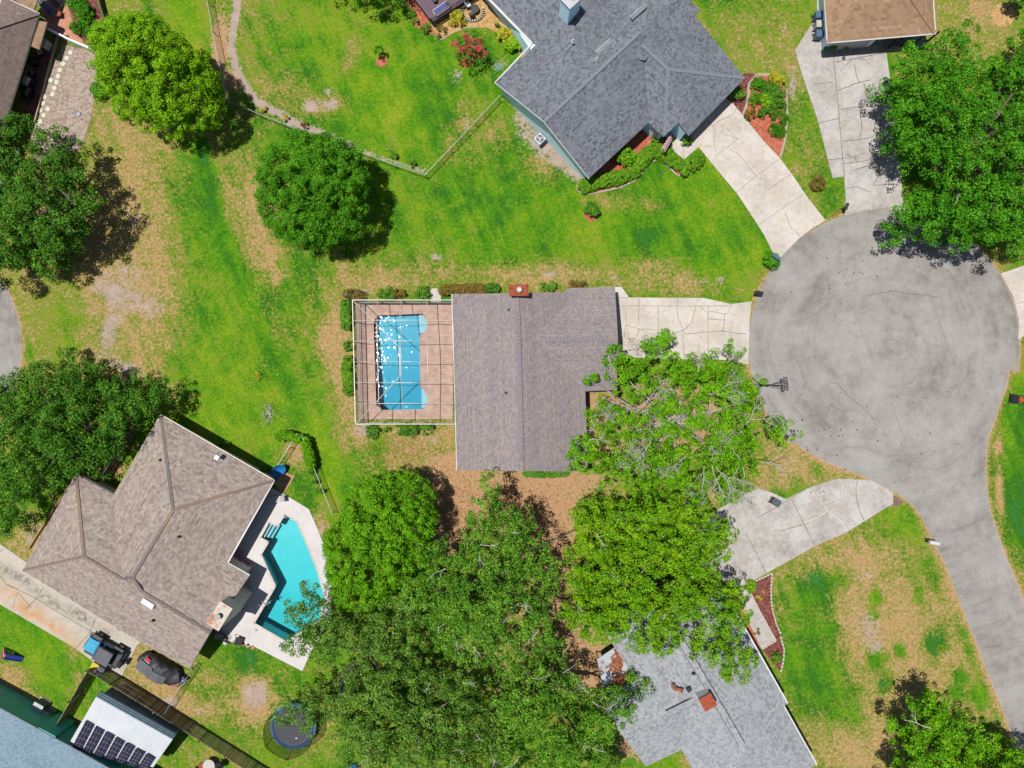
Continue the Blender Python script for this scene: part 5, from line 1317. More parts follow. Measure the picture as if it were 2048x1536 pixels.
# sparse tree with bare grey branches
T8 = [(1186, 718), (1204, 708), (1245, 704), (1300, 708), (1380, 700), (1432, 710), (1452, 738), (1500, 742), (1518, 770), (1506, 802), (1532, 812), (1580, 830), (1590, 868), (1565, 892), (1522, 902), (1532, 940), (1502, 962), (1512, 985), (1480, 1000), (1400, 1012), (1330, 992), (1270, 986), (1230, 972), (1190, 946), (1138, 932), (1140, 900), (1164, 870), (1166, 840), (1172, 802), (1212, 792), (1228, 762), (1198, 742)]
t8 = empty('dying_tree', W(1350, 845), 'thinning bright green tree with bare grey dead branches by the central driveway', 'tree')
lb8 = scatter_lobes(T8, 92, (17, 30), 5.2, 41, 2.8, .74, gaps=5) + [L(1472, 697, 18, 4.5), L(1182, 758, 10, 4.4), L(1512, 770, 22, 4.2), L(1570, 860, 26, 4.6), L(1230, 715, 26, 4.6), L(1160, 915, 24, 4.8), L(1402, 722, 28, 5), L(1500, 800, 18, 4.4)]
lobes_crown('crown', lb8, M['leaf_fresh'], t8, 41, clump=.46, spacing=.76, per=58, leaf=.19, inner=.25, jit=.2)
for i_, q_ in enumerate([(1302, 696, 9, 4.6), (1322, 690, 9, 4.7), (1328, 672, 9, 4.7), (1312, 680, 6, 4.6), (1292, 688, 8, 4.4), (1336, 676, 7, 4.8)]):
    lobes_crown('sprig', [L(*q_)], M['leaf_fresh'], t8, 430 + i_, clump=.5, spacing=.5, per=44, leaf=.19, jit=.05, inner=.5)
limbs('trunk', W(1350, 845), [Vector(c) - Vector((0, 0, R * .9)) for c, R in lb8[::3]], .2, M['bark_pale'], t8, 41, .25)
def dead_branch(b, p, d, length, rad, depth, rr):
    n = 4; pts = [p.copy()]; q = p.copy(); dd = d.copy()
    for i in range(n):
        dd = (dd + Vector((rr.gauss(0, .22), rr.gauss(0, .22), rr.gauss(.02, .12)))).normalized()
        q = q + dd * (length / n); pts.append(q.copy())
    b.tube(pts, [rad * (1 - .6 * i / n) for i in range(n + 1)], 5)
    if depth <= 0: return
    for k in range(rr.choice((3, 4, 5))):
        i = rr.choice((1, 2, 3, 4)); a = rr.uniform(-1.1, 1.1)
        e = Vector((dd.x * math.cos(a) - dd.y * math.sin(a), dd.x * math.sin(a) + dd.y * math.cos(a), dd.z * .5 + rr.uniform(-.05, .3))).normalized()
        dead_branch(b, pts[i], e, length * rr.uniform(.45, .7), rad * .58, depth - 1, rr)
rr = random.Random(77)
for (x, y, ang, ln_, z) in [(1292, 806, 70, 2.0, 5.6), (1300, 798, 200, 1.8, 5.4), (1318, 812, -30, 1.8, 5.4), (1415, 790, 20, 2.3, 6.0), (1420, 800, -75, 2.2, 6.0), (1428, 786, -20, 2.4, 5.8), (1262, 815, 215, 2.0, 5.2), (1212, 700, -60, 1.4, 4.9), (1222, 690, 235, 1.2, 4.8), (1300, 690, 160, 1.6, 4.6), (1395, 745, 80, 1.3, 6.0), (1344, 778, 190, 1.6, 5.8), (1492, 850, 40, 2.2, 5.6), (1500, 838, 15, 2.2, 5.6), (1484, 862, 240, 1.9, 5.4), (1310, 872, 150, 2.0, 6.3), (1320, 865, 60, 1.7, 6.3), (1302, 880, 230, 1.8, 6.1), (1285, 852, 165, 1.9, 5.9), (1232, 845, 150, 1.5, 5.4), (1262, 812, 180, 2.0, 5.2), (1424, 930, -80, 3.0, 6.2), (1432, 934, -55, 2.8, 6.2), (1408, 932, -100, 2.3, 6.0), (1444, 945, -62, 2.6, 5.8), (1480, 920, 140, 1.8, 5.6), (1485, 935, -60, 2.2, 5.6), (1476, 935, -100, 1.7, 5.4), (1522, 925, 10, 1.6, 5), (1372, 912, 200, 1.2, 6.2), (1422, 884, 250, 1.0, 6.2), (1245, 690, 10, 1.6, 4.8), (1455, 725, 40, 1.3, 4.6), (1195, 840, 240, 1.2, 5), (1262, 935, 210, 1.1, 5.5), (1350, 955, 170, 1.3, 5.8), (1290, 915, 140, 1.3, 5.7), (1180, 880, 30, 1.0, 5.2)]:
    b = MB(); a = math.radians(ang)
    dead_branch(b, W(x, y, z), Vector((math.cos(a), math.sin(a), .22)), ln_, .042, 3, rr)
    b.build('dead_branch', M['bark_pale'], t8)
# some pale twigs in the yellow tree and the oaks
for par, pl, zz, s in ((bpy.data.objects['feathery_tree'], T7, 8.0, 91), (bpy.data.objects['oak_tree.003'], T6b, 8.6, 92), (bpy.data.objects['oak_tree.004'], T6c, 7.8, 93), (bpy.data.objects['oak_tree.005'], T6d, 7.6, 94), (bpy.data.objects['leafy_tree'], T9, 7.0, 95), (bpy.data.objects['oak_tree'], T4, 6.4, 96)):
    rr = random.Random(s); k = 0
    while k < 12:
        x, y = rr.uniform(min(p[0] for p in pl), max(p[0] for p in pl)), rr.uniform(min(p[1] for p in pl), max(p[1] for p in pl))
        if not pin(x, y, pl) or edge(x, y, pl) < 20: continue
        k += 1; a = rr.uniform(0, 6.28); b = MB()
        dead_branch(b, W(x, y, zz), Vector((math.cos(a), math.sin(a), .2)), rr.uniform(.8, 1.5), .035, 1, rr)
        b.build('bare_branch', M['bark_pale'], par)
b = MB(); dead_branch(b, W(1862, 1456, 6.4), Vector((-1, .12, .02)), 2.6, .06, 1, random.Random(4)); b.build('bare_branch', M['bark_pale'], t10)

# shrubs ------------------------------------------------------------------
NS = [500]
def shrub(label, px, py, rp, mat='leaf_shrub', h=.9, name='shrub', cat='shrub', group=None, leaf=.13, per=34, ry=None, rot=0, parts=None):
    NS[0] += 1
    R = rp * K; t = empty(name, W(px, py), label, cat, group)
    rr = random.Random(NS[0]); lob = []
    n = max(1, int(R / .35)) if ry is None else max(2, int(R / .3))
    RY = R if ry is None else ry * K
    for i in range(n if n > 1 else 1):
        if n == 1: q = Vector((0, 0, 0))
        elif ry is None: a = i * 2.4; f = R * .45 * math.sqrt((i + .3) / n); q = Vector((math.cos(a) * f, math.sin(a) * f, 0))
        else: q = Vector(((i / (n - 1) - .5) * 2 * (R - RY * .7), rr.uniform(-.1, .1) * RY, 0))
        c_, s_ = math.cos(math.radians(-rot)), math.sin(math.radians(-rot)); q = Vector((q.x * c_ - q.y * s_, q.x * s_ + q.y * c_, 0))
        lr = (R * .62 if n > 1 else R * .85) if ry is None else RY * .85
        p = W(px, py) + q; lob.append(((p.x, p.y, max(h - lr * .8, .15)), lr))
    lobes_crown('foliage', lob, M[mat], t, NS[0], clump=min(.24, R * .4), spacing=.2, per=per, leaf=leaf, zf=.85, low=-.3, jit=.14, inner=.15)
    b = MB()
    for c, lr in lob[:5]: b.tube([(px_w := W(px, py)), Vector(c)], [.04, .02], 5)
    b.build('stem', M['bark'], t)
    return t

def path_hedge(label, pts, wpx, h, mat, name='hedge', cat='hedge', seed=1):
    t = empty(name, W(*pts[0]), label, cat)
    lob = []; R = wpx * K / 2
    for i in range(len(pts) - 1):
        d = math.hypot(pts[i + 1][0] - pts[i][0], pts[i + 1][1] - pts[i][1]); n = max(1, int(d / (wpx * .42)))
        for k in range(n):
            f = k / n; p = W(pts[i][0] + (pts[i + 1][0] - pts[i][0]) * f, pts[i][1] + (pts[i + 1][1] - pts[i][1]) * f); lob.append(((p.x, p.y, h - R * .8), R * .92))
    lobes_crown('foliage', lob, M[mat], t, seed, clump=.22, spacing=.17, per=46, leaf=.14, zf=.85, low=-.5, jit=.06, inner=.1)
    b = MB()
    for c, R_ in lob[::2]: b.tube([(c[0], c[1], 0), c], [.04, .03], 5)
    b.build('stem', M['bark'], t)
    return t
path_hedge('clipped sinuous green hedge in front of the blue house', [(1168, 374), (1202, 365), (1241, 356), (1266, 343), (1281, 324), (1296, 309), (1312, 305), (1332, 313), (1349, 328), (1366, 340), (1384, 330), (1402, 312)], 25, .85, 'leaf_hedge', seed=601)
path_hedge('narrow green ground cover strip along the south eave of the central house', [(1052, 946), (1090, 947), (1136, 944)], 12, .4, 'leaf_shrub', 'shrub', 'shrub', 602)
path_hedge('reddish croton row north of the central house left of the chimney', [(888, 582), (910, 580), (940, 580), (970, 579)], 16, .8, 'leaf_croton', 'shrub', 'shrub', 603)
path_hedge('green end of the croton row just left of the orange chimney', [(974, 578), (986, 577), (998, 577)], 13, .7, 'leaf_shrub', 'shrub', 'shrub', 604)
path_hedge('bright green overgrown hedge along the lower west wall of the pool cage', [(698, 722), (697, 740), (699, 770), (701, 790)], 18, .9, 'leaf_hedge', seed=605)
path_hedge('dark green hedge along the upper west wall of the pool cage', [(696, 610), (694, 630), (696, 660)], 17, .9, 'leaf_shrub', seed=606)
shrub('low green shrub between the two hedges west of the pool cage', 699, 692, 10, 'leaf_shrub', .7)
shrub('croton tinted shrub at the north west corner of the pool cage', 710, 592, 17, 'leaf_croton', .9, ry=10)
shrub('two toned shrub north of the pool cage left of the dense green one', 774, 589, 14, 'leaf_shrub', .9, ry=11)
shrub('brownish shrub touching the two toned one north of the pool cage', 799, 590, 11, 'leaf_croton', .8)
shrub('dense green shrub beside the concrete landing', 846, 588, 14, 'leaf_shrub', .9)
shrub('round green shrub right of the orange chimney', 1097, 575, 12, 'leaf_shrub', .8, ry=8)
shrub('yellowish shrub tucked under the north eave by the garage wing', 1151, 572, 15, 'leaf_croton', .8, ry=8)
shrub('leftmost of the three shrubs south of the pool cage, loose and spiky', 747, 862, 14, 'leaf_shrub', .8)
shrub('middle and broadest of the three shrubs south of the pool cage', 815, 859, 19, 'leaf_shrub', .9, ry=11)
shrub('rightmost and roundest of the three shrubs south of the pool cage', 854, 858, 12, 'leaf_shrub', .9)
shrub('tiny dark sapling between the shrubs south of the pool cage', 774, 860, 5, 'leaf_oak', .6)
shrub('bright lime young tree in the red mulch in front of the blue house', 1247, 320, 20, 'leaf_fresh', 1.6, name='young_tree', cat='small tree', leaf=.18)
shrub('small green plant by the porch post of the blue house', 1307, 283, 8, 'leaf_fresh', .6)
shrub('ball shaped clipped bush beside the entry walk of the blue house', 1371, 281, 11, 'leaf_hedge', .8)
shrub('dark round clipped bush at the garage corner of the blue house', 1470, 192, 13, 'leaf_shrub', 1.1)
for i, (x, y, r_, lb, mt_) in enumerate([(1515, 172, 12, 'green shrub at the top left of the island bed', 'leaf_deep'), (1551, 164, 13, 'yellow green grassy clump at the top of the island bed', 'leaf_gold'), (1509, 200, 11, 'small dark shrub at the left side of the island bed', 'leaf_deep'), (1545, 190, 20, 'largest bushy shrub in the middle of the island bed', 'leaf_shrub'), (1530, 206, 12, 'olive shrub left of the largest one in the island bed', 'leaf_lime'), (1556, 216, 10, 'shrub near the right kerb of the island bed', 'leaf_shrub'), (1522, 229, 7, 'tiny green plant in the middle of the red mulch island', 'leaf_deep'), (1541, 226, 10, 'shrub below the largest one in the island bed', 'leaf_shrub'), (1561, 240, 9, 'dark shrub against the right kerb of the island bed', 'leaf_deep'), (1552, 264, 13, 'lowest and loosest green shrub in the island bed', 'leaf_deep'), (1497, 232, 8, 'faded shrub at the driveway side of the island bed', 'leaf_croton')]):
    shrub(lb, x, y, r_ * 1.25, mt_, .7, group='shrubs in the island bed')
shrub('spiky dark plant with a pale rock on the strip between the two driveways', 1632, 369, 14, 'leaf_croton', .8)
shrub('young shrub in a ring of red mulch on the lawn near the blue house', 1182, 424, 15, 'leaf_shrub', 1.2, leaf=.17)
shrub('slim sapling in a ring of red mulch on the fenced lawn', 762, 112, 9, 'leaf_deep', 1.4)
for x, y, r_, lb in ((1182, 430, 13, 'ring of red mulch around the young shrub'), (763, 123, 11, 'ring of red mulch around the slim sapling'), (2006, 30, 24, 'ring of tan mulch around the small tree at the top right')):
    sheet('mulch_bed', [(x + r_ * math.cos(a / 9 * math.pi) * (1 + .1 * math.sin(3 * a)), y + r_ * math.sin(a / 9 * math.pi)) for a in range(18)], 'mulch_red' if r_ < 20 else 'mulch_straw', lb, 'mulch')
shrub('small grey green tree in a tan mulch ring at the top right corner', 2013, 18, 20, 'leaf_oak_grey', 2.6, name='young_tree', cat='small tree', leaf=.18)
shrub('round clipped shrub hugging the mailbox at the west rim of the circle', 1539, 525, 18, 'leaf_deep', 1.0)
shrub('shrub with yellow tinges at the garage corner of the tan roofed house', 1658, 98, 15, 'leaf_shrub', .9)
shrub('small yellow flowering plant next to the garage of the tan roofed house', 1689, 102, 6, 'leaf_gold', .5)
shrub('dark potted plant by the porch of the tan roofed house', 1786, 84, 9, 'leaf_croton', .9)
for i, (x, y, r_, lb) in enumerate([(806, 8, 7, 'topmost of the little shrubs in the border left of the deck'), (814, 20, 8, 'second little shrub from the top in the border left of the deck'), (821, 32, 9, 'third little shrub from the top in the border left of the deck'), (832, 46, 7, 'fourth little shrub from the top in the border left of the deck'), (851, 60, 9, 'lowest little shrub in the border at the deck corner')]):
    shrub(lb, x, y, r_, 'leaf_shrub', .6, group='shrubs in the deck border')
shrub('yellow edged spiky plant against the deck railing', 916, 42, 14, 'leaf_gold', .9)
shrub('brownish low plant in the straw mulch at the deck corner', 884, 66, 12, 'leaf_croton', .4)
shrub('round green plant alone in the straw mulch', 996, 53, 6, 'leaf_shrub', .5)
shrub('tall yellow green grass clump beside the blue house corner', 1012, 78, 16, 'leaf_gold', 1.0, leaf=.2)
shrub('green grass clump nearest the eave of the blue house', 1026, 98, 15, 'leaf_lime', .9, leaf=.2)
shrub('dark shrub squeezed against the wall of the blue house', 1008, 28, 9, 'leaf_shrub', .8)
for i, (x, y, r_, lb) in enumerate([(497, 205, 9, 'blue green plant in the shaded corner of the fence bed'), (531, 222, 7, 'lime plant second along the sandy fence bed'), (572, 238, 7, 'lime plant third along the sandy fence bed'), (611, 252, 7, 'reddish plant fourth along the sandy fence bed'), (788, 315, 8, 'green plant in the fence bed right of the dome tree'), (826, 330, 8, 'spiky plant nearest the fence corner')]):
    shrub(lb, x, y, r_, ('leaf_oak_grey', 'leaf_gold', 'leaf_gold', 'leaf_croton', 'leaf_oak_grey', 'leaf_oak_grey')[i], .5, group='plants along the chain link fence')
# crape myrtle with red blossom
cm = empty('flowering_tree', W(945, 110), 'crimson flowering small tree on the lawn by the purple deck', 'small tree')
lobes_crown('crown', [L(937, 92, 22, 1.4), L(950, 112, 20, 1.3), L(925, 104, 16, 1.2), L(938, 74, 16, 1.3)], M['leaf_shrub'], cm, 701, clump=.3, spacing=.4, per=22, leaf=.16)
lobes_crown('blossom', [L(938, 96, 18, 2.2), L(948, 106, 16, 2.0), L(912, 86, 9, 1.8), L(930, 72, 10, 2.0), L(958, 90, 9, 1.9), L(934, 124, 8, 1.9), L(964, 108, 8, 1.8), L(922, 104, 9, 1.9), L(944, 78, 10, 2.0)], M['leaf_red'], cm, 702, clump=.22, spacing=.42, per=24, leaf=.13, low=.0)
limbs('trunk', W(945, 110), [W(937, 92, 1.4), W(950, 112, 1.3), W(925, 104, 1.2)], .06, M['bark'], cm, 703, .3)
# two bed plants at the silver grey house, vines, twigs
shrub('small agave like plant in the upper dark red bed', 1519, 1190, 9, 'leaf_gold', .5)
shrub('dark leafy plant in the lower dark red bed', 1550, 1310, 12, 'leaf_oak', .6)
shrub('low red and white flowering plant beside the silver grey roof gutter', 1512, 1264, 7, 'leaf_croton', .4)
shrub('low green shrub where the front walk meets the driveway under the tree', 1498, 1172, 12, 'leaf_lime', .6)
path_hedge('green vine climbing over the chain link fence by the brown house', [(566, 872), (578, 868), (592, 872), (606, 876), (616, 882), (621, 900), (626, 920), (630, 935)], 15, 1.3, 'leaf_fresh', 'vine', 'vine', 801)
shrub('thin green vine running down the fence toward the bright rounded tree', 634, 960, 24, 'leaf_shrub', 1.0, ry=4, rot=66, name='vine', cat='vine')
tw = MB(); rr = random.Random(12)
for k in range(16):
    a = rr.uniform(0, 6.28); dead_branch(tw, W(540, 828, .08), Vector((math.cos(a), math.sin(a), .12)), rr.uniform(.5, 1.0), .025, 1, rr)
tag(tw.build('twig_pile', M['bark_pale'], origin=W(540, 828)), 'pile of bare grey twigs on the lawn north of the brown house', 'twigs')
shrub('small yellow leaved palm seedling alone on the left lawn', 516, 750, 9, 'leaf_gold', .5, per=14)
shrub('white flowering bush at the left edge by the green house', 2, 1382, 12, 'flower_white', .8)
shrub('dark shrub at the north wall of the brown house', 448, 890, 10, 'leaf_deep', .6)
shrub('dark purple plant under the east corner of the brown house', 528, 938, 8, 'leaf_oak', .6)
path_hedge('leafy green planting filling the bed beside the salmon patio', [(160, -20), (164, 10), (172, 34), (178, 56), (176, 80)], 42, .55, 'leaf_deep', 'shrub', 'shrub', 811)
for i, (x, y, r_, lb) in enumerate([(205, 190, 16, 'clipped dark green shrub at the foot of the lime tree'), (152, 12, 16, 'leafy bush in the green bed beside the salmon patio'), (176, 30, 18, 'taller bush in the green bed near the lime tree'), (160, 60, 12, 'low bush at the lower end of the green bed')]):
    shrub(lb, x, y, r_, 'leaf_deep', .9)
# ------------------------------------------------------------------ fences
def chain_fence(label, tops, h=1.15, wire='chain_grey', metal='grey_metal', step=2.6, z0=0, name='chain_link_fence'):
    pts = [W(x, y, h) for x, y in tops]; g = [Vector((p.x, p.y, 0)) for p in pts]
    t = empty(name, g[0], label, 'fence')
    r = MB(); r.tube([p for p in pts], .028, 6); r.build('rail', M[metal], t)
    for i in range(len(g) - 1):
        d = g[i + 1] - g[i]; n = max(1, round(d.length / step)); le = d.length
        b = MB(); b.add([g[i] + Vector((0, 0, .03)), g[i + 1] + Vector((0, 0, .03)), pts[i + 1], pts[i]], [(0, 1, 2, 3)])
        o = b.build('mesh_panel', M[wire], t)
        ul = o.data.uv_layers.new(name='UVMap')
        for li, uv in zip(o.data.polygons[0].loop_indices, ((0, 0), (le, 0), (le, h), (0, h))): ul.data[li].uv = uv
        for k in range(n + (1 if i == len(g) - 2 else 0)):
            q = g[i] + d * (k / n); p = MB(); p.cyl((q.x, q.y, -.05), .035, h + .1, 8); p.cyl((q.x, q.y, h + .05), .045, .03, 8); p.build('post', M[metal], t)
    return t
chain_fence('green chain link fence running down from the top edge beside the sandy bed', [(411, -60), (414, 0), (424, 60), (436, 118), (453, 199)], metal='light_metal', wire='chain_green')
chain_fence('long grey chain link fence behind the dome shaped tree', [(453.5, 199.5), (520, 229), (620, 268), (720, 304), (790, 330), (850, 350)])
chain_fence('pale green chain link fence slanting up to the corner of the blue house', [(850.5, 349), (901, 296), (951, 243), (998, 193)], wire='chain_green', metal='light_metal')
chain_fence('short chain link fence with a vine at its top end by the blue oval tub', [(557, 928), (576, 897), (594, 868)], wire='chain_green')
chain_fence('chain link fence slanting down to the bright rounded tree', [(604, 873), (628, 937), (646, 982), (665, 1028)])
chain_fence('chain link fence seen through the gap between the oaks', [(1068, 1100), (1104, 1083), (1146, 1064)])
chain_fence('chain link fence between the covered car and the trampoline lawn', [(384, 1338), (357, 1381), (330, 1425)], h=1.3)
def board_fence(label, tops, h, mat='wood_dark', rails=True, step=2.4, side=1, bw=.15, name='wooden_fence', gap=.03):
    pts = [W(x, y, h) for x, y in tops]; g = [Vector((p.x, p.y, 0)) for p in pts]
    t = empty(name, g[0], label, 'fence'); rr = random.Random(int(h * 100) + len(tops))
    b = MB()
    for i in range(len(g) - 1):
        d = g[i + 1] - g[i]; n = int(d.length / bw); a = math.atan2(d.y, d.x)
        for k in range(n):
            q = g[i] + d * ((k + .5) / n); hh = h + rr.uniform(-.05, .03)
            b.box((q.x, q.y, hh / 2), (bw - gap - rr.uniform(0, .01), .022, hh), a + rr.uniform(-.03, .03))
    o = b.build('board_panel', M[mat], t)
    for i in range(len(g) - 1):
        d = g[i + 1] - g[i]; nn = Vector((-d.y, d.x, 0)).normalized() * side * .06
        for z in (.35, h * .52, h - .25):
            r = MB(); r.bar(g[i] + nn + Vector((0, 0, z)), g[i + 1] + nn + Vector((0, 0, z)), .05, .09); r.build('rail', M['wood_post'], t)
        n = max(1, round(d.length / step))
        for k in range(n + 1):
            q = g[i] + d * (k / n) + nn * 1.8; p = MB(); p.box((q.x, q.y, h / 2 + .03), (.1, .1, h + .06), math.atan2(d.y, d.x)); p.build('post', M['wood_post'], t)
    return t
board_fence('long weathered brown board fence running past the white shed to the bottom edge', [(174, 1343), (262, 1396), (352, 1453), (398, 1482), (500, 1546), (640, 1634)], 1.9, side=-1)
board_fence('short board fence with rails toward the green house', [(172, 1346), (138, 1406), (101, 1470)], 1.8, side=-1)
board_fence('dark board fence between the left oak and the brown house', [(263, 852), (228, 908), (192, 962)], 1.7, mat='dark', side=1)
def low_wall(label, tops, h, mat, w=.1, name='garden_wall', cat='wall'):
    pts = [W(x, y, h) for x, y in tops]; b = MB()
    for i in range(len(pts) - 1):
        a, c = pts[i], pts[i + 1]; b.bar(Vector((a.x, a.y, h / 2)), Vector((c.x, c.y, h / 2)), w, h)
    return tag(b.build(name, M[mat], origin=(pts[0].x, pts[0].y, 0)), label, cat)
low_wall('pale low wall between the salmon patio and the gravel', [(94, 56), (140, 79), (184, 98)], 1.0, 'white_wall', .12)
low_wall('brown edging wall between the red brick strip and the stepping stones', [(115, 68), (92, 150), (68, 244)], .3, 'wood_post', .1)
low_wall('thin tan timber edging along the west side of the brown house', [(148, 955), (104, 1022), (56, 1098)], .25, 'wood_tan', .12, 'timber_edging', 'edging')
low_wall('dark garden edging at the top left beside the lime tree', [(190, -30), (200, 12), (208, 36)], .8, 'dark', .1, 'timber_edging', 'edging')

# ------------------------------------------------------------------ stepping stones
SS = [(543, 405), (514, 447), (486, 492), (462, 540), (448, 587), (436, 632), (420, 678), (405, 724), (392, 617), (343, 745), (331, 795), (312, 848), (369, 838), (337, 886), (310, 934), (288, 966)]
ORD = ['first', 'second', 'third', 'fourth', 'fifth', 'sixth', 'seventh', 'eighth', 'ninth', 'tenth', 'eleventh', 'twelfth', 'thirteenth', 'fourteenth', 'fifteenth', 'sixteenth']
ss = MB(); ss.cyl((0, 0, 0), .235, .045, 18); ss.cyl((0, 0, .045), .225, .008, 18)
s0 = ss.build('stepping_stone', M['stepping'])
for i, (zx, zy) in enumerate(sorted(SS, key=lambda p: p[1])):
    o = s0 if i == 0 else s0.copy()
    if i: COL.objects.link(o)
    o.location = W(zx / 3.84, zy / 3.84, .014); o.rotation_euler.z = i * .7; o.scale = (1, 1, 1)
    tag(o, 'round cream stepping stone on the gravel, %s from the top of the row' % ORD[i], 'stepping stone', 'stepping stones on the gravel')
b = MB(); p = W(156, 228); b.torus((p.x, p.y, .05), .26, .05, 20, 6); b.cyl((p.x, p.y, .0), .22, .03, 16)
tag(b.build('drain_cover', M['grey_metal'], origin=p), 'round metal drain ring in the gravel', 'drain cover')
b = MB(); p = W(997, 136); b.cyl((p.x, p.y, 0), .3, .07, 20, r2=.27); b.torus((p.x, p.y, .05), .28, .025, 20, 5)
tag(b.build('hatch_cover', plain('green_lid', A(88, 150, 130), .6, .15, 4), origin=p), 'round green lid in the lawn beside the blue house', 'hatch cover')

# ------------------------------------------------------------------ air conditioners, bins
def ac_unit(label, px, py, s=.85, h=.85, rz=45, mat='light_metal', fan=True):
    t = empty('air_conditioner', W(px, py), label, 'air conditioner'); p = W(px, py); a = math.radians(rz)
    b = MB(); b.box((p.x, p.y, .06), (s * 1.25, s * 1.25, .1), a); b.build('base_slab', M['concrete_grey'], t)
    b = MB(); b.box((p.x, p.y, .1 + h / 2), (s, s, h), a)
    for k in range(9):
        z = .2 + k * (h - .2) / 8
        for q in range(4):
            aa = a + q * math.pi / 2; c, s_ = math.cos(aa), math.sin(aa)
            b.box((p.x + c * (s / 2 + .008), p.y + s_ * (s / 2 + .008), z), (.014, s * .86, .02), aa)
    b.build('housing', M[mat], t)
    if not fan:
        b = MB(); b.box((p.x, p.y, .1 + h + .02), (s * 1.04, s * 1.04, .05), a); b.build('top_panel', M['light_metal'], t); return t
    b = MB(); b.cyl((p.x, p.y, .1 + h), s * .4, .02, 24); f = b.build('fan_opening', M['black_metal'], t)
    g = MB()
    for k in range(3): g.torus((p.x, p.y, .15 + h), s * (.14 + .13 * k), .008, 24, 4)
    for k in range(6): aa = k * math.pi / 3; g.bar((p.x, p.y, .15 + h), (p.x + math.cos(aa) * s * .4, p.y + math.sin(aa) * s * .4, .15 + h), .012, .012)
    g.build('grille', M['light_metal'], f)
    w = MB()
    for k in range(3): aa = k * 2.094 + .4; w.bar((p.x, p.y, .135 + h), (p.x + math.cos(aa) * s * .34, p.y + math.sin(aa) * s * .34, .13 + h), .13, .012)
    w.build('fan_blade', M['light_metal'], f)
    return t
ac_unit('pale air conditioner with a round fan beside the gable wall of the blue house', 1079, 284)
ac_unit('grey air conditioner nearest the lawn by the green sided house', 87, 1408, .95, .85, -30, 'grey_metal', False)
ac_unit('second grey air conditioner between the first one and the board fence', 97, 1425, .95, .7, -30, 'grey_metal', False)
ac_unit('small pale air conditioner with a black fan beside the white shed', 138, 1457, .75, .8, -30)
def wheelie_bin(label, px, py, mat, rz=0, fallen=False, group=None, h=1.05):
    t = empty('wheeled_bin', W(px, py), label, 'bin', group)
    m = M[mat]; L_ = True
    b = MB(); b.box((0, 0, h * .5), (.56, .66, h * .88), taper=1.12); b.build('body', m, t, local=True)
    b = MB(); b.box((.0, .0, h * .98), (.66, .78, .07)); b.box((0, -.02, h * 1.03), (.5, .6, .05), taper=.85); ld = b.build('lid', m, t, local=True)
    b = MB(); b.tube([(-.26, .43, h * .95), (-.26, .5, h), (.26, .5, h), (.26, .43, h * .95)], .022, 6); b.build('handle', M['dark'], ld, local=True)
    for s in (-1, 1):
        b = MB(); b.tube([(s * .24, .33, .12), (s * .32, .33, .12)], .12, 14); b.build('wheel', M['dark'], t, local=True)
    t.rotation_euler = (0, 0, math.radians(rz))
    if fallen:
        t.rotation_euler = (math.radians(90), 0, math.radians(rz)); t.location.z = .42
    return t
wheelie_bin('blue grey wheeled bin at the top of the three beside the tan roofed house', 1631, 40, 'bin_blue', 90, group='bins beside the tan roofed house')
wheelie_bin('pale lidded wheeled bin between the two blue grey ones', 1632, 58, 'bin_white', 90, group='bins beside the tan roofed house')
wheelie_bin('blue grey wheeled bin at the bottom of the three beside the tan roofed house', 1632, 77, 'bin_blue', 90, group='bins beside the tan roofed house')
wheelie_bin('dark grey wheeled bin standing alone on the patched driveway', 1545, 1002, 'bin_grey', 60)
wheelie_bin('grey wheeled bin with an open top next to the yellow one', 212, 1334, 'bin_grey', -30)
wheelie_bin('yellow bin in the corner of the board fence', 198, 1328, 'yellow_plastic', -30, h=.8)

# ------------------------------------------------------------------ mailboxes, hoop, mower
def mailbox(label, px, py, rz, mat, post='wood_post', h=1.1, big=1.0):
    t = empty('mailbox', W(px, py), label, 'mailbox')
    b = MB(); b.box((0, 0, h * .5), (.1, .1, h)); b.bar((-.05, 0, h - .35), (-.3, 0, h - .03), .06, .06); b.build('post', M[post], t, local=True)
    n = 10; vs = []; L2, r = .3 * big, .13 * big
    for x in (-L2, L2):
        vs += [(x, -r, h), (x, r, h)] + [(x, r * math.cos(a), h + .12 + r * math.sin(a)) for a in [math.pi * k / n for k in range(n + 1)]]
    k = n + 3
    b = MB(); loop = [0, 1] + list(range(2, k))
    fs = [tuple(loop[::-1]), tuple(i + k for i in loop)] + [(loop[i], loop[(i + 1) % k], loop[(i + 1) % k] + k, loop[i] + k) for i in range(k)]
    b.add(vs, fs); b.build('box', M[mat], t, local=True)
    b = MB(); b.box((.05, r + .015, h + .2), (.04, .02, .2)); b.build('flag', M['red_plastic'], t, local=True)
    t.rotation_euler.z = math.radians(rz); return t
mailbox('dark blue green mailbox standing in the round clipped shrub', 1542, 519, -35, 'bin_blue', big=1.4, h=1.25)
mailbox('black mailbox at the mouth of the central driveway', 1509, 589, -8, 'black_metal', 'black_metal', big=1.3)
mailbox('black mailbox at the foot of the long weathered driveway', 1682, 419, 70, 'black_metal', 'black_metal', big=1.0)
mailbox('white and pale blue mailbox beside the road south of the circle', 1853, 1080, -10, 'white', 'light_metal', big=1.5)
b = MB(); rr = random.Random(2); p0 = W(1673, 424)
for k in range(7): b.box((p0.x + rr.uniform(-.4, .4), p0.y + rr.uniform(-.3, .3), .08), (rr.uniform(.15, .3), rr.uniform(.12, .2), .16), rr.uniform(0, 3), taper=.7)
tag(b.build('rock_pile', M['wood_tan'], origin=p0), 'small pile of tan rocks at the foot of the black mailbox', 'rocks')
hp = empty('basketball_hoop', W(1522, 770), 'black basketball hoop reaching over the west rim of the circle', 'basketball hoop')
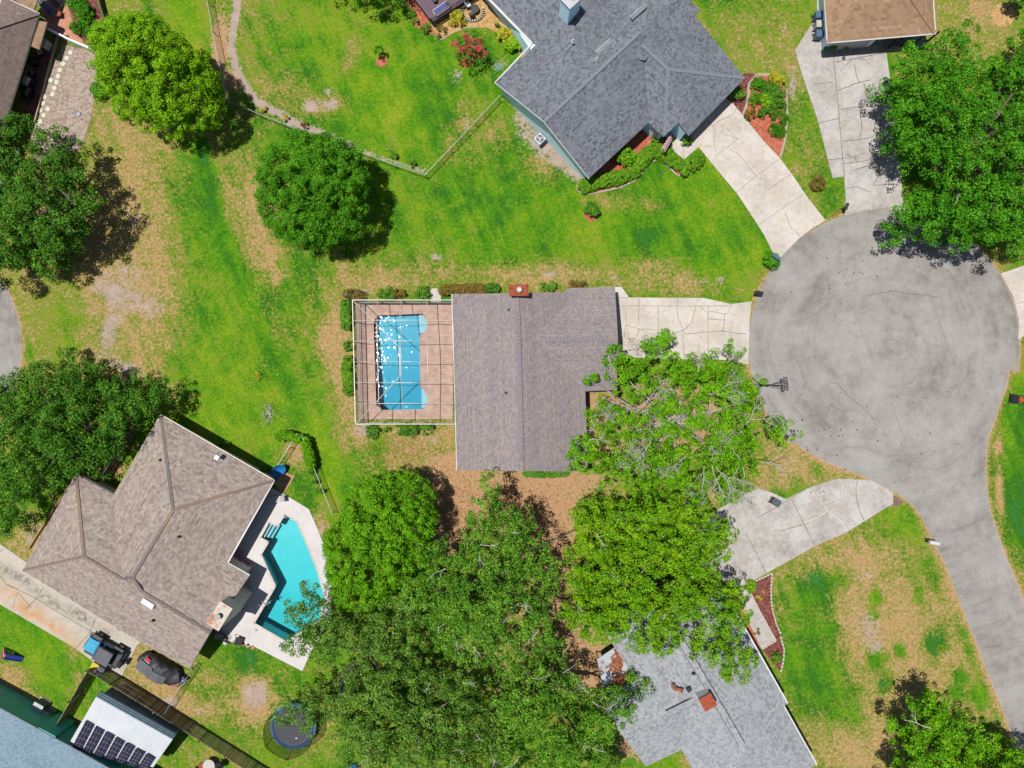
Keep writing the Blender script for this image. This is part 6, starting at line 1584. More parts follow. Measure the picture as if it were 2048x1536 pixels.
P0 = W(1522, 770); D_ = (W(1551, 767) - P0); D_.z = 0; d = D_.normalized(); nrm = Vector((-d.y, d.x, 0))
b = MB(); b.tube([P0, P0 + Vector((0, 0, 2.4)), P0 + d * .35 + Vector((0, 0, 2.75)), P0 + d * 1.0 + Vector((0, 0, 3.0))], [.08, .08, .07, .06], 10); b.build('pole', M['black_metal'], hp)
B0 = P0 + d * 1.15
b = MB(); b.bar(B0 + nrm * .58 + Vector((0, 0, 3.2)), B0 - nrm * .58 + Vector((0, 0, 3.2)), .04, .8)
bb = b.build('backboard', screenmat('clear_backboard', A(170, 176, 186), .35, .2), hp)
b = MB()
for s in (.6, -.6): b.bar(B0 + nrm * s + Vector((0, 0, 2.8)), B0 + nrm * s + Vector((0, 0, 3.6)), .06, .06)
for z in (2.8, 3.6): b.bar(B0 + nrm * .6 + Vector((0, 0, z)), B0 - nrm * .6 + Vector((0, 0, z)), .06, .06)
b.build('frame', M['black_metal'], bb)
for s in (.3, -.3):
    b = MB(); b.bar(P0 + d * .2 + nrm * s * .5 + Vector((0, 0, 2.6)), B0 + nrm * s + Vector((0, 0, 3.3)), .05, .05); b.build('brace', M['black_metal'], hp)
R0 = B0 + d * .38
b = MB(); b.torus((R0.x, R0.y, 3.02), .24, .016, 24, 6); b.bar(B0 + Vector((0, 0, 3.02)), B0 + d * .16 + Vector((0, 0, 3.02)), .12, .03); ri = b.build('rim', M['light_metal'], hp)
b = MB()
for k in range(12):
    a = k * math.pi / 6; b.tube([(R0.x + .24 * math.cos(a), R0.y + .24 * math.sin(a), 3.0), (R0.x + .15 * math.cos(a + .5), R0.y + .15 * math.sin(a + .5), 2.6)], .006, 4)
    b.tube([(R0.x + .24 * math.cos(a), R0.y + .24 * math.sin(a), 3.0), (R0.x + .15 * math.cos(a - .5), R0.y + .15 * math.sin(a - .5), 2.6)], .006, 4)
b.build('net', M['white'], ri)
mw = empty('lawn_mower', W(2034, 799), 'black and red push mower on the lawn at the right edge', 'lawn mower')
b = MB(); b.box((-.42, 0, .25), (.8, .9, .3), taper=.9); b.box((-.42, 0, .43), (.55, .65, .1), taper=.8); b.build('deck', M['black_metal'], mw, local=True)
b = MB(); b.cyl((.08, 0, .3), .22, .22, 14); b.box((.35, 0, .4), (.45, .4, .25), taper=.8); b.build('engine', M['red_mower'], mw, local=True)
b = MB(); b.box((.75, 0, .3), (.5, .8, .35), taper=.85); b.build('grass_bag', M['grey_metal'], mw, local=True)
for x, y in ((-.75, .45), (-.75, -.45), (.35, .48), (.35, -.48)):
    b = MB(); b.tube([(x, y - .04, .16), (x, y + .04, .16)], .16, 14); b.build('wheel', M['dark'], mw, local=True)
b = MB(); b.tube([(.4, .35, .4), (1.1, .35, .95), (1.1, -.35, .95), (.4, -.35, .4)], .02, 6); b.build('handle', M['black_metal'], mw, local=True)
mw.rotation_euler.z = math.radians(-8)

# ------------------------------------------------------------------ purple deck, fire pit, garden seats by the blue house
dk = empty('deck', W(862, 40), 'purple brown timber deck with railings at the top edge', 'deck')
da, db, dc = W(823, -6, .6), W(863, 47, .6), W(932, 2, .6)
dd = db + (da - db) * 2.4; de = dc + (da - db) * 2.4
b = MB(); ax = (dc - db).normalized(); ay = (da - db).normalized(); ay = (ay - ax * ay.dot(ax)).normalized(); n = int((da - db).length * 2.4 / .15)
for k in range(n):
    q = db + ay * (.075 + k * .15); b.bar(q - Vector((0, 0, .02)), q + ax * (dc - db).length * (1.5) - Vector((0, 0, .02)), .142, .04)
b.build('floor', M['wood_purple'], dk)
for s in range(5): b = MB(); q = db + ay * .3 + ax * (s * .9 + .2); b.box((q.x, q.y, .28), (.12, .12, .56)); b.build('support', M['wood_purple'], dk)
def railing(a, c, mat='wood_purple'):
    b = MB(); l = (c - a).length; e = (c - a).normalized()
    b.bar(a + Vector((0, 0, .95)), c + Vector((0, 0, .95)), .14, .05); b.bar(a + Vector((0, 0, .12)), c + Vector((0, 0, .12)), .05, .08)
    k = 0
    while k * .16 < l: q = a + e * (k * .16); b.box((q.x, q.y, q.z + .52), (.05, .05, .85), math.atan2(e.y, e.x)); k += 1
    b.build('railing', M[mat], dk)
railing(db, dc + (dc - db) * .5); railing(db, dd)
ln_ = empty('sun_lounger', W(884, 20, .6), 'blue and white lounger on the purple deck', 'lounger')
b = MB(); b.tube([(-.8, -.32, .28), (.8, -.32, .28), (.85, 0, .3), (.8, .32, .28), (-.8, .32, .28), (-.85, 0, .28), (-.8, -.32, .28)], .04, 6); b.build('frame', M['white'], ln_, local=True)
b = MB(); b.box((-.1, 0, .32), (1.35, .48, .06)); b.build('seat', M['navy_plastic'], ln_, local=True)
for x in (-.6, .6):
    b = MB(); b.tube([(x, -.3, 0), (x, -.3, .28)], .025, 6); b.build('leg', M['white'], ln_, local=True)
    b = MB(); b.tube([(x, .3, 0), (x, .3, .28)], .025, 6); b.build('leg', M['white'], ln_, local=True)
b = MB(); b.box((.72, 0, .42), (.3, .5, .2), taper=.8); b.build('pillow', M['dark'], ln_, local=True)
ln_.rotation_euler.z = math.radians(35)
b = MB(); p = W(870, 3, .6); b.cyl((p.x, p.y, .6), .2, .35, 16, r2=.24); b.torus((p.x, p.y, .95), .23, .03, 18, 6)
tag(b.build('plant_pot', M['dark'], origin=p), 'round dark pot on the purple deck', 'pot')
fp = empty('fire_pit', W(946, 24), 'curved white stone fire pit corner with dark furniture by the deck', 'fire pit')
b = MB(); rr = random.Random(8)
for k in range(17):
    a = math.radians(-200 + k * 13.5); p = W(946 + 21 * math.cos(a), 24 - 20 * math.sin(a) * .95)
    b.box((p.x, p.y, .12), (.24, .42, .24), -a * -1 + rr.uniform(-.1, .1), taper=.85)
b.build('stone_ring', M['stone_white'], fp)
b = MB(); p = W(950, 22); b.cyl((p.x, p.y, .1), .38, .3, 18); b.torus((p.x, p.y, .4), .38, .05, 20, 6); b.build('bowl', M['black_metal'], fp)
for x, y, a, lb in ((936, 14, 30, 'pale metal garden chair left of the fire bowl'), (944, 34, 110, 'dark garden chair below the fire bowl')):
    t = empty('garden_chair', W(x, y), lb, 'chair'); m = M['light_metal'] if 'pale' in lb else M['black_metal']
    b = MB(); b.box((0, 0, .42), (.5, .5, .05)); b.build('seat', m, t, local=True)
    b = MB(); b.box((-.25, 0, .7), (.05, .5, .5)); b.build('backrest', m, t, local=True)
    for u in (-.22, .22):
        for v in (-.22, .22): b = MB(); b.cyl((u, v, 0), .02, .42, 6); b.build('leg', m, t, local=True)
    t.rotation_euler.z = math.radians(a)
fl = empty('flag', W(1327, 290), 'red and white striped flag hanging at the entry of the blue house', 'flag')
b = MB(); b.tube([W(1342, 268, 1.6), W(1322, 300, 2.3)], .02, 6); b.build('pole', M['light_metal'], fl)
a0, a1 = W(1338, 272, 1.75), W(1322, 299, 2.3)
ns = 13
for k in range(ns):
    b = MB(); q = []
    for j in range(7):
        f = j / 6; t0, t1 = k / ns, (k + 1) / ns
        dv = Vector((.25 * math.sin(f * 5) * .35 + .9 * f * .55, -.15 * f + .1 * math.sin(f * 6), -1.0 * f * .3))
        q += [a0 + (a1 - a0) * t0 + dv, a0 + (a1 - a0) * t1 + dv]
    b.add(q, [(2 * j, 2 * j + 2, 2 * j + 3, 2 * j + 1) for j in range(6)]); b.build('stripe', M['flag_red'] if k % 2 == 0 else M['white'], fl)
b = MB(); p1 = a0 + (a1 - a0) * .48; b.add([a0 + Vector((0, .02, .01)), p1 + Vector((0, .02, .01)), p1 + Vector((.3, -.02, -.25)), a0 + Vector((.3, -.02, -.25))], [(0, 1, 2, 3)]); b.build('canton', M['flag_blue'], fl)

# ------------------------------------------------------------------ brown house poolside
def garden_seat(label, px, py, rz, mat='purple_chair'):
    t = empty('garden_chair', W(px, py), label, 'chair', 'purple chairs on the pool deck'); m = M[mat]
    b = MB()
    for k in range(5): b.box((.05, -.26 + k * .13, .38 - .0 * k), (.56, .115, .03))
    b.build('seat', m, t, local=True)
    b = MB()
    for k in range(5): b.bar((-.22, -.26 + k * .13, .36), (-.5, -.3 + k * .15, 1.0 - .03 * (k - 2) ** 2), .11, .03)
    b.build('backrest', m, t, local=True)
    for s in (-1, 1):
        b = MB(); b.box((.05, s * .38, .58), (.75, .14, .03)); b.build('armrest', m, t, local=True)
        b = MB(); b.box((.34, s * .36, .29), (.1, .04, .58)); b.build('leg', m, t, local=True)
        b = MB(); b.box((-.3, s * .36, .29), (.1, .04, .58)); b.build('leg', m, t, local=True)
    t.rotation_euler.z = math.radians(rz); return t
garden_seat('upper of the two purple slatted chairs by the brown house wall', 480, 1108, -15)
garden_seat('lower of the two purple slatted chairs by the brown house wall', 492, 1127, 60)
st = empty('side_table', W(470, 1122), 'small round dark table between the purple chairs', 'table')
b = MB(); b.cyl((0, 0, .44), .26, .03, 20); b.build('tabletop', M['rust'], st, local=True)
for k in range(3): b = MB(); a = k * 2.1; b.tube([(.2 * math.cos(a), .2 * math.sin(a), 0), (.1 * math.cos(a), .1 * math.sin(a), .44)], .02, 6); b.build('leg', M['black_metal'], st, local=True)
sl_ = empty('sun_lounger', W(556, 997), 'grey cushioned sun lounger at the upper end of the white pool deck', 'lounger')
b = MB(); b.box((-.25, 0, .3), (1.25, .6, .05)); b.build('frame', M['light_metal'], sl_, local=True)
b = MB(); b.box((-.25, 0, .36), (1.2, .56, .09)); b.build('mattress', M['cushion'], sl_, local=True)
b = MB(); b.bar((.38, 0, .36), (.85, 0, .72), .56, .09); b.build('backrest', M['bin_white'], sl_, local=True)
for x in (-.75, .3):
    for y in (-.25, .25): b = MB(); b.box((x, y, .14), (.05, .05, .28)); b.build('leg', M['light_metal'], sl_, local=True)
sl_.rotation_euler.z = math.radians(5)
tb = empty('plastic_tub', W(560, 938), 'bright blue oval tub tilted against the corner of the brown house', 'tub')
b = MB(); n = 28; vs = []; prof = [(0, .06), (.62, .06), (.78, .28), (.84, .3), (.86, .26)]
for r, z in prof:
    for k in range(n): a = 2 * math.pi * k / n; vs.append((r * math.cos(a), r * .62 * math.sin(a), z))
fs = [(i * n + k, i * n + (k + 1) % n, (i + 1) * n + (k + 1) % n, (i + 1) * n + k) for i in range(len(prof) - 1) for k in range(n)]
b.add(vs, fs); b.build('basin', M['blue_plastic'], tb, local=True, smooth=True)
b = MB(); q = [(.85 * math.cos(2 * math.pi * k / n), .85 * .62 * math.sin(2 * math.pi * k / n), .3) for k in range(n + 1)]; b.tube(q, .03, 6, cap=False); b.build('rim', M['blue_plastic'], tb, local=True)
tb.rotation_euler = (math.radians(24), math.radians(-14), math.radians(38)); tb.location.z = .35
b = MB()
for s in (0, 1):
    o_ = W(522 + 7 * s, 1203 - 5 * s); q = W(533 + 6 * s, 1210 - 5 * s)
    b.tube([o_ + Vector((0, 0, .06)), o_ + Vector((0, 0, .75)), o_ + (q - o_) * .5 + Vector((0, 0, .92)), q + Vector((0, 0, .7)), q + Vector((0, 0, -.9))], .025, 8)
pl = empty('pool_ladder', W(526, 1203), 'curved metal handrails of the ladder at the turquoise pool', 'pool ladder'); b.build('handrail', M['light_metal'], pl)
b = MB(); a, c2 = W(533, 1210), W(539, 1205)
for z in (-.2, -.5): b.bar(a + Vector((0, 0, z)), c2 + Vector((0, 0, z)), .1, .03)
b.build('tread', M['white'], pl)
b = MB(); p = W(513, 1260); b.cyl((p.x, p.y, .06), .14, .02, 16); b.torus((p.x, p.y, .075), .13, .012, 16, 5)
tag(b.build('skimmer_lid', M['grey_metal'], origin=p), 'round grey skimmer lid in the white pool deck', 'lid')
gr = empty('pool_pump', W(447, 1272), 'pool pump and filter equipment in the corner below the brown house chimney', 'pool pump')
b = MB(); b.box((0, 0, .05), (1.5, .8, .1)); b.build('base_slab', M['concrete_grey'], gr, local=True)
b = MB(); b.cyl((-.4, .05, .1), .28, .7, 18); b.cyl((-.4, .05, .8), .28, .12, 18, r2=.12); b.build('filter_tank', M['grey_metal'], gr, local=True)
b = MB(); b.tube([(.0, 0, .3), (.5, 0, .3)], .16, 14); b.box((.1, 0, .25), (.3, .3, .35)); b.build('motor', M['black_metal'], gr, local=True)
b = MB(); b.tube([(-.4, .05, .7), (-.1, .2, .75), (.1, .2, .45), (.1, .1, .3)], .035, 8); b.tube([(.5, .1, .2), (.7, .1, .2), (.7, .3, .1)], .035, 8); b.build('hose', M['white'], gr, local=True)
b = MB(); b.box((.55, -.25, .35), (.35, .2, .5)); b.build('timer_box', M['light_metal'], gr, local=True)
gr.rotation_euler.z = math.radians(-30)
sp_ = empty('folding_frame', W(478, 1278), 'black folding frame with a sling beside the pool pump', 'frame')
b = MB()
for y in (-.35, .35): b.tube([(-.5, y, .02), (-.2, y, .55), (.5, y, .35), (.6, y, .02)], .025, 6)
b.build('frame', M['black_metal'], sp_, local=True)
b = MB(); b.bar((-.2, 0, .55), (.5, 0, .35), .66, .02); b.build('sling', M['dark'], sp_, local=True); sp_.rotation_euler.z = math.radians(-20)
b = MB(); p = W(474, 1226); b.box((p.x, p.y, .08), (.5, .3, .1), .6); b.tube([(p.x - .3, p.y - .2, .1), (p.x + 1.1, p.y + .7, .14)], .02, 6)
tag(b.build('pool_brush', M['navy_plastic'], origin=p), 'blue pool brush lying in the shade below the chimney', 'pool brush')
for i, (x, y) in enumerate(((486, 1288), (496, 1291), (506, 1295))):
    b = MB(); p = W(x, y); b.box((p.x, p.y, .03), (.42, .36, .06), .4 * i, taper=.92)
    tag(b.build('paving_slab', M['paver_tan'], origin=p), ('leftmost', 'middle', 'rightmost')[i] + ' of three tan paving slabs at the edge of the white pool deck', 'paving slab', 'loose slabs by the pool deck')

# ------------------------------------------------------------------ vehicles
JX = math.radians(150)      # heading: towards the upper left of the photo
jp = empty('off_road_car', W(219, 1296), 'blue open off road car with a grey soft top parked on the stained driveway', 'car')
def part(nm, mat, fn, parent=jp, smooth=False):
    b = MB(); fn(b); return b.build(nm, M[mat], parent, local=True, smooth=smooth)
part('body', 'jeep_blue', lambda b: (b.box((-.35, 0, .78), (2.7, 1.45, .55), taper=.98), b.box((-1.72, 0, .75), (.1, 1.4, .45))))
part('bonnet', 'jeep_hood', lambda b: (b.box((1.25, 0, .98), (1.15, 1.3, .28), taper=.94), b.box((1.25, 0, 1.13), (1.0, .7, .03), taper=.9)))
part('nose', 'jeep_blue', lambda b: b.box((1.25, 0, .68), (1.2, 1.2, .35)))
part('grille', 'dark', lambda b: [b.box((1.86, y, .85), (.03, .07, .3)) for y in (-.36, -.24, -.12, 0, .12, .24, .36)])
part('windscreen', 'glass', lambda b: b.bar((.62, 0, 1.1), (.42, 0, 1.68), 1.35, .04))
part('windscreen_frame', 'jeep_blue', lambda b: (b.bar((.63, .69, 1.05), (.42, .69, 1.7), .06, .06), b.bar((.63, -.69, 1.05), (.42, -.69, 1.7), .06, .06), b.box((.41, 0, 1.7), (.08, 1.45, .07))))
part('soft_top', 'soft_top', lambda b: (b.box((-.42, 0, 1.76), (1.5, 1.38, .07), taper=.94), b.box((-.42, .68, 1.62), (1.4, .03, .22)), b.box((-.42, -.68, 1.62), (1.4, .03, .22))))
part('roll_bar', 'black_metal', lambda b: (b.tube([(-.95, .68, 1.0), (-.95, .66, 1.7), (-.95, -.66, 1.7), (-.95, -.68, 1.0)], .05, 8), b.tube([(-1.6, .66, 1.0), (-.95, .66, 1.68)], .04, 6), b.tube([(-1.6, -.66, 1.0), (-.95, -.66, 1.68)], .04, 6)))
part('cargo_bed', 'dark', lambda b: b.box((-1.35, 0, 1.07), (.75, 1.3, .04)))
part('seat', 'dark', lambda b: (b.box((-.1, .35, 1.0), (.5, .48, .2)), b.box((-.38, .35, 1.25), (.14, .48, .55))))
part('seat', 'dark', lambda b: (b.box((-.1, -.35, 1.0), (.5, .48, .2)), b.box((-.38, -.35, 1.25), (.14, .48, .55))))
part('bumper', 'black_metal', lambda b: b.box((1.95, 0, .58), (.14, 1.6, .16)))
part('bumper', 'black_metal', lambda b: b.box((-1.83, 0, .58), (.12, 1.5, .16)))
for y in (-.48, .48): part('headlight', 'white', lambda b: b.tube([(1.86, y, .88), (1.9, y, .88)], .11, 14))
for x, y in ((1.18, .84), (1.18, -.84), (-1.1, .84), (-1.1, -.84)):
    part('fender', 'black_metal', lambda b: (b.box((x, y * .98, .88), (.95, .34, .05)), b.bar((x + .47, y * .98, .88), (x + .6, y * .98, .62), .34, .04), b.bar((x - .47, y * .98, .88), (x - .6, y * .98, .62), .34, .04)))
    w = part('wheel', 'rubber', lambda b: b.tube([(x, y - .14, .41), (x, y - .12, .41), (x, y + .12, .41), (x, y + .14, .41)], [.36, .41, .41, .36], 22))
    part('rim', 'grey_metal', lambda b: b.tube([(x, y - .15, .41), (x, y + .15, .41)], .2, 14), w)
part('spare_wheel', 'rubber', lambda b: b.tube([(-1.9, .2, .98), (-2.1, .2, .98)], .38, 20))
jp.rotation_euler.z = JX
cv = empty('covered_car', W(325, 1333), 'car hidden under a black tarp with grey panels beside the board fence', 'car')
def shell(b, L2, W2, prof, n=40, m=20, wr=.05, seed=1):
    rr = np.random.default_rng(seed); ph = rr.uniform(0, 6, 6); vs = []
    for i in range(n + 1):
        u = -1 + 2 * i / n; x = u * L2; hgt = prof(u); wd = W2 * (1 - abs(u) ** 4) ** .45 if abs(u) < 1 else 0.02
        wd = max(wd, W2 * .25)
        for j in range(m + 1):
            a = math.pi * j / m; cy, cz = math.cos(a), math.sin(a)
            y = wd * math.copysign(abs(cy) ** .6, cy); z = hgt * max(cz, 0) ** .45
            q = wr * (math.sin(7 * u + 3 * a + ph[0]) + .7 * math.sin(13 * u - 5 * a + ph[1]) + .5 * math.sin(23 * u + ph[2] + 4 * a)) * (.3 + .7 * (j > m / 2))
            vs.append((x, y + q * .6 * cy, max(z + q * cz, .02)))
    fs = [(i * (m + 1) + j, (i + 1) * (m + 1) + j, (i + 1) * (m + 1) + j + 1, i * (m + 1) + j + 1) for i in range(n) for j in range(m)]
    fs += [tuple(range(m + 1)), tuple(range(n * (m + 1), (n + 1) * (m + 1)))[::-1]]
    b.add(vs, [f[::-1] for f in fs])
car_h = lambda u: .95 + .42 * math.exp(-((u + .05) / .5) ** 4) - .15 * abs(u) ** 3
part('tarp', 'tarp', lambda b: shell(b, 2.25, .95, car_h), cv, True)
part('cover_panel', 'soft_top', lambda b: (b.bar((1.95, .32, 1.0), (.75, .32, 1.24), 1.0, .03), b.bar((.74, .32, 1.24), (.35, .32, 1.47), 1.0, .03)), cv)
part('cover_panel', 'soft_top', lambda b: (b.bar((.34, .4, 1.47), (-.5, .4, 1.45), .85, .03), b.bar((-.51, .4, 1.45), (-1.1, .4, 1.2), .85, .03)), cv)
part('red_window', 'red_plastic', lambda b: b.bar((1.5, -.55, 1.08), (.95, -.55, 1.2), .3, .06), cv)
part('trim', 'white', lambda b: b.bar((1.55, -.36, 1.1), (.9, -.36, 1.26), .05, .06), cv)
for x in (1.4, -1.4):
    for y in (-.82, .82): part('wheel', 'rubber', lambda b: b.tube([(x, y - .1, .32), (x, y + .1, .32)], .32, 18), cv)
cv.rotation_euler.z = JX
b = MB(); p = W(352, 1368); b.torus((p.x, p.y, .45), .2, .05, 20, 8); b.tube([(p.x, p.y, 0), (p.x, p.y, .42)], .04, 6); b.cyl((p.x, p.y, 0), .2, .04, 14)
tag(b.build('ring_toy', M['pink_plastic'], origin=p), 'pink ring on a stand at the rear of the covered car', 'toy')
tr = empty('ride_on_toy', W(368, 1358), 'blue ride on toy with white rails leaning on the chain link fence', 'toy')
b = MB(); b.box((0, 0, .35), (.7, .35, .22), taper=.7); b.box((.35, 0, .5), (.2, .5, .2)); b.build('body', M['navy_plastic'], tr, local=True)
for x, y in ((-.3, .22), (-.3, -.22), (.35, .2), (.35, -.2)): b = MB(); b.tube([(x, y - .05, .15), (x, y + .05, .15)], .15, 12); b.build('wheel', M['dark'], tr, local=True)
b = MB(); b.tube([(-.6, -.35, .1), (.3, -.35, .75), (.3, .1, .8)], .035, 6); b.build('rail', M['white'], tr, local=True); tr.rotation_euler.z = math.radians(40)
b = MB(); b.box((0, 0, .12), (1.35, .5, .06)); b.box((0, .0, .17), (1.1, .3, .05), taper=.8); o = b.build('garden_tray', plain('pale_green_plastic', A(158, 206, 176), .4, .1, 2)); o.location = W(242, 1303); o.rotation_euler.z = math.radians(-14)
tag(o, 'pale green tray lying behind the blue off road car', 'tray')
sd = empty('toddler_slide', W(22, 1306), 'toddler slide with a dark blue chute and pink steps on the left lawn', 'slide')
b = MB(); b.add([(0, -.22, .75), (1.3, -.22, .08), (1.3, .22, .08), (0, .22, .75), (0, -.22, .7), (1.3, -.22, .03), (1.3, .22, .03), (0, .22, .7)], [(0, 1, 2, 3), (7, 6, 5, 4), (0, 4, 5, 1), (1, 5, 6, 2), (2, 6, 7, 3), (3, 7, 4, 0)])
for s in (-.24, .24): b.bar((0, s, .82), (1.3, s, .14), .05, .14)
b.build('chute', M['navy_plastic'], sd, local=True)
b = MB()
for s in (-.25, .25): b.bar((-.05, s, .95), (-.75, s, .05), .09, .16)
for k in range(4): b.box((-.15 - k * .16, 0, .72 - k * .2), (.16, .5, .05))
b.build('ladder', M['pink_plastic'], sd, local=True)
b = MB(); b.bar((.35, .0, .5), (.35, 0, .0), .4, .06); b.build('support', M['white'], sd, local=True); sd.rotation_euler.z = math.radians(-25)

# ------------------------------------------------------------------ trampoline and things by the oaks
TC = W(592, 1443)
tp = empty('trampoline', TC, 'round trampoline with a blue pad and black net under the oak', 'trampoline')
b = MB(); n = 40
b.tube([(2.15 * math.cos(2 * math.pi * k / n), 2.15 * math.sin(2 * math.pi * k / n), .86) for k in range(n + 1)], .045, 8, cap=False); b.build('frame', M['light_metal'], tp, local=True)
b = MB(); vs = []
for k in range(n): a = 2 * math.pi * k / n; vs += [(1.78 * math.cos(a), 1.78 * math.sin(a), .9), (2.2 * math.cos(a), 2.2 * math.sin(a), .92), (2.2 * math.cos(a), 2.2 * math.sin(a), .88), (1.78 * math.cos(a), 1.78 * math.sin(a), .86)]
fs = []
for k in range(n):
    q = (k + 1) % n
    for j in range(4): fs.append((4 * k + j, 4 * k + (j + 1) % 4, 4 * q + (j + 1) % 4, 4 * q + j))
b.add(vs, [f[::-1] for f in fs]); b.build('pad', M['blue_pad'], tp, local=True)
b = MB(); b.cyl((0, 0, .85), 1.8, .015, 40); b.build('mat', M['trampoline_mat'], tp, local=True)
for k in range(6):
    a = k * math.pi / 3 + .5; c, s = math.cos(a), math.sin(a)
    b = MB(); b.tube([(2.2 * c, 2.2 * s, .1), (2.2 * c, 2.2 * s, 1.4), (2.32 * c, 2.32 * s, 2.2), (2.32 * c, 2.32 * s, 2.7)], .03, 6); b.build('net_pole', M['black_metal'], tp, local=True)
    b = MB(); b.tube([(2.1 * math.cos(a - .22), 2.1 * math.sin(a - .22), .86), (2.12 * math.cos(a - .2), 2.12 * math.sin(a - .2), .03), (2.12 * math.cos(a + .2), 2.12 * math.sin(a + .2), .03), (2.1 * math.cos(a + .22), 2.1 * math.sin(a + .22), .86)], .03, 6); b.build('leg', M['light_metal'], tp, local=True)
b = MB(); vs = []
for k in range(n):
    a = 2 * math.pi * k / n; sag = 2.45 - .3 * abs(math.sin(3 * (a - .5))); vs += [(1.8 * math.cos(a), 1.8 * math.sin(a), .9), (2.3 * math.cos(a), 2.3 * math.sin(a), sag + .2)]
b.add(vs, [(2 * k, 2 * ((k + 1) % n), 2 * ((k + 1) % n) + 1, 2 * k + 1) for k in range(n)]); b.tube([vs[2 * k + 1] for k in range(n)] + [vs[1]], .03, 5, cap=False)
b.build('net', M['net'], tp, local=True)
b = MB(); p = W(593, 1476, .88); b.box((p.x, p.y, .9), (.18, .1, .08), .3); tag(b.build('toy_block', M['white'], origin=p), 'small white toy on the trampoline mat', 'toy')
rg = empty('fire_ring', W(688, 1374), 'pale stone fire ring with brown leaves half under the oak', 'fire pit')
b = MB(); rr = random.Random(4)
for k in range(14): a = k * .449; b.box((.62 * math.cos(a), .62 * math.sin(a), .1), (.2, .28, .2), a + rr.uniform(-.1, .1), taper=.8)
b.build('stone_ring', M['stone_white'], rg, local=True)
b = MB(); b.cyl((0, 0, .0), .5, .05, 16); b.build('ash', M['dark'], rg, local=True)
pt_ = empty('patio_table', W(424, 1523), 'round beige patio table at the bottom edge behind the board fence', 'table')
b = MB(); b.cyl((0, 0, .72), .55, .04, 28); b.torus((0, 0, .74), .55, .03, 28, 6); b.build('tabletop', M['bin_white'], pt_, local=True)
b = MB(); b.cyl((0, 0, 0), .3, .04, 18); b.cyl((0, 0, 0), .05, .72, 10); b.build('pedestal', M['wood_tan'], pt_, local=True)
bg = empty('kettle_grill', W(446, 1523), 'black round grill lid beside the beige patio table', 'grill')
b = MB(); b.tube([(0, 0, .6), (0, 0, .7), (0, 0, .85), (0, 0, 1.0), (0, 0, 1.05)], [.3, .38, .38, .22, .04], 20); b.build('lid', M['black_metal'], bg, local=True, smooth=True)
for k in range(3): a = k * 2.1; b = MB(); b.tube([(.35 * math.cos(a), .35 * math.sin(a), 0), (.22 * math.cos(a), .22 * math.sin(a), .65)], .02, 6); b.build('leg', M['black_metal'], bg, local=True)
ch_ = empty('garden_chair', W(406, 1528), 'brown wooden chair left of the beige patio table', 'chair')
b = MB(); b.box((0, 0, .42), (.5, .5, .05)); b.build('seat', M['rust'], ch_, local=True)
b = MB(); b.bar((-.24, 0, .42), (-.38, 0, .95), .5, .05); b.build('backrest', M['rust'], ch_, local=True)
for u in (-.2, .2):
    for v in (-.2, .2): b = MB(); b.box((u, v, .21), (.05, .05, .42)); b.build('leg', M['rust'], ch_, local=True)
ch_.rotation_euler.z = .5
kp = empty('paddling_pool', W(706, 1540), 'bright blue round paddling pool at the bottom edge under the oak', 'paddling pool')
b = MB(); b.torus((0, 0, .2), .6, .14, 28, 8); b.build('ring', M['blue_plastic'], kp, local=True, smooth=True)
b = MB(); b.cyl((0, 0, .02), .52, .08, 24); b.build('floor', M['blue_plastic'], kp, local=True)

# ------------------------------------------------------------------ top left patio
def chaise(label, px, py, rz, grp='dark loungers on the salmon patio'):
    t = empty('sun_lounger', W(px, py), label, 'lounger', grp)
    b = MB(); b.tube([(-.9, -.32, .3), (.95, -.32, .3), (.95, .32, .3), (-.9, .32, .3), (-.9, -.32, .3)], .03, 6); b.build('frame', M['light_metal'], t, local=True)
    b = MB()
    for k in range(8): b.box((-.75 + k * .22, 0, .32), (.13, .62, .03))
    b.build('seat', M['navy_plastic'] if 'blue' in label else M['black_metal'], t, local=True)
    for x in (-.7, .7):
        for y in (-.3, .3): b = MB(); b.box((x, y, .15), (.05, .05, .3)); b.build('leg', M['light_metal'], t, local=True)
    t.rotation_euler.z = math.radians(rz); return t
chaise('upper dark slatted lounger on the salmon patio at the top edge', 110, 4, -48)
chaise('lower dark slatted lounger with a blue tint beside the tan roof', 96, 18, -48)
pc = empty('garden_chair', W(122, 32), 'thin framed metal chair standing on the salmon patio', 'chair')
b = MB(); b.box((0, 0, .42), (.5, .5, .03)); b.build('seat', M['rust'], pc, local=True)
b = MB(); b.tube([(-.25, -.25, .0), (-.25, -.25, .9), (-.25, .25, .9), (-.25, .25, 0)], .02, 6); b.build('backrest', M['black_metal'], pc, local=True)
for s in (-.25, .25): b = MB(); b.tube([(.25, s, 0), (.25, s, .62), (-.25, s, .62)], .02, 6); b.build('leg', M['black_metal'], pc, local=True)
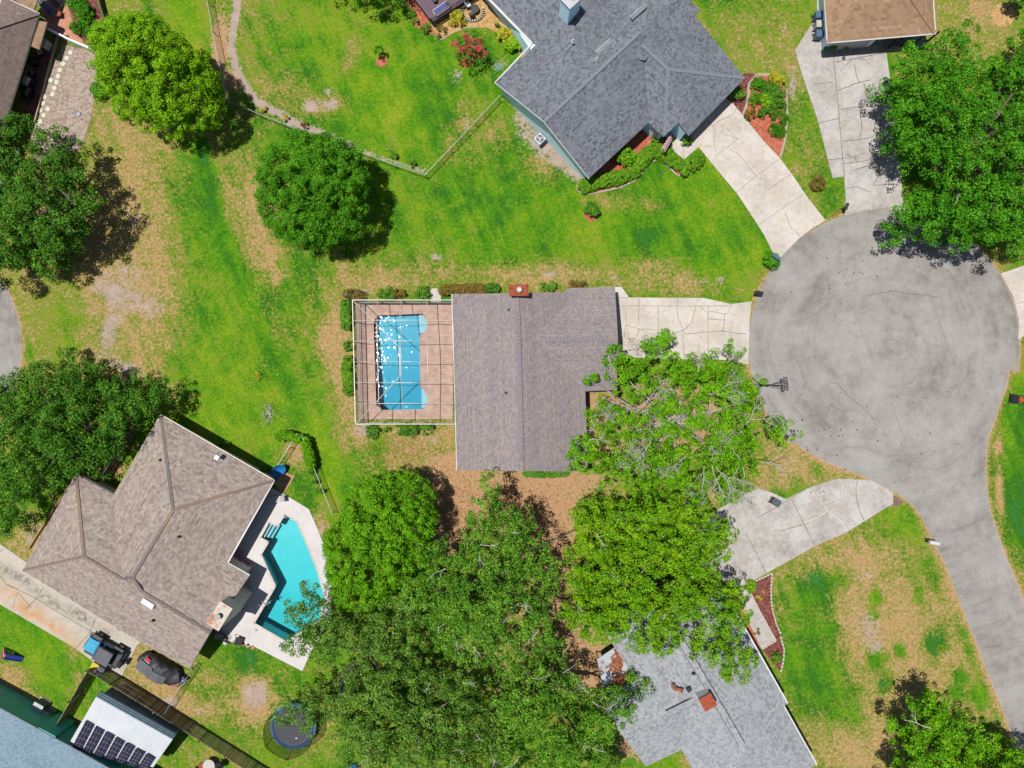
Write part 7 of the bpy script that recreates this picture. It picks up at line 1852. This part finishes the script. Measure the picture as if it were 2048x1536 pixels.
def drum(label, px, py, r, h, mat, lid=None, nm='barrel', cat='barrel'):
    t = empty(nm, W(px, py), label, cat)
    b = MB(); b.tube([(0, 0, 0), (0, 0, h * .3), (0, 0, h * .7), (0, 0, h)], [r * .9, r, r, r * .9], 18); b.build('body', M[mat], t, local=True, smooth=False)
    b = MB(); b.torus((0, 0, h), r * .86, .03, 18, 6); b.build('rim', M[lid or mat], t, local=True); return t
drum('dark round barrel with an open rim on the red brick strip', 72, 128, .36, .8, 'dark')
drum('tan rimmed barrel just above the pale grill', 68, 152, .34, .7, 'dark', 'bin_white')
def gas_grill(label, px, py, mat, lidm):
    t = empty('gas_grill', W(px, py), label, 'grill')
    b = MB(); b.box((0, 0, .45), (.9, .6, .7)); b.build('cabinet', M[mat], t, local=True)
    b = MB(); b.box((0, .05, .95), (.85, .55, .28), taper=.75); b.build('lid', M[lidm], t, local=True)
    for s in (-1, 1): b = MB(); b.box((s * .62, 0, .8), (.32, .5, .04)); b.build('side_shelf', M[mat], t, local=True)
    b = MB(); b.tube([(-.3, -.3, .95), (.3, -.3, .95)], .02, 6); b.build('handle', M['light_metal'], t, local=True)
    t.rotation_euler.z = math.radians(64); return t
gas_grill('pale lidded grill between the barrel and the black grill', 66, 170, 'dark', 'bin_white')
gas_grill('black covered grill lowest on the red brick strip', 64, 189, 'black_metal', 'dark')
drum('black pot under the eave above the dark barrel', 78, 116, .28, .5, 'black_metal', nm='plant_pot', cat='pot')
b = MB(); p = W(86, 108); b.box((p.x, p.y, .5), (.5, .5, .04), .4); b.cyl((p.x, p.y, 0), .05, .5, 8); b.cyl((p.x, p.y, 0), .2, .03, 14)
tag(b.build('side_table', M['bin_white'], origin=p), 'small square white side table under the tan awning', 'table')
# planter pots and decor at the tan house and brown house notch
b = MB(); p = W(1686, 117); b.cyl((p.x, p.y, 0), .14, .2, 12, r2=.17); tag(b.build('plant_pot', M['bin_grey'], origin=p), 'little grey pot on the driveway near the tan roofed house', 'pot')
hz = empty('garden_hose', W(228, 966), 'lime green hose coiled in the shaded notch of the brown house', 'hose')
b = MB(); q = [W(x, y, .12) for x, y in ((214, 970), (216, 962), (226, 958), (238, 955), (236, 962), (224, 966), (216, 974))]; b.tube(q, .045, 6); b.build('coil', plain('lime_hose', A(170, 226, 120), .4, .1, 2), hz)
